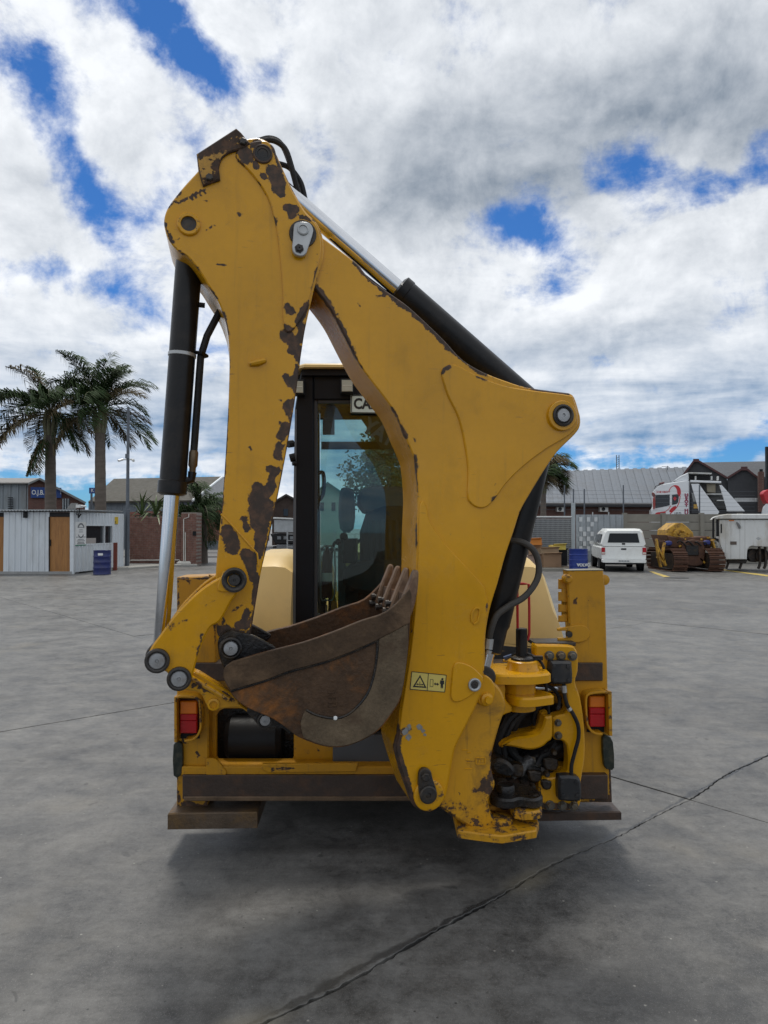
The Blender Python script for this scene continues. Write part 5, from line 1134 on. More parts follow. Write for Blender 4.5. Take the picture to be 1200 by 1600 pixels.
# fixtures on the shed
sgn = tag(None or rawbox(SW, SW.uv(116, 830)[0], SW.uv(133, 830)[0], 1.08, 2.02, -.05, -.03).build('notice_board', WHITEP), 'white notice board with an emblem over small lines of print on the gatehouse side', 'sign')
ROOTS[sgn.name] = Vector((0, 0, 0))
em = MB()
uc = (SW.uv(116, 830)[0] + SW.uv(133, 830)[0]) / 2; us = (SW.uv(133, 830)[0] - SW.uv(116, 830)[0])
def ringraw(mb, u, z, ru, rz, a0, a1, w, d0, d1):
    for k in range(10):
        a = a0 + (a1 - a0) * k / 10; b = a0 + (a1 - a0) * (k + 1) / 10
        mb.plate(SW, [(u + ru * cos(a), z + rz * sin(a)), (u + ru * cos(b), z + rz * sin(b)), (u + (ru - w * us) * cos(b), z + (rz - w * .6) * sin(b)), (u + (ru - w * us) * cos(a), z + (rz - w * .6) * sin(a))], d0, d1, 0, raw=True)
ringraw(em, uc, 1.72, us * .33, .25, .3, pi - .3, .10, -.054, -.049); ringraw(em, uc, 1.62, us * .30, .24, pi + .5, 2 * pi - .5, .08, -.054, -.049)
for (z, w_) in ((1.80, .5), (1.70, .3), (1.62, .35), (1.42, .9), (1.33, .55), (1.27, .75), (1.21, .6), (1.16, .7)):
    em.plate(SW, [(uc - us * w_ / 2, z - .012), (uc + us * w_ / 2, z - .012), (uc + us * w_ / 2, z + .012), (uc - us * w_ / 2, z + .012)], -.054, -.049, 0, raw=True)
em.build('printed_lines', mat('grey_print', (.16, .17, .18), .5), sgn)
rawbox(SW, uc - us * .5, uc + us * .5, 1.085, 1.12, -.054, -.0495).build('green_band', mat('green_print', (.02, .20, .12), .5), sgn)
ws_ = rawbox(SW, SW.uv(178, 816)[0], SW.uv(183, 816)[0], 1.95, 2.25, -.05, -.03).build('warning_sign', mat('yellow_sign', (.62, .42, .03), .4)); tag(ws_, 'tiny yellow warning sign high on the gatehouse side near its far end', 'sign')
text('!', .2, SW, 180.5, 817, -.055, INK, ws_, align='CENTER', sx=2.2)
cc_ = thing('security_camera', (sx_(125, 27.2), 27.2, 2.6), 'small white security camera on a bracket over the gatehouse corner', 'camera')
MB().box((sx_(125.5, 27.1), 27.0, P(0, 791, 27).z), (.14, .3, .12)).build('camera_body', WHITEP, cc_)
MB().tube([P(124, 792, 27.1), P(124, 800, 27.1), P(122, 808, 27.2)], .02, 6).build('bracket', BLACKPL, cc_)
MB().lathe(P(130, 791, 27.0), (1, 0, 0), [(.04, -.1), (.04, .05), (.02, .12)], 10).build('camera_lens', WHITEP, cc_)
fl_ = thing('flood_light', (sx_(122, 27.2), 27.2, 2.2), 'small black flood lamp hanging under the gatehouse eave above the notice board', 'lamp')
MB().hexa([P(121, 808, 27.2), P(126, 802, 27.2), P(127.5, 803.5, 27.2), P(123, 810, 27.2)], [P(121, 808, 27.05), P(126, 802, 27.05), P(127.5, 803.5, 27.05), P(123, 810, 27.05)]).build('lamp_head', BLACKPL, fl_)
MB().tube([P(120, 796, 27.25), P(120, 804, 27.2), P(124, 806, 27.15)], .02, 6).build('lamp_arm', BLACKPL, fl_)
sp_ = MB().hexa([P(104, 795, 28.5), P(119, 795, 28.5), P(122, 786, 29.2), P(111, 786, 29.2)], [P(104, 796, 28.5), P(119, 796, 28.5), P(122, 787, 29.2), P(111, 787, 29.2)]).build('solar_panel', mat('dark_panel_glass', (.06, .065, .07), .3)); tag(sp_, 'tilted dark solar panel on the gatehouse roof', 'solar panel')
cl_ = thing('wall_lamp', (sx_(38, SHY), SHY - .1, 2.2), 'small black lamp between the two wooden doors under the gatehouse eave', 'lamp')
MB().plate(FW, [(35.5, 800), (40.5, 800), (40.5, 809), (35.5, 809)], -.16, -.02, .02).build('lamp_box', BLACKPL, cl_)
# drums
def drum(x, Y, m, label, r=.29, h=.88):
    o = thing('steel_drum', (x, Y, 0), label, 'drum', 'blue oil drums')
    pr = [(r * .97, 0), (r * 1.02, .012), (r, .03)]
    for k in range(3):
        z = h * (.28 + .22 * k * 1.05)
        pr += [(r, z - .03), (r * 1.035, z - .012), (r * 1.035, z + .012), (r, z + .03)]
    pr += [(r, h - .03), (r * 1.03, h - .012), (r * 1.03, h), (r * .97, h), (r * .95, h - .02), (.001, h - .02)]
    MB().lathe((x, Y, 0), (0, 0, 1), pr, 32).build('drum_body', m, o)
    MB().lathe((x + r * .5, Y, h - .02), (0, 0, 1), [(.04, 0), (.04, .02), (.001, .02)], 12).build('bung', ZINC, o)
    return o
BLUE = mat('dark_blue_drum_paint', (.012, .022, .125), .38, var=.12, vs=3, dirt=(.05, .05, .08), dirt_amt=.4, ds=4)
BLUE2 = mat('bright_blue_drum_paint', (.012, .035, .22), .38, var=.1, vs=3)
g_ = G(159.5, 897.5)
d1_ = drum(g_.x, g_.y, BLUE, 'dark blue steel drum with a small white tag beside the corrugated gatehouse', .315, .92)
DP = Pl((g_.x, g_.y - .33, 0), 0); MB().plate(DP, [(153, 864.5), (160, 864.5), (160, 868), (153, 868)], 0, .06, .001).build('white_tag', WHITEP, d1_)
g_ = G(904, 893)
d2_ = drum(g_.x, g_.y, BLUE2, 'brighter blue steel drum with white lettering beside the white pickup', .37, .92)
DP = Pl((g_.x, g_.y - .385, 0), 0); text('VOLVO', .16, DP, 901.5, 883, .0, WHITEP, d2_, sx=1.0, bold=.006, extr=.03)
# post and lamp post
p_ = G(180, 891); MB().box((p_.x, p_.y, .58), (.13, .13, 1.16)).build('red_post', mat('rust_red_paint', (.17, .035, .02), .5, var=.2)); tag(bpy.data.objects['red_post'], 'short rust red steel bollard standing at the end of the gatehouse', 'bollard')
p_ = G(198.5, 887); lp = thing('lamp_post', (p_.x, p_.y, 0), 'tall slate grey steel pole with small cameras on a cross arm before the brick wall', 'pole')
POLE = mat('slate_grey_pole', (.10, .115, .135), .45, var=.12)
ztop = P(198, 636, p_.y).z
MB().tube([(p_.x, p_.y, 0), (p_.x, p_.y, 2.6), (p_.x, p_.y, 2.62), (p_.x, p_.y, ztop)], [.10, .10, .075, .06], 14).build('pole', POLE, lp)
za = P(198, 718, p_.y).z
MB().tube([(p_.x - .28, p_.y, za), (p_.x + .28, p_.y, za)], .03, 8).build('cross_arm', WHITEP, lp)
for s in (-1, 1): MB().tube([(p_.x + s * .20, p_.y - .05, za), (p_.x + s * .34, p_.y - .25, za - .08)], [.05, .06], 8).build('camera_head', WHITEP, lp)
MB().box((p_.x, p_.y - .1, za + .14), (.14, .12, .2)).build('junction_box', POLE, lp)
# brick wall with its end pier; bricks as real courses
BRK = mat('red_brown_brick', (.185, .088, .066), .8, var=.5, vs=4, dirt=(.27, .175, .13), dirt_amt=.6, ds=5, bump=.2)
MORT = mat('grey_mortar', (.26, .22, .19), .9)
def brickwall(x0, x1, Y, z1, name, label, t=.24, cat='brick wall'):
    o = thing(name, ((x0 + x1) / 2, Y, 0), label, cat)
    MB().box(((x0 + x1) / 2, Y + t / 2, z1 / 2 - .01), (x1 - x0 - .03, t - .03, z1 - .02)).build('mortar_core', MORT, o)
    mb = MB(); rows = int(z1 / .085); rnd = random.Random(5)
    for r in range(rows):
        x = x0 - (.12 if r % 2 else 0); z = r * .085
        while x < x1:
            a, b = max(x + .006, x0), min(x + .232, x1)
            if b - a > .03: mb.box(((a + b) / 2, Y + t / 2 + rnd.uniform(-.004, .004), z + .0425), (b - a, t, .073))
            x += .24
    q = mb.build('brick', BRK, o); q['kind'] = 'stuff'
    return o
WY = 34.0
bw_ = brickwall(sx_(203, WY), sx_(283, WY), WY, P(0, 807, WY).z, 'brick_wall', 'long low red brown brick wall between the lamp post and its taller end pier')
bp_ = brickwall(sx_(283, WY - .6), sx_(308, WY - .6), WY - .6, P(0, 800, WY - .6).z, 'brick_pier', 'taller brick pier at the end of the brick wall carrying white pipes', .9, 'brick pier')
yb_ = WY - .64
PIPE = mat('white_pvc_pipe', (.62, .60, .54), .5)
pp = thing('water_pipe', (sx_(286, yb_), yb_, 0), 'thin white water pipe climbing the brick pier and running along the wall foot', 'pipe')
MB().tube([P(287, 879, yb_), P(287, 811, yb_), P(295, 808, yb_), P(295, 803, yb_)], .022, 8).build('riser', PIPE, pp)
MB().tube([P(289.5, 879, yb_), P(289.5, 832, yb_)], .022, 8).build('riser', PIPE, pp)
MB().tube([P(204, 875.5, yb_ + .5), P(280, 875, yb_ + .5), P(283, 879, yb_)], .03, 8).build('ground_run', PIPE, pp)
bg_ = G(288, 884); MB().slab([(bg_.x - .3, bg_.y - .2), (bg_.x + .35, bg_.y - .2), (bg_.x + .3, bg_.y + .3), (bg_.x - .25, bg_.y + .3)], 0, .22, bev=.06).build('pipe_footing', PIPE, pp)
ex = MB().plate(Pl((0, WY - .02, 0), 0), [(254, 814), (260, 814), (260, 824), (254, 824)], -.02, .0, .002).build('exit_sign', mat('green_sign', (.02, .26, .17), .4)); tag(ex, 'small green and white safety sign on the brick wall', 'sign')
ar = MB().plate(Pl((0, WY - .045, 0), 0), [(256, 816), (259, 819), (257.6, 819), (257.6, 822.5), (256.4, 822.5), (256.4, 819), (255, 819)], -.004, .003, 0).build('white_symbol', WHITEP, ex)
mbx = MB().plate(Pl((0, WY - .66, 0), 0), [(301, 830), (306, 830), (306, 837), (301, 837)], -.03, .02, .004).build('meter_box', BLACKPL); tag(mbx, 'small black meter box on the brick pier', 'meter box')
kerb = MB().slab([(sx_(115, 31), 27.6), (sx_(196, 30), 30.4), (sx_(262, 32.5), 32.6), (sx_(308, 32.6), 32.7), (sx_(308, 33.3), 33.3), (sx_(190, 33.3), 33.9), (-11.3, 31.5)], -.02, .10, bev=.02).build('pavement', mat('pale_kerb_concrete', (.33, .32, .29), .8, var=.15)); tag(kerb, kind='structure')

# plants
LEAF = mat('palm_leaflet', (.030, .055, .018), .75, spec=.15, var=.5, vs=1.5)
LEAFB = mat('dry_palm_leaflet', (.085, .066, .034), .75, spec=.15, var=.45, vs=1.5)
LEAFG = mat('agave_leaf', (.085, .125, .040), .45, var=.4, vs=2)
PTRUNK = mat('grey_palm_trunk', (.14, .115, .095), .85, var=.3, vs=2, bump=.6, bs=12, stretch=(1, 1, 5))
STALK = mat('pale_leaf_stalk', (.16, .155, .09), .6, var=.2)
def frond(base, az, el, Ln, droop, wind, m, par, seed, nl=58, ll=.95, stalk=.13):
    rd = random.Random(seed); mb = MB(); pts = []
    h = Vector((cos(az), sin(az), 0)); p = Vector(base); d = (h * cos(el) + Vector((0, 0, sin(el))))
    nst = 12; st = Ln / nst
    for k in range(nst + 1):
        pts.append(p.copy()); t = k / nst
        d = (d + Vector((0, 0, -droop * (.25 + t) / nst * 1.6)) + Vector((wind, 0, 0)) * (t / nst * 1.2)).normalized(); p = p + d * st
    mb.tube(pts, [.035 * (1 - k / nst * .85) for k in range(nst + 1)], 5)
    o = mb.build('frond', STALK, par)
    lf = MB()
    for k in range(nl):
        t = stalk + (1 - stalk) * k / (nl - 1); f = t * nst; i = min(int(f), nst - 1); q = pts[i].lerp(pts[i + 1], f - i)
        tg = (pts[i + 1] - pts[i]).normalized(); sd = tg.cross(Vector((0, 0, 1)))
        sd = sd.normalized() if sd.length > .05 else Vector((1, 0, 0)); up = sd.cross(tg)
        l = ll * (.45 + .9 * sin(pi * min(1, (.12 + t * .88))) ) * rd.uniform(.75, 1.15)
        for s in (-1, 1):
            dr = (tg * .55 + sd * s * rd.uniform(.45, .85) + up * rd.uniform(-.1, .45)).normalized()
            a = q; b = a + dr * l * .5; c = b + (dr * .5 + Vector((.35 + wind * .7, 0, -.72))).normalized() * l * .5
            wv_ = Vector((0, 0, 1)).cross(dr); wv_ = (wv_.normalized() if wv_.length > .01 else up) * .021 + Vector((0, 0, .011))
            lf.add([a - wv_ * .6, a + wv_ * .6, b + wv_, b - wv_, c], [(0, 1, 2, 3), (3, 2, 4)])
    lf.build('leaflet', m, o, 180)['kind'] = 'stuff'
    return o
def palm(px, Y, crown_py, wpx, label, seed, n=18, Ln=3.0, lean=0.0, fr=None, grp='palm trees by the gatehouse'):
    x = sx_(px, Y); zc_ = P(px, crown_py, Y).z; rd = random.Random(seed); r = wpx / FPX * Y / 2 * .88
    o = thing('palm_tree', (x, Y, 0), label, 'palm tree', grp)
    tp = []; rs = []
    for k in range(25):
        t = k / 24; tp.append((x + lean * t, Y, zc_ * t * .93)); rs.append(r * (1.15 - .25 * t) * (1 + .035 * (k % 2)) * (1.0 if t < .9 else 1.1))
    MB().tube(tp, rs, 14).build('trunk', PTRUNK, o)
    top = Vector((x + lean, Y, zc_))
    sf = MB()
    for k in range(9):
        a = k * .7; sf.tube([top + Vector((cos(a) * r * .8, sin(a) * r * .8, -1.2)), top + Vector((cos(a) * r * 1.2, sin(a) * r * 1.2, -.5)), top + Vector((cos(a) * .25, sin(a) * .25, .1))], [r * .35, r * .3, .03], 6)
    sf.build('leaf_base', STALK, o)
    for k in range(n):
        az = k * 2.39996 + rd.uniform(-.2, .2); el = R(rd.uniform(-12, 80)) if k < n - 3 else R(rd.uniform(-35, -10))
        frond(top, az, el, Ln * rd.uniform(.82, 1.1), 1.15 + rd.uniform(-.2, .4), .28, LEAFB if rd.random() < .22 or k >= n - 3 else LEAF, o, seed * 50 + k)
    for q in (fr or []):
        frond(top, q[0], q[1], q[2], q[3], q[4], LEAFB if q[5] else LEAF, o, seed * 77 + int(q[0] * 100))
    return o
palm(80, 37, 645, 18, 'palm tree with shaggy drooping crown behind the gatehouse, nearer its first door', 1, 23, 3.2, -.1, [(pi, .1, 3.4, 1.2, -.1, 0), (pi + .2, -.25, 3.3, .9, -.2, 1), (pi - .2, .45, 3.2, 1.1, -.1, 0), (pi + .1, .7, 3.4, 1.4, -.1, 0)])
dd_ = frond  # dry skirt hanging by the first trunk
p1 = bpy.data.objects['palm_tree']
for k in range(5): frond(Vector((sx_(76, 37), 36.6, P(0, 680, 37).z)), pi + .4 + k * .3, -1.1, 2.3, .5, 0, LEAFB if k % 2 else LEAF, p1, 900 + k, 40, .45)
palm(158, 36, 640, 18, 'tallest palm tree with upswept windblown crown just before the lamp post', 2, 26, 3.1, -.1, [(2.2, 1.0, 4.0, 1.0, .15, 0), (1.8, 1.25, 3.9, .9, .3, 0), (.3, .95, 3.2, 1.3, .2, 0), (0, .5, 2.6, 1.4, .2, 0), (.1, .0, 2.5, .6, .3, 1), (2.9, .9, 3.7, 1.2, .1, 0), (4.2, 1.1, 3.6, 1.1, .2, 0), (4.8, .6, 3.2, 1.4, .2, 0)])
# bushy palm at the pier
bp2 = thing('date_palm', (sx_(318, 36), 36, 0), 'low bushy date palm with hanging dark fronds behind the brick pier', 'palm')
MB().tube([(sx_(316, 36), 36, 0), (sx_(314, 36), 36, 2.4)], [.3, .26], 12).build('trunk', PTRUNK, bp2)
for k in range(34): frond(Vector((sx_(314, 36), 36, 2.6)), k * 2.4, R(random.Random(k).uniform(-25, 80)), 2.2, 2.2, .12, LEAF, bp2, 300 + k, 40, .6)
# spiky plants over the wall
for k, (px, s) in enumerate(((222, 1.0), (243, 1.15), (262, .85))):
    x = sx_(px, 34.9); o = thing('agave_plant', (x, 34.9, 0), ('spiky green agave over the brick wall closest to the lamp post', 'widest spiky agave in the row over the brick wall', 'smallest spiky agave over the brick wall nearest the pier')[k], 'plant', 'agaves behind the brick wall')
    MB().tube([(x, 34.9, 0), (x, 34.9, 2.4)], [.2, .15], 8).build('stem', PTRUNK, o)
    rd = random.Random(40 + k)
    for j in range(22):
        az = j * 2.4; el = R(rd.uniform(-5, 85)); h = Vector((cos(az), sin(az), 0)); b0 = Vector((x, 34.9, 2.42)); l = rd.uniform(.95, 1.4) * s
        m_ = b0 + (h * cos(el) + Vector((0, 0, sin(el)))) * l * .55; e_ = m_ + (h * cos(el - .5) + Vector((0, 0, sin(el - .7)))) * l * .55
        sd = h.cross(Vector((0, 0, 1))) * .055
        MB().add([b0 - sd, b0 + sd, m_ + sd * 1.1, m_ - sd * 1.1, e_, b0 + Vector((0, 0, -.02)), m_ + Vector((0, 0, -.03))], [(0, 5, 6, 3), (5, 1, 2, 6), (3, 6, 4), (6, 2, 4)]).build('leaf', LEAFG, o, 60)
# far left warehouse
YA = 46.0
BRKF = None
def brickmat(name, c1, c2, mo, s=1.0):
    m, t, b = pbr(name); v = N(t, 'ShaderNodeNewGeometry').outputs['Position']
    sp = N(t, 'ShaderNodeSeparateXYZ'); L(t, v, sp.inputs[0]); cb_ = N(t, 'ShaderNodeCombineXYZ'); L(t, mth(t, 'ADD', sp.outputs[0], sp.outputs[1]), cb_.inputs[0]); L(t, sp.outputs[2], cb_.inputs[1])
    br = N(t, 'ShaderNodeTexBrick'); L(t, cb_.outputs[0], br.inputs['Vector']); br.inputs['Color1'].default_value = (*c1, 1); br.inputs['Color2'].default_value = (*c2, 1); br.inputs['Mortar'].default_value = (*mo, 1)
    br.inputs['Scale'].default_value = 1; br.inputs['Brick Width'].default_value = .24 * s; br.inputs['Row Height'].default_value = .085 * s; br.inputs['Mortar Size'].default_value = .008 * s
    nz = noise(t, v, 1.2, 6, .6); c = mixc(t, rng(t, nz.outputs['Fac'], .4, .7, 0, .5), br.outputs['Color'], tuple(a * .6 for a in c1)); L(t, c, b.inputs['Base Color']); b.inputs['Roughness'].default_value = .85
    return m
BRKF = brickmat('far_brick', (.135, .055, .042), (.10, .042, .034), (.15, .12, .10))
wh = thing('brick_warehouse', (-24, YA + 6, 0), 'brick gabled workshop with a grey steel lean-to and a blue board behind the gatehouse', 'warehouse')
W1 = Pl((sx_(88, YA), YA, 0), 25)
MB().plate(W1, [(44, 757), (62, 750), (133, 787), (133, 826 + 1.75 * FPX / YA), (44, 826 + 1.75 * FPX / YA)], 0, 14, 0).build('gable_wall', BRKF, wh)
MB().ribbon(W1, [(44, 756), (62, 748), (134, 786)], 3.2, -.3, 14.2, 0, 1).build('roof', mat('grey_roof_sheet', (.21, .22, .22), .6, var=.15, vs=.5), wh)
m1 = MB(); corr(m1, (sx_(-80, YA - .4), YA - .4), (sx_(45, YA - .4), YA - .4), 0, P(0, 756, YA - .4).z, .5, .05); m1.build('steel_wall', CORRG, wh)
MB().hexa([P(-80, 756, YA - .8), P(46, 756, YA - .8), P(46, 754, YA - .8), P(-80, 754, YA - .8)], [P(-80, 749, YA + 10), P(64, 749, YA + 10), P(64, 747, YA + 10), P(-80, 747, YA + 10)]).build('lean_to_roof', mat('pale_roof_sheet', (.19, .18, .165), .6, var=.12, vs=.5), wh)
MB().plate(W1, [(97, 779), (109, 779), (109, 796), (97, 796)], -.05, .0, 0).build('window', DARKGL, wh)
for k in range(3): MB().plate(W1, [(98 + k * 4, 779), (98.6 + k * 4, 779), (98.6 + k * 4, 796), (98 + k * 4, 796)], -.12, -.051, 0).build('window_bar', TRIM, wh)
lv = MB()
for k in range(6): lv.plate(Pl(YA - .5, 0), [(12, 777 + k * 3.3), (19, 777 + k * 3.3), (19, 778.4 + k * 3.3), (12, 778.4 + k * 3.3)], -.08, .0, 0)
lv.build('louvre', WALLIN, wh)['kind'] = 'stuff'
BOARD = mat('blue_board', (.015, .05, .20), .4, var=.06)
sb_ = MB().plate(W1, [(48, 761), (96, 762), (96, 778), (48, 778)], -.14, -.06, .01).build('workshop_board', BOARD); tag(sb_, 'blue board with big white letters on the brick gable behind the gatehouse', 'sign'); ROOTS[sb_.name] = Vector((0, 0, 0))
text('O.J.B.', .42, W1, 49.3, 769.5, -.145, WHITEP, sb_, sx=.76, bold=.006, extr=.01)
text('AUTO', .22, W1, 70, 766, -.145, WHITEP, sb_, extr=.01, bold=.004); text('DIESEL', .20, W1, 70, 774, -.145, WHITEP, sb_, extr=.01, bold=.004)
text('!', .4, W1, 93.5, 769, -.145, WHITEP, sb_, extr=.01)
# olive roofed warehouse
YB = 62.0
w2 = thing('olive_roof_warehouse', (-20, YB + 8, 0), 'long low warehouse with an olive brown roof over the brick wall', 'warehouse')
WB = Pl(YB, 0)
m1 = MB(); corr(m1, (sx_(138, YB), YB), (sx_(352, YB), YB), 0, P(0, 783, YB).z, .5, .05); m1.build('steel_wall', mat('blue_grey_steel', (.17, .20, .23), .6, var=.15, vs=.6), w2)
MB().hexa([P(138, 783.5, YB - .5), P(300, 781.5, YB - .5), P(300, 784, YB - .5), P(138, 786, YB - .5)], [P(178, 748, YB + 12), P(347, 744.5, YB + 12), P(347, 747, YB + 12), P(178, 751, YB + 12)]).build('roof', mat('olive_brown_roof', (.052, .047, .034), .8, var=.18, vs=.35), w2)
MB().hexa([P(301, 781, YB), P(420, 781, YB), P(420, 745, YB + 12), P(347.5, 745, YB + 12)], [P(301, 784, YB + .3), P(420, 784, YB + .3), P(420, 746, YB + 12.3), P(347.5, 746, YB + 12.3)]).build('hip_end', mat('slate_blue_steel', (.036, .046, .06), .6, var=.2, vs=.6), w2)
MB().tube([P(301, 782, YB - .6), P(347, 745.5, YB + 11.6)], .12, 6).build('ridge_flashing', TRIM, w2)
MB().plate(Pl(YB - 8, 0), [(200, 800), (420, 793), (420, 845), (200, 845)], 0, .3, 0).build('front_wall', mat('salmon_wall', (.23, .10, .075), .8, var=.2, vs=.6), w2)
MB().plate(Pl(YB - 8.1, 0), [(325, 787), (420, 785), (420, 795), (325, 797)], 0, .3, 0).build('parapet', mat('buff_wall', (.33, .28, .22), .8, var=.15), w2)
MB().plate(Pl(YB - 8.2, 0), [(330, 797.2), (352, 797.2), (352, 802), (330, 802)], 0, .15, 0).build('red_board', mat('red_board_paint', (.40, .03, .025), .5), w2)
bb = MB().plate(Pl(50, 0), [(139, 762), (148, 762), (148, 771), (139, 771)], 0, .1, .01).build('blue_sign', BOARD); tag(bb, 'small blue sign on a post between the palm trunks', 'sign'); ROOTS[bb.name] = Vector((0, 0, 0))
MB().tube([P(143, 771, 50.05), P(143, 812, 50.05)], .08, 8).build('sign_post', POLE, bb)
text('K', .34, Pl(50, 0), 142, 766.5, -.01, WHITEP, bb)
# ------------------------------------------------------------------ background: seen past the cab
hb = thing('gabled_brick_house', (-10, 70, 0), 'dark brick house gable seen between the stick and the cab', 'house')
HP = Pl((-9.5, 66, 0), 8)
MB().plate(HP, [(425, 785), (447, 774), (472, 786), (500, 800), (500, 852), (425, 852)], 0, 9, 0).build('gable_wall', brickmat('dark_far_brick', (.085, .055, .045), (.07, .045, .038), (.09, .075, .065)), hb)
MB().ribbon(HP, [(422, 788), (447, 773), (474, 787), (502, 801)], 3, -.4, 9.3, 0, 1).build('roof', mat('dark_tile_roof', (.05, .045, .042), .8, var=.2), hb)
MB().plate(HP, [(443, 795), (450, 795), (450, 806), (443, 806)], -.1, 0, 0).build('window', DARKGL, hb)
gt = thing('parked_grey_truck', (-5.2, 34, 0), 'dark grey flatbed truck standing behind the machine, glimpsed left of the cab', 'truck')
TP = Pl(34, 0); TGREY = mat('grey_truck_paint', (.17, .18, .19), .5, var=.2, vs=2, dirt=(.09, .085, .08), dirt_amt=.5)
MB().plate(TP, smooth([(428, 812, 1), (470, 812, 1), (470, 832, 1), (428, 832, 1)], 2), 0, 2.0, .03).build('truck_body', mat('pale_grey_load', (.38, .40, .41), .5, var=.2), gt)
MB().plate(TP, [(424, 808), (490, 811), (490, 813), (424, 810.5)], -.1, 2.1, .01).build('canopy_edge', OLDWHITE, gt)
MB().plate(TP, [(422, 834), (490, 834), (490, 850), (430, 850)], .1, 2.0, .03).build('chassis', BLACKP, gt)
for x in (436, 446, 456, 466): MB().plate(TP, [(x - 3, 838), (x + 3, 838), (x + 3, 843), (x - 3, 843)], .02, .11, .01).build('lamp_cluster', TGREY, gt)
MB().plate(TP, [(432, 851), (490, 851), (490, 869), (433, 869)], .05, 1.8, .03).build('lower_body', TGREY, gt)
for x in (432, 474): MB().lathe(TP.at(x, 872, .3), (1, 0, 0), [(.40, 0), (.46, .05), (.46, .3), (.40, .35)], 18).build('wheel', RUBBER, gt)
gb = thing('pale_green_building', (-4.2, 58, 0), 'pale green rendered building seen through the cab glass', 'building')
MB().plate(Pl(58, 0), [(492, 770), (512, 755), (532, 768), (532, 852), (492, 852)], 0, 8, 0).build('wall', mat('pale_green_render', (.34, .40, .34), .7, var=.1, vs=.6), gb)
MB().ribbon(Pl(58, 0), [(489, 772), (512, 754), (535, 770)], 2.5, -.3, 8.2, 0, 1).build('roof', mat('teal_roof', (.10, .24, .23), .5), gb)
for x in (500, 518): MB().plate(Pl(58, 0), [(x, 785), (x + 6, 785), (x + 6, 798), (x, 798)], -.06, 0, 0).build('window', DARKGL, gb)
LEAFT = mat('tree_leaf', (.050, .075, .024), .55, var=.5, vs=.8)
BARK = mat('grey_bark', (.10, .08, .065), .9, var=.3, bump=.5, bs=8)
def leafy(x, Y, h, rx, label, seed, n=2600, base=.35):
    rd = random.Random(seed); o = thing('leafy_tree', (x, Y, 0), label, 'tree', 'trees beyond the cab')
    tb = MB().tube([(x, Y, 0), (x + .1, Y, h * .3), (x - .05, Y + .1, h * .6), (x, Y, h * .85)], [.28, .22, .14, .05], 10)
    cl = []
    for k in range(13):
        a = rd.uniform(0, 2 * pi); z = h * rd.uniform(base, .95); r_ = rx * rd.uniform(.25, 1) * (1 - .4 * abs(z / h - .6) / .4); c = Vector((x + cos(a) * r_, Y + sin(a) * r_, z)); cl.append((c, rx * rd.uniform(.28, .5)))
        tb.tube([(x, Y, h * rd.uniform(.25, .5)), (x + cos(a) * r_ * .5, Y + sin(a) * r_ * .5, z * .85), c], [.09, .05, .02], 6)
    tb.build('trunk', BARK, o)
    lf = MB()
    for k in range(n):
        c, r_ = rd.choice(cl); v = Vector((rd.gauss(0, 1), rd.gauss(0, 1), rd.gauss(0, 1))).normalized() * r_ * rd.uniform(.3, 1.1) ** .6
        p = c + v; s = rd.uniform(.06, .13); a = Vector((rd.gauss(0, 1), rd.gauss(0, 1), rd.gauss(0, .6))).normalized(); b = a.cross(Vector((rd.gauss(0, 1), rd.gauss(0, 1), rd.gauss(0, 1)))).normalized()
        lf.add([p - a * s, p + b * s * .5, p + a * s, p - b * s * .5], [(0, 1, 2, 3)])
    q = lf.build('crown', LEAFT, o, 180); q['kind'] = 'stuff'
    return o
leafy(sx_(583, 30), 30, 6.3, 1.9, 'leafy green tree whose crown shows through the cab, left one of the pair', 21, 5000, .45)
leafy(sx_(655, 32), 32, 7.4, 2.2, 'leafy green tree whose crown shows through the cab, right one of the pair', 22, 5000, .40)
wfn = thing('wire_fence', (-2.4, 32, 0), 'wire mesh fence seen low through the cab glass', 'fence')
wm = MB()
for k in range(14): wm.tube([(-4.5 + k * .35, 33, 0), (-4.5 + k * .35, 33, 1.5)], .012, 5)
for k in range(5): wm.tube([(-4.5, 33, .3 + k * .3), (.1, 33, .3 + k * .3)], .012, 5)
wm.build('wire', ZINC, wfn)['kind'] = 'stuff'
for k in range(3): MB().tube([(-4.5 + k * 2.2, 33.05, 0), (-4.5 + k * 2.2, 33.05, 1.7)], .035, 8).build('post', ZINC, wfn)

# ------------------------------------------------------------------ background: right
YR = 36.0
zof = lambda py, Y: P(600, py, Y).z
sy = lambda px, Y: (px - 600) / FPX * Y
# grey roofed store with brick walls
YS = 54.0
ROOFB = mat('blue_grey_roof_sheet', (.118, .138, .165), .6, .0, var=.10, vs=.4, dirt=(.095, .10, .11), dirt_amt=.5, ds=.4)
st_ = thing('long_grey_store', (20, YS + 10, 0), 'long brick store with a wide blue grey sheet roof behind the steel fence', 'building')
MB().plate(Pl(YS, 0), [(700, 787), (1100, 789), (1100, 862), (700, 862)], 0, 18, 0).build('brick_wall', BRKF, st_)
rf_ = MB(); nb_ = 60
for k in range(nb_):
    t0, t1 = k / nb_, (k + 1) / nb_
    a0 = P(690, 786, YS - .6).lerp(P(1110, 788, YS - .6), t0); a1 = P(690, 786, YS - .6).lerp(P(1110, 788, YS - .6), t1)
    b0 = P(700, 741, YS + 11).lerp(P(1085, 730, YS + 11), t0); b1 = P(700, 741, YS + 11).lerp(P(1085, 730, YS + 11), t1)
    e = Vector((0, 0, .07 if k % 2 else 0)); dn = Vector((0, 0, -.12)); rf_.hexa([a0 + e, a1 + e, a1 + e + dn, a0 + e + dn], [b0 + e, b1 + e, b1 + e + dn, b0 + e + dn])
rf_.build('roof_sheet', ROOFB, st_)
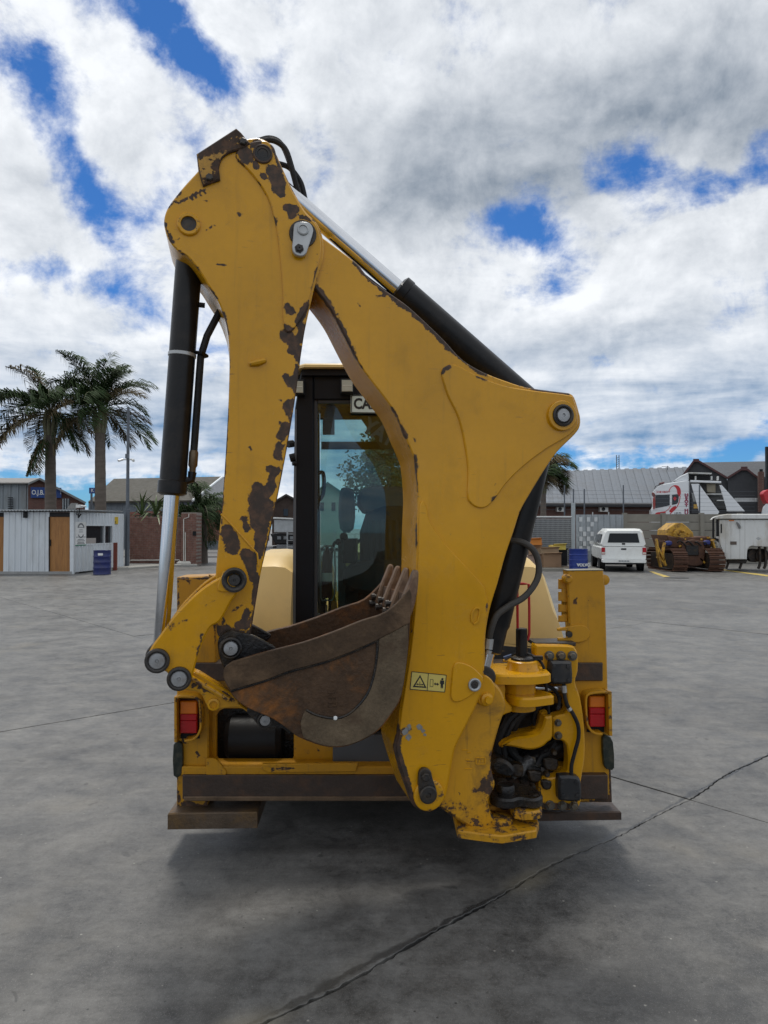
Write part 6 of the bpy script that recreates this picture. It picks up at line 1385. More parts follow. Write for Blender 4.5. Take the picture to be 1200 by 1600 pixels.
MB().tube([P(690, 788, YS - .7), P(1100, 790, YS - .7)], .16, 8).build('gutter', mat('dark_gutter', (.03, .03, .032), .6), st_)
for (px, w_) in ((870.5, 11), (937.5, 13)):
    o = thing('air_conditioner', (sy(px, YS - .3), YS - .3, zof(795, YS)), 'white air conditioner with a round fan grille on the brick store, ' + ('nearer the machine' if px < 900 else 'above the white pickup'), 'air conditioner', 'air conditioners on the store wall')
    PL = Pl(YS - .5, 0)
    MB().plate(PL, [(px, 791.5), (px + w_, 791.5), (px + w_, 799.5), (px, 799.5)], 0, .4, .01).build('casing', OLDWHITE, o)
    MB().disc(PL, px + w_ * .42, 795.5, 0, [(.14, 0), (.14, -.012), (.12, -.012), (.12, -.004), (.001, -.004)], 20).build('fan_grille', BLACKPL, o)
# charcoal gabled building
YG = 52.0
CHAR = mat('charcoal_render', (.040, .042, .047), .7, var=.12, vs=.5); RTRIM = mat('dull_red_trim', (.085, .034, .034), .7, var=.2)
gg = thing('charcoal_gabled_building', (sy(1140, YG), YG + 6, 0), 'charcoal building with two red edged gables and brick chimneys behind the white truck', 'building')
GP = Pl((sy(1120, YG), YG, 0), -25)
MB().plate(GP, [(1062, 772), (1070, 741), (1084, 722), (1092, 722), (1136, 748), (1136, 862), (1062, 862)], 0, 9, 0).build('gable_wall', CHAR, gg)
MB().plate(GP, [(1137, 747), (1158, 735), (1168, 735), (1184, 748), (1230, 748), (1230, 862), (1137, 862)], -.6, 9, 0).build('gable_wall', CHAR, gg)
MB().ribbon(GP, [(1060, 752), (1070, 739), (1084, 720.5), (1092, 720.5), (1136, 746.5)], 3, -.25, .4, 0, 1).build('gable_trim', RTRIM, gg)
MB().ribbon(GP, [(1136, 747), (1158, 733.5), (1168, 733.5), (1185, 747)], 3, -.85, -.2, 0, 1).build('gable_trim', RTRIM, gg)
MB().plate(GP, [(1083, 717), (1092, 717), (1092, 722), (1083, 722)], .2, 1.4, 0).build('chimney', RTRIM, gg)
MB().plate(GP, [(1158, 729), (1168, 729), (1168, 734), (1158, 734)], .2, 1.4, 0).build('chimney', RTRIM, gg)
MB().plate(GP, [(1185, 737), (1194, 737), (1194, 800), (1185, 800)], -2.0, -.9, .02).build('chimney', BRKF, gg)
MB().plate(GP, [(1187, 733), (1192, 733), (1192, 737), (1187, 737)], -1.7, -1.2, 0).build('chimney_pot', BLACKPL, gg)
MB().hexa([P(1096, 745, YG + 9), P(1240, 745, YG + 9), P(1240, 748, YG + 9), P(1096, 748, YG + 9)], [P(1094, 722.5, YG + 15), P(1240, 720, YG + 15), P(1240, 723, YG + 15), P(1094, 725, YG + 15)]).build('roof', mat('dark_grey_roof', (.042, .045, .052), .6, var=.15, vs=.5), gg)
m1 = MB(); corr(m1, (sy(1148, YG - 2.5), YG - 2.5), (sy(1188, YG - 2.5), YG - 2.5), zof(784, YG - 2.5), zof(778, YG - 2.5), .4, .05); m1.build('awning', mat('pale_awning', (.45, .46, .46), .5), gg)
ms = thing('radio_mast', (sy(966, 90), 90, 0), 'slim lattice radio mast rising above the grey store roof', 'mast')
lm = MB()
for s in (-1, 1): lm.tube([(sy(966, 90) + s * .22, 90, 0), (sy(966, 90) + s * .16, 90, zof(711, 90))], .05, 6)
lm.build('leg', POLE, ms); lm = MB()
for k in range(14): z = 7 + k * .28; lm.tube([(sy(966, 90) - .2, 90, z), (sy(966, 90) + .2, 90, z + .28)], .03, 5)
lm.build('lattice', POLE, ms)['kind'] = 'stuff'
ap = thing('roof_aerial', (sy(1043, 60), 60, 0), 'thin aerial pole standing on the ridge of the grey store', 'aerial')
MB().tube([P(1043, 760, 64), P(1043, 728, 64)], .03, 6).build('pole', POLE, ap); MB().tube([P(1034, 729, 64), P(1045, 729, 64)], .02, 5).build('cross_arm', POLE, ap)
pr_ = thing('dark_mast', (sy(1198, 40), 40, 0), 'dark steel column at the picture edge beside the charcoal building', 'column')
MB().box((sy(1199.5, 40), 40, zof(698, 40) / 2), (.14, .14, zof(698, 40))).build('column', BLACKP, pr_)
# concrete panel wall
PANEL = mat('grey_concrete_panel', (.24, .225, .19), .85, var=.14, vs=1.2, dirt=(.15, .14, .12), dirt_amt=.5, ds=.8)
cw_ = thing('concrete_panel_wall', (sy(1090, YR), YR, 0), 'tall grey precast concrete wall of slotted posts and stacked panels behind the pickup', 'wall')
posts = [976, 1036, 1096, 1156, 1216, 1276]; ztw = zof(803, YR)
for px in posts: MB().box((sy(px, YR), YR, (ztw + .05) / 2), (.20, .24, ztw + .05)).build('post', PANEL, cw_)
for i in range(len(posts) - 1):
    xa, xb = sy(posts[i], YR) + .101, sy(posts[i + 1], YR) - .101; ph = ztw / 6
    for k in range(6): MB().box(((xa + xb) / 2, YR + .02 + .006 * ((k + i) % 2), (k + .5) * ph), (xb - xa, .09, ph - .022)).build('panel', PANEL, cw_)
ef = thing('electric_fence', (sy(1000, YR + .3), YR + .3, 0), 'thin electric fence wires on slim posts above the yard boundary', 'fence')
for px in (882, 896, 913, 974, 1093):
    top = 762 if px in (882, 974, 1093) else 768
    MB().tube([P(px, 806, YR + .3), P(px, top - 4, YR + .3)], .035, 6).build('post', POLE, ef)
for py in (768, 774, 780, 786, 792, 798): MB().tube([P(836, py - 2, YR + .3), P(1180, py, YR + .3)], .006, 4).build('wire', POLE, ef)
# silver corrugated fence with patches
sf_ = thing('corrugated_fence', (sy(940, YR), YR - .4, 0), 'silver corrugated sheet fence with pale square patches behind the blue drum', 'fence')
m1 = MB(); corr(m1, (sy(900, YR - .4), YR - .4), (sy(974, YR - .4), YR - .4), .05, zof(804, YR - .4), .30, .04); m1.build('sheet', mat('silver_sheet', (.33, .36, .38), .4, .4, var=.15, vs=1.5, dirt=(.18, .18, .18), dirt_amt=.4, ds=1.5), sf_)
PTCH = mat('bright_patch', (.52, .54, .55), .4, .3, var=.12, vs=3); rd = random.Random(8)
PF = Pl(YR - .46, 0)
for r in range(7):
    for c in range(5):
        if (r + c) % 2 == 0 and rd.random() < .75:
            x = 905 + c * 5.9; y = 808 + r * 7.6; MB().plate(PF, [(x, y), (x + 5, y), (x + 5, y + 7), (x, y + 7)], -.004 - .003 * rd.random(), .01, 0).build('patch', PTCH, sf_)
for px in (898, 926, 951): MB().tube([P(px, 806, YR - .5), P(px, 800, YR - .5)], .03, 6).build('fence_post', ZINC, sf_)
MB().plate(PF, [(893, 786), (899, 786), (899, 872), (893, 872)], -.05, .02, .01).build('gate_post', mat('grey_gate_post', (.36, .40, .42), .5), sf_)
# mesh gate
mg = thing('mesh_gate', (sy(868, YR - .6), YR - .6, 0), 'grey wire mesh gate in front of dark sheeting beside the corrugated fence', 'gate')
wm = MB(); Yg = YR - .6
for k in range(34): wm.tube([(sy(828 + k * 1.95, Yg), Yg, .05), (sy(828 + k * 1.95, Yg), Yg, zof(808, Yg))], .010, 4)
for k in range(22): wm.tube([(sy(828, Yg), Yg, .1 + k * .1), (sy(893, Yg), Yg, .1 + k * .1)], .010, 4)
wm.build('mesh', ZINC, mg)['kind'] = 'stuff'
MB().tube([(sy(800, Yg), Yg, zof(808, Yg)), (sy(893, Yg), Yg, zof(808, Yg))], .05, 8).build('top_rail', ZINC, mg)
MB().plate(Pl(YR + .2, 0), [(780, 812), (895, 812), (895, 880), (780, 880)], 0, .08, 0).build('backing_sheet', mat('dark_sheeting', (.075, .08, .085), .7, var=.3, vs=1.5), mg)
palm(849, 40, 738, 10, 'palm tree mostly hidden by the hump of the arm, beside the grey store roof', 9, 9, 1.5, 0, [(-.2, .6, 1.8, 1.0, .1, 0), (.3, .9, 1.7, .8, .1, 0), (0, -.2, 1.4, 1.0, .1, 0)], 'palm by the grey store')
# cardboard boxes, rubble of packaging
CARD = mat('brown_cardboard', (.30, .185, .105), .8, var=.15, vs=2.5)
pal = thing('wooden_pallet', (sy(862, 30), 30.4, 0), 'low wooden pallet under the pile of boxes', 'pallet')
for k in range(6): MB().box((sy(862, 30), 29.8 + k * .2, .12), (1.7, .12, .025)).build('slat', mat('weathered_pallet_wood', (.19, .15, .11), .8, var=.25), pal)
for k in range(3): MB().box((sy(862, 30) - .7 + k * .7, 30.3, .055), (.1, 1.2, .11)).build('bearer', bpy.data.materials['weathered_pallet_wood'], pal)
def carton(px0, px1, py0, py1, Y, dep, m, label, rot=0, cat='box'):
    xa, xb = sy(px0, Y), sy(px1, Y); za_, zb_ = zof(py1, Y), zof(py0, Y); M_ = Matrix.Rotation(R(rot), 3, 'Z')
    mb = MB().box(((xa + xb) / 2, Y + dep / 2, (za_ + zb_) / 2), (xb - xa, dep, zb_ - za_), M_)
    o = mb.build('carton', m); tag(o, label, cat, 'packaging heap by the fence'); ROOTS[o.name] = Vector((0, 0, 0))
    q = MB().box(((xa + xb) / 2, Y + dep / 2, zb_ + .006), ((xb - xa) * .12, dep * .98, .008), M_).build('tape_strip', mat('parcel_tape', (.36, .27, .17), .4), o)
    fl = MB().hexa([M_ @ Vector(v) + Vector(((xa + xb) / 2, Y + dep / 2, 0)) for v in ((-(xb - xa) / 2, -dep / 2, zb_), ((xb - xa) / 2, -dep / 2, zb_), ((xb - xa) / 2, -dep / 2 + .01, zb_), (-(xb - xa) / 2, -dep / 2 + .01, zb_))], [M_ @ Vector(v) + Vector(((xa + xb) / 2, Y + dep / 2, 0)) for v in ((-(xb - xa) / 2, -dep / 2 - .14, zb_ + .05), ((xb - xa) / 2, -dep / 2 - .14, zb_ + .07), ((xb - xa) / 2, -dep / 2 - .13, zb_ + .08), (-(xb - xa) / 2, -dep / 2 - .13, zb_ + .06))]).build('open_flap', m, o)
    return o
carton(848, 876, 866, 887.5, 29.8, .7, CARD, 'large brown cardboard box standing at the front of the packaging heap', 4)
carton(826, 846, 868, 887.5, 30.2, .6, mat('pinkish_carton', (.34, .24, .19), .8, var=.12), 'pinkish carton half hidden behind the thick hose by the heap', -6)
carton(842, 872, 857, 865.2, 30.1, .6, mat('crumpled_carton', (.33, .24, .15), .8, var=.2), 'flattened tan carton lying across the large brown box', 9)
o = carton(829, 848, 843, 851.5, 30.2, .5, mat('orange_carton', (.62, .22, .03), .6, var=.1), 'bright orange box on top of the packaging heap', -14)
carton(830, 846, 851.8, 867.8, 30.5, .5, CARD, 'brown carton that carries the orange box', 6)
carton(862, 883, 852, 859, 30.5, .5, mat('yellow_carton', (.66, .52, .10), .6, var=.1), 'pale yellow box lying on the packaging heap', 8)
carton(860, 886, 859.5, 884, 30.7, .5, BLACKPL, 'black crate under the pale yellow box', 0)
kb = MB().box((sy(857, 30) , 29.3, .06), (2.0, .25, .13)).build('kerb_block', PANEL); tag(kb, 'long concrete kerb block on the ground before the boxes', 'kerb')

# white pickup with canopy
def at_local(x, y, yaw):
    c, s = cos(R(yaw)), sin(R(yaw)); return lambda a, b, z: (x + a * c + b * s, y - a * s + b * c, z)
gk = G(976, 893.5)
pk = thing('pickup', (gk.x, gk.y, 0), 'white double cab pickup with a white canopy parked with its tailgate to the camera', 'pickup')
T = at_local(gk.x, gk.y + .1, 11)
def loft(secs, name, m, par, cap=True):
    n = len(secs[0]); vs = [T(*p) for q in secs for p in q]; fs = []
    for i in range(len(secs) - 1):
        for k in range(n): j = (k + 1) % n; fs.append((i * n + k, i * n + j, (i + 1) * n + j, (i + 1) * n + k))
    if cap: fs.append(tuple(range(n - 1, -1, -1))); fs.append(tuple((len(secs) - 1) * n + k for k in range(n)))
    return MB().add(vs, fs).build(name, m, par, 28)
def rsec(y, w0, w1, z0, z1, r=.06):
    return [(-w0 + r, y, z0), (w0 - r, y, z0), (w0, y, z0 + r), (w1, y, z1 - r), (w1 - r, y, z1), (-w1 + r, y, z1), (-w1, y, z1 - r), (-w0, y, z0 + r)]
PKW = mat('white_pickup_paint', (.82, .83, .80), .3, var=.03, vs=1.0, dirt=(.5, .48, .42), dirt_amt=.25, ds=1.5, coat=.3)
loft([rsec(0, .86, .88, .48, 1.00), rsec(.12, .88, .90, .46, 1.03), rsec(3.3, .88, .90, .46, 1.03), rsec(4.4, .87, .84, .46, .98), rsec(4.85, .80, .76, .50, .84)], 'body', PKW, pk)
loft([rsec(.02, .86, .70, 1.031, 1.66, .09), rsec(.14, .88, .76, 1.031, 1.74, .10), rsec(1.5, .88, .76, 1.031, 1.76, .10)], 'canopy', PKW, pk)
loft([rsec(1.52, .88, .72, 1.031, 1.66, .10), rsec(2.9, .88, .72, 1.031, 1.66, .10), rsec(3.45, .86, .70, 1.031, 1.12, .03)], 'cab', PKW, pk)
def qpanel(pts, t, name, m, par):
    """pts: four local points; t: local offset of the back face"""
    return MB().hexa([T(*p) for p in pts], [T(p[0] + t[0], p[1] + t[1], p[2] + t[2]) for p in pts]).build(name, m, par)
qpanel([(-.62, .008, 1.18), (.62, .008, 1.18), (.54, -.002, 1.56), (-.54, -.002, 1.56)], (0, .06, 0), 'rear_window', DARKGL, pk)
qpanel([(-.885, .30, 1.16), (-.835, .30, 1.52), (-.825, 1.36, 1.54), (-.885, 1.40, 1.16)], (.06, 0, 0), 'canopy_window', DARKGL, pk)
qpanel([(-.89, 1.62, 1.10), (-.80, 1.66, 1.52), (-.79, 2.75, 1.52), (-.885, 3.05, 1.10)], (.07, 0, 0), 'side_window', DARKGL, pk)
tg = qpanel([(-.70, -.012, .52), (.70, -.012, .52), (.71, -.012, 1.01), (-.71, -.012, 1.01)], (0, .05, 0), 'tailgate', PKW, pk)
qpanel([(-.10, -.03, .89), (.10, -.03, .89), (.10, -.03, .95), (-.10, -.03, .95)], (0, .03, 0), 'tailgate_handle', BLACKPL, tg)
qpanel([(-.06, .0, 1.10), (.06, .0, 1.10), (.06, .0, 1.16), (-.06, .0, 1.16)], (0, .04, 0), 'canopy_latch', BLACKPL, pk)
for s in (-1, 1):
    tl = qpanel([(s * .73, -.02, .70), (s * .87, -.02, .70), (s * .87, -.02, .98), (s * .73, -.02, .98)], (0, .10, 0), 'tail_light', REDL, pk)
    qpanel([(s * .735, -.028, .72), (s * .865, -.028, .72), (s * .865, -.028, .79), (s * .735, -.028, .79)], (0, .01, 0), 'reverse_lens', mat('white_lens', (.6, .55, .5), .3), tl)
bmp = loft([rsec(-.16, .84, .84, .37, .50, .03), rsec(-.02, .88, .88, .37, .50, .03)], 'bumper', PKW, pk)
qpanel([(-.35, -.17, .30), (.35, -.17, .30), (.35, -.17, .37), (-.35, -.17, .37)], (0, .10, 0), 'bumper_step', BLACKPL, bmp)
npk = qpanel([(-.25, -.172, .40), (.25, -.172, .40), (.25, -.172, .48), (-.25, -.172, .48)], (0, .011, 0), 'number_plate', mat('white_plate', (.7, .7, .66), .4), pk)
nl_ = MB()
for k in range(7):
    a = -.21 + k * .06; nl_.hexa([T(a, -.1735, .415), T(a + .04, -.1735, .415), T(a + .04, -.1735, .465), T(a, -.1735, .465)], [T(a, -.171, .415), T(a + .04, -.171, .415), T(a + .04, -.171, .465), T(a, -.171, .465)])
nl_.build('plate_print', mat('blue_print', (.05, .08, .12), .5), npk)
for s in (-1, 1):
    for yy in (.95, 4.0):
        c = T(s * .76, yy, .34); ax = Vector(T(1, 0, 0)) - Vector(T(0, 0, 0))
        w_ = MB().lathe(Vector(c) - ax * .12, ax, [(.24, 0), (.33, .02), (.345, .05), (.345, .19), (.33, .22), (.24, .24)], 26).build('wheel', RUBBER, pk)
        MB().lathe(Vector(c) + ax * s * .10, ax * s, [(.22, -.02), (.22, .02), (.1, .0), (.001, .01)], 18).build('rim', ZINC, w_)
        MB().lathe(Vector(c) + ax * s * .105 - ax * .01, ax, [(.40, 0), (.40, .026)], 24).build('wheel_arch', BLACKPL, pk)
    c = T(s * .98, 2.95, 1.14); MB().box(c, (.16, .08, .13)).build('door_mirror', PKW, pk)
MB().hexa([T(-.7, .05, .30), T(.7, .05, .30), T(.7, 4.5, .30), T(-.7, 4.5, .30)], [T(-.7, .05, .45), T(.7, .05, .45), T(.7, 4.5, .45), T(-.7, 4.5, .45)]).build('underbody', BLACKPL, pk)
# stripped crawler tractor
DY = 29.0; gz = thing('bulldozer', (sy(1076, DY), DY, 0), 'rusty crawler tractor with a bare yellow engine housing and no blade beside the white body', 'bulldozer')
RUST = mat('rusty_track_steel', (.095, .045, .028), .75, .2, var=.4, vs=5, dirt=(.16, .075, .035), dirt_amt=.5, ds=6, bump=.5)
DYEL = mat('faded_tractor_yellow', (.50, .28, .03), .55, var=.25, vs=3, dirt=(.10, .045, .02), dirt_amt=.9, ds=4.5)
DIRTY = mat('greasy_dark_steel', (.022, .017, .014), .6, var=.5, vs=6, dirt=(.09, .05, .022), dirt_amt=.6, ds=5)
def track(px0, px1):
    xa, xb = sy(px0, DY), sy(px1, DY); o = None; n = 40; path = []
    r = .42; Ln = 2.2; per = 2 * Ln + 2 * pi * r
    for k in range(n):
        s = per * k / n
        if s < Ln: p = (s, 2 * r, 0, 1)
        elif s < Ln + pi * r: a = (s - Ln) / r; p = (Ln + sin(a) * r, r + cos(a) * r, sin(a), cos(a))
        elif s < 2 * Ln + pi * r: p = (Ln - (s - Ln - pi * r), 0, 0, -1)
        else: a = (s - 2 * Ln - pi * r) / r; p = (-sin(a) * r, r - cos(a) * r, -sin(a), -cos(a))
        path.append(p)
    o = MB().box(((xa + xb) / 2, DY + 1.1, r), ((xb - xa) * .7, 2.4, r * 1.5)).build('track_frame', DIRTY, gz)
    for (y, z, ny, nz_) in path:
        t = Vector((0, nz_, -ny)); nn = Vector((0, ny, nz_)); c = Vector(((xa + xb) / 2, DY + y, z + .03)); X = Vector((1, 0, 0)); w = (xb - xa) / 2
        mb = MB().hexa([c + X * i * w + t * j * .075 for i, j in ((-1, -1), (1, -1), (1, 1), (-1, 1))], [c + X * i * w + t * j * .075 + nn * .03 for i, j in ((-1, -1), (1, -1), (1, 1), (-1, 1))])
        mb.hexa([c + X * i * w + t * j * .012 + nn * .031 for i, j in ((-1, -1), (1, -1), (1, 1), (-1, 1))], [c + X * i * w + t * j * .008 + nn * .085 for i, j in ((-1, -1), (1, -1), (1, 1), (-1, 1))])
        mb.build('track_shoe', RUST, o)
    return o
track(1046, 1068); track(1101, 1125)
ZP = Pl(DY, 0)
MB().plate(ZP, smooth([(1068, 846), (1100, 846), (1101, 876), (1094, 884), (1076, 884), (1068, 872)], 2), .1, 2.2, .04).build('rear_housing', RUST, gz)
MB().plate(ZP, [(1072, 852), (1092, 852), (1092, 868), (1072, 868)], .04, .11, .02).build('pto_opening', OIL, gz)
MB().plate(ZP, [(1041, 836), (1060, 840), (1108, 838), (1118, 850), (1110, 856), (1048, 856)], .3, 2.0, .04).build('fender_deck', RUST, gz)
eh = [(1041, 842), (1042, 828), (1056, 817, 1), (1066, 817, 1), (1074, 823), (1083, 832), (1086, 846), (1042, 846)]
MB().plate(ZP, eh, .5, 1.5, .03).build('engine_housing', DYEL, gz)
rd = random.Random(3)
for k in range(12):
    x = 1044 + rd.uniform(0, 36); y = 828 + rd.uniform(0, 14) + max(0, (x - 1068) * .5); s = rd.uniform(1.4, 3)
    MB().plate(ZP, [(x, y), (x + s, y), (x + s, y + s * 1.1), (x, y + s * 1.1)], .40 - rd.uniform(0, .12), .51, .01).build('casing_lug', DYEL, gz)
for k in range(14):
    x = 1036 + rd.uniform(0, 82); y = 838 + rd.uniform(0, 14); s = rd.uniform(1.5, 4)
    MB().plate(ZP, [(x, y), (x + s, y + .5), (x + s, y + s), (x, y + s)], .1 + rd.uniform(0, .3), .6, .02).build('loose_part', rd.choice((DIRTY, RUST, DYEL, DYEL)), gz)
for (x, y, m) in ((1046, 849, mat('blue_rag', (.02, .03, .16), .7, var=.3)), (1106, 848, bpy.data.materials.get('blue_rag'))):
    MB().plate(ZP, smooth([(x - 4, y - 2), (x + 2, y - 4), (x + 5, y - 1), (x + 3, y + 3), (x - 4, y + 3)], 2), .0, .25, .04).build('blue_cover', bpy.data.materials['blue_rag'], gz)
for pts in ([(1027, 842), (1030, 868), (1034, 886)], [(1040, 848), (1037, 866), (1041, 884)], [(1029, 856), (1039, 876)], [(1114, 844), (1118, 858), (1122, 874)]): MB().ribbon(ZP, pts, 2.4, .05, .25, .01).build('push_arm', DYEL, gz)
for pts in ([(1029, 870), (1042, 884)], [(1094, 872), (1102, 880)]): MB().ribbon(ZP, pts, 3, .1, .3, .01).build('brace', DYEL, gz)
for k in range(4): MB().tube(spline([ZP.at(1058 + k * 14, 848, .1), ZP.at(1063 + k * 13, 845 + k, .02), ZP.at(1072 + k * 12, 853, .05)]), .03, 6).build('loose_hose', RUBBER, gz)
# white service body
WBY = 29.3; wb_ = thing('white_service_body', (sy(1170, WBY), WBY + 1, 0), 'weathered white steel equipment body with a dark wheel gap standing on short legs', 'equipment body')
VP = Pl((sy(1130, WBY), WBY, 0), -22)
MB().plate(VP, smooth([(1124, 812, 1), (1260, 812, 1), (1260, 858, 1), (1174, 853, 1), (1168, 858), (1167, 874, 1), (1134, 874, 1), (1125, 850), (1123, 830)], 2), 0, 2.2, .02).build('body_shell', OLDWHITE, wb_)
MB().plate(VP, smooth([(1114, 811), (1120, 806), (1136, 803, 1), (1262, 803, 1), (1262, 811, 1), (1114, 811, 1)], 3), -.12, 2.3, .03).build('roof', OLDWHITE, wb_)
MB().plate(VP, [(1113, 811.5), (1116, 811.5), (1116, 840), (1123, 842), (1123, 848), (1113, 840)], -.02, .1, .004).build('open_door_frame', BLACKPL, wb_)
MB().plate(VP, [(1119, 811.5), (1123, 811.5), (1124, 838), (1119, 838)], -.01, .1, .004).build('cab_post', BLACKPL, wb_)
MB().plate(VP, [(1126, 818.5), (1128, 818.5), (1128, 833), (1126, 833)], -.02, .002, 0).build('door_handle', BLACKPL, wb_)
MB().plate(VP, [(1141, 846), (1151, 846), (1151, 851), (1141, 851)], -.02, .002, 0).build('data_plate', mat('brown_plate', (.10, .075, .06), .5), wb_)
MB().plate(VP, [(1139, 812.5), (1147, 812.5), (1147, 814), (1139, 814)], -.02, .002, 0).build('orange_marker', AMBER, wb_)
MB().plate(VP, [(1150, 816), (1153, 816), (1157.5, 822), (1157, 826), (1154, 825)], -.08, .002, .01).build('vent_cowl', mat('grey_cowl', (.15, .15, .15), .5), wb_)
MB().plate(VP, [(1181, 841), (1185, 839), (1189, 841.5), (1185, 844.5)], -.004, .002, 0).build('diamond_mark', ZINC, wb_)
for x in (1134, 1142, 1156, 1164): MB().ribbon(VP, [(x, 812.5), (x, 873.5)], .5, -.006, .002, 0).build('panel_seam', mat('seam_shadow_grey', (.4, .4, .38), .6), wb_)
MB().plate(VP, [(1136, 874), (1168, 874), (1166, 880), (1138, 880)], .2, 1.8, .02).build('chassis', DIRTY, wb_)
for x in (1137, 1158, 1187, 1196): MB().ribbon(VP, [(x, 854 if x > 1170 else 876), (x + 1, 880), (x - 2, 889)], 3.2, .3, .6, .01).build('support_leg', DIRTY, wb_)
for x in (1180, 1192): MB().lathe(VP.at(x, 868, .5), (0, 1, 0), [(.1, 0), (.28, .02), (.28, .3), (.1, .32)], 16).build('axle_drum', DIRTY, wb_)
# white show truck behind the wall
TY = 40.0; tk = thing('white_truck', (sy(1060, TY), TY, 0), 'white haulage truck with red swooshes and red lettering standing behind the concrete wall', 'truck')
KP = Pl((sy(1040, TY), TY, 0), -18); TW = mat('glossy_white_cab', (.76, .78, .80), .25, var=.03, coat=.4)
RSW = mat('red_graphic', (.52, .02, .03), .35); NAVY = mat('purple_red_letters', (.30, .02, .07), .4)
gy = 826 + 1.75 * FPX / TY
MB().plate(KP, smooth([(1017.5, 802), (1018, 797), (1022, 790), (1022, 771), (1025, 763), (1033, 757), (1050, 753.5), (1074, 750, 1), (1077, 752, 1), (1077.5, gy - 12, 1), (1018, gy - 12, 1)], 3), 0, 2.4, .05).build('cab', TW, tk)
MB().plate(KP, smooth([(1050, 753, 1), (1054, 750), (1062, 744), (1075, 738, 1), (1076.5, 740, 1), (1076.5, 751.5, 1), (1064, 752.2)], 3), .15, 2.25, .05).build('roof_fairing', TW, tk)
MB().plate(KP, smooth([(1024, 773.5, 1), (1046.5, 772.5, 1), (1046.5, 789.5, 1), (1036, 792), (1024, 794, 1)], 3), -.02, .02, .01).build('side_window', DARKGL, tk)
bw2 = MB().plate(KP, smooth([(1050, 773, 1), (1058, 772, 1), (1060.5, 774), (1060, 782), (1058, 787), (1050, 789, 1)], 3), -.02, .02, .01).build('bunk_window', DARKGL, tk)
MB().plate(KP, [(1054.5, 775.5), (1057.5, 779), (1054.5, 782.5), (1051.5, 779)], -.03, -.021, 0).build('red_emblem', RSW, bw2)
sws = MB()
sws.ribbon(KP, [(1045, 768), (1048, 762), (1053, 759), (1058, 760), (1061, 766), (1060.5, 774), (1058, 777)], 1.0, -.012, .002, 0)
sws.plate(KP, smooth([(1051, 759, 1), (1055, 758), (1060, 759.5), (1063.5, 765), (1063.5, 773), (1061, 776, 1), (1058.5, 771), (1057.5, 765), (1055, 761)], 3), -.014, .002, 0)
sws.ribbon(KP, [(1063, 775), (1061, 785), (1057, 793), (1050, 800), (1047, 803)], 1.2, -.012, .002, 0)
sws.plate(KP, smooth([(1056, 790, 1), (1050, 793), (1046, 798), (1047, 800.5), (1052, 799), (1056, 795)], 3), -.014, .002, 0)
sws.plate(KP, smooth([(1024, 804), (1026, 801), (1032, 800), (1040, 799), (1039, 804, 1)], 3), -.014, .002, 0)
sws.ribbon(KP, [(1040, 799), (1045, 795), (1048, 790)], .9, -.012, .002, 0)
sws.build('red_swoosh', RSW, tk)
for k, ch in enumerate('HEAVY'): text(ch, .20, KP, 1072.5, 773.5 + k * 4.1, -.006, NAVY, tk, align='CENTER', sx=1.35, bold=.012, extr=.006)
for k, ch in enumerate('HU'): text(ch, .20, KP, 1072.5, 797.5 + k * 4.2, -.006, NAVY, tk, align='CENTER', sx=1.35, bold=.012, extr=.006)
text('S HE HEAVY', .13, KP, 1026, 769, -.006, RSW, tk, extr=.006, bold=.004)
text('I.E.D.', .18, KP, 1054, 802.5, -.006, INK, tk, extr=.006, bold=.004)
mr = MB().plate(KP, smooth([(1018.5, 770), (1021, 769.5), (1023.5, 772), (1023.5, 776), (1020, 775.5)], 2), -.35, -.1, .02).build('mirror', mat('brown_red_cover', (.20, .06, .05), .5), tk)
MB().plate(KP, smooth([(1020.5, 778), (1023.5, 777), (1024, 790), (1022, 796), (1020.5, 792)], 2), -.35, -.1, .02).build('mirror', mat('red_cover', (.34, .05, .04), .5), tk)
MB().plate(KP, [(1031, 754), (1038, 752.5), (1038.5, 755), (1032, 757)], .4, 1.8, .02).build('beacon_bar', mat('dark_red_beacon', (.12, .04, .04), .4), tk)
MB().ribbon(KP, [(1022, 764), (1026, 759), (1036, 756)], .8, -.05, .0, 0).build('sun_visor', BLACKPL, tk)
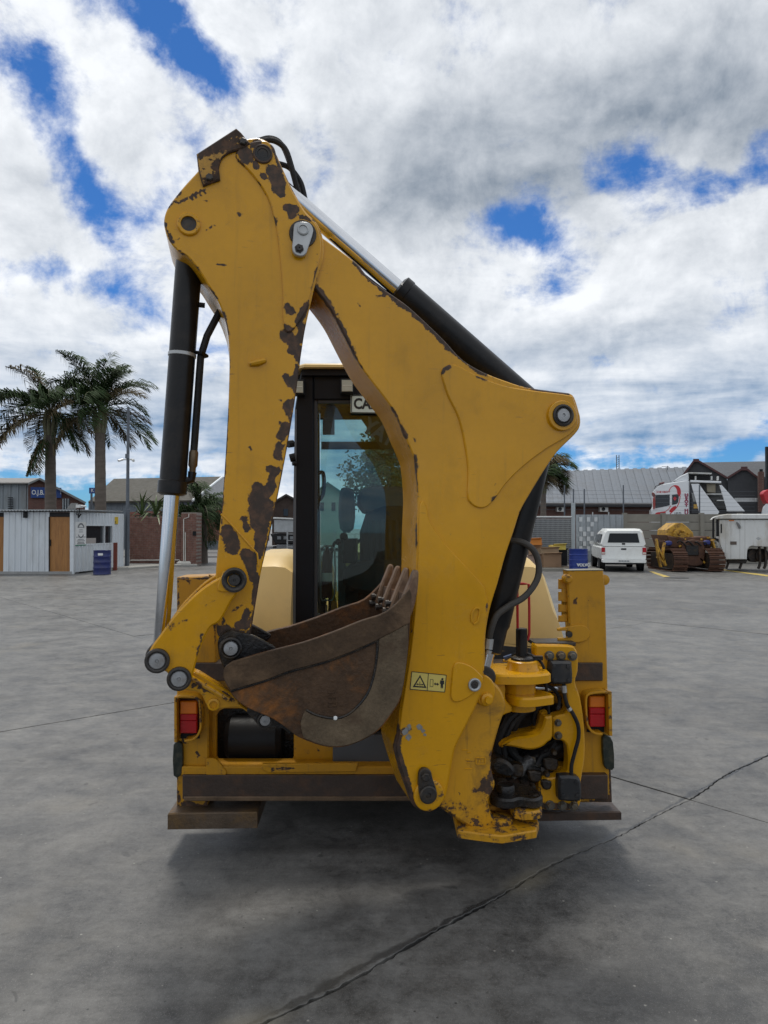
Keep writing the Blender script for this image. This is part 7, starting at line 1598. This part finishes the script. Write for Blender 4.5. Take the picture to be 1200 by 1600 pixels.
# equipment frame behind the cab
MB().plate(KP, [(1079, 750), (1127, 752), (1127, 755), (1079, 753.5)], -.1, 2.3, .02).build('gantry_beam', TW, tk)
MB().plate(KP, [(1076, 739), (1112, 740), (1112, 750), (1078, 749)], .6, 2.0, .02).build('gantry_box', BLACKP, tk)
MB().plate(KP, [(1076, 738), (1112, 739), (1112, 740.5), (1076, 739.6)], -.05, 2.2, .01).build('gantry_top', OLDWHITE, tk)
for x in (1086, 1111, 1121): MB().plate(KP, [(x, 744), (x + 2.2, 744), (x + 2.2, 750), (x, 750)], -.05, .3, .01).build('gantry_post', OLDWHITE, tk)
MB().plate(KP, [(1080, 756), (1092, 756), (1124, 800), (1120, 806), (1094, 806)], -.06, .1, .01).build('diagonal_panel', TW, tk)
MB().plate(KP, [(1124, 758), (1128, 758), (1164, 799), (1136, 799), (1134, 790)], -.02, .12, .01).build('diagonal_panel', TW, tk)
MB().plate(KP, [(1094, 755.5), (1124, 756), (1138, 796), (1122, 796)], .5, 1.9, .02).build('machinery_block', mat('dirty_machinery', (.06, .06, .058), .6, var=.4, vs=3), tk)
MB().plate(KP, [(1104, 756), (1118, 756), (1118, 770), (1105, 769)], .35, .6, .02).build('beige_tank', mat('beige_tank_paint', (.34, .30, .22), .5), tk)
for a, b in (((1104, 772), (1128, 772)), ((1120, 782), (1133, 782))): MB().ribbon(KP, [a, b], 2, .3, .5, .01).build('cross_bar', OLDWHITE, tk)
MB().plate(KP, [(1080, 770), (1092, 770), (1094, 784), (1083, 784)], .02, .2, .01).build('ladder_panel', mat('grey_steel_box', (.28, .29, .29), .5), tk)
MB().plate(KP, [(1084, 788), (1092, 788), (1092, 794.5), (1084, 794.5)], .0, .2, .01).build('yellow_box', mat('yellow_toolbox', (.55, .33, .06), .5), tk)
MB().plate(KP, [(1079, 771), (1080.5, 771), (1080.5, 804), (1079, 804)], -.02, .2, .0).build('seal', BLACKPL, tk)
MB().plate(KP, [(1080, 802), (1180, 802), (1180, gy - 14), (1080, gy - 14)], .2, 2.2, .02).build('truck_chassis', BLACKP, tk)
for x in (1032, 1110, 1145): MB().lathe(KP.at(x, gy - 13.5, .1), (0, 1, 0), [(.30, 0), (.5, .03), (.5, .3), (.3, .33)], 22).build('wheel', RUBBER, tk)
t2 = thing('second_truck_nose', (sy(1199, 40), 40, 0), 'red and white truck nose cut by the picture edge behind the white service body', 'truck')
MB().plate(Pl((sy(1195, 39.5), 39.5, 0), -28), smooth([(1190, 800), (1192, 792), (1198, 786), (1240, 780, 1), (1240, 870, 1), (1190, 870, 1)], 1), 0, 2.2, .05).build('cab', TW, t2)
MB().plate(Pl(39.4, 0), smooth([(1193, 771), (1198, 766), (1212, 766), (1212, 790), (1198, 786), (1194, 776)], 2), 0, .4, .02).build('mirror', RSW, t2)
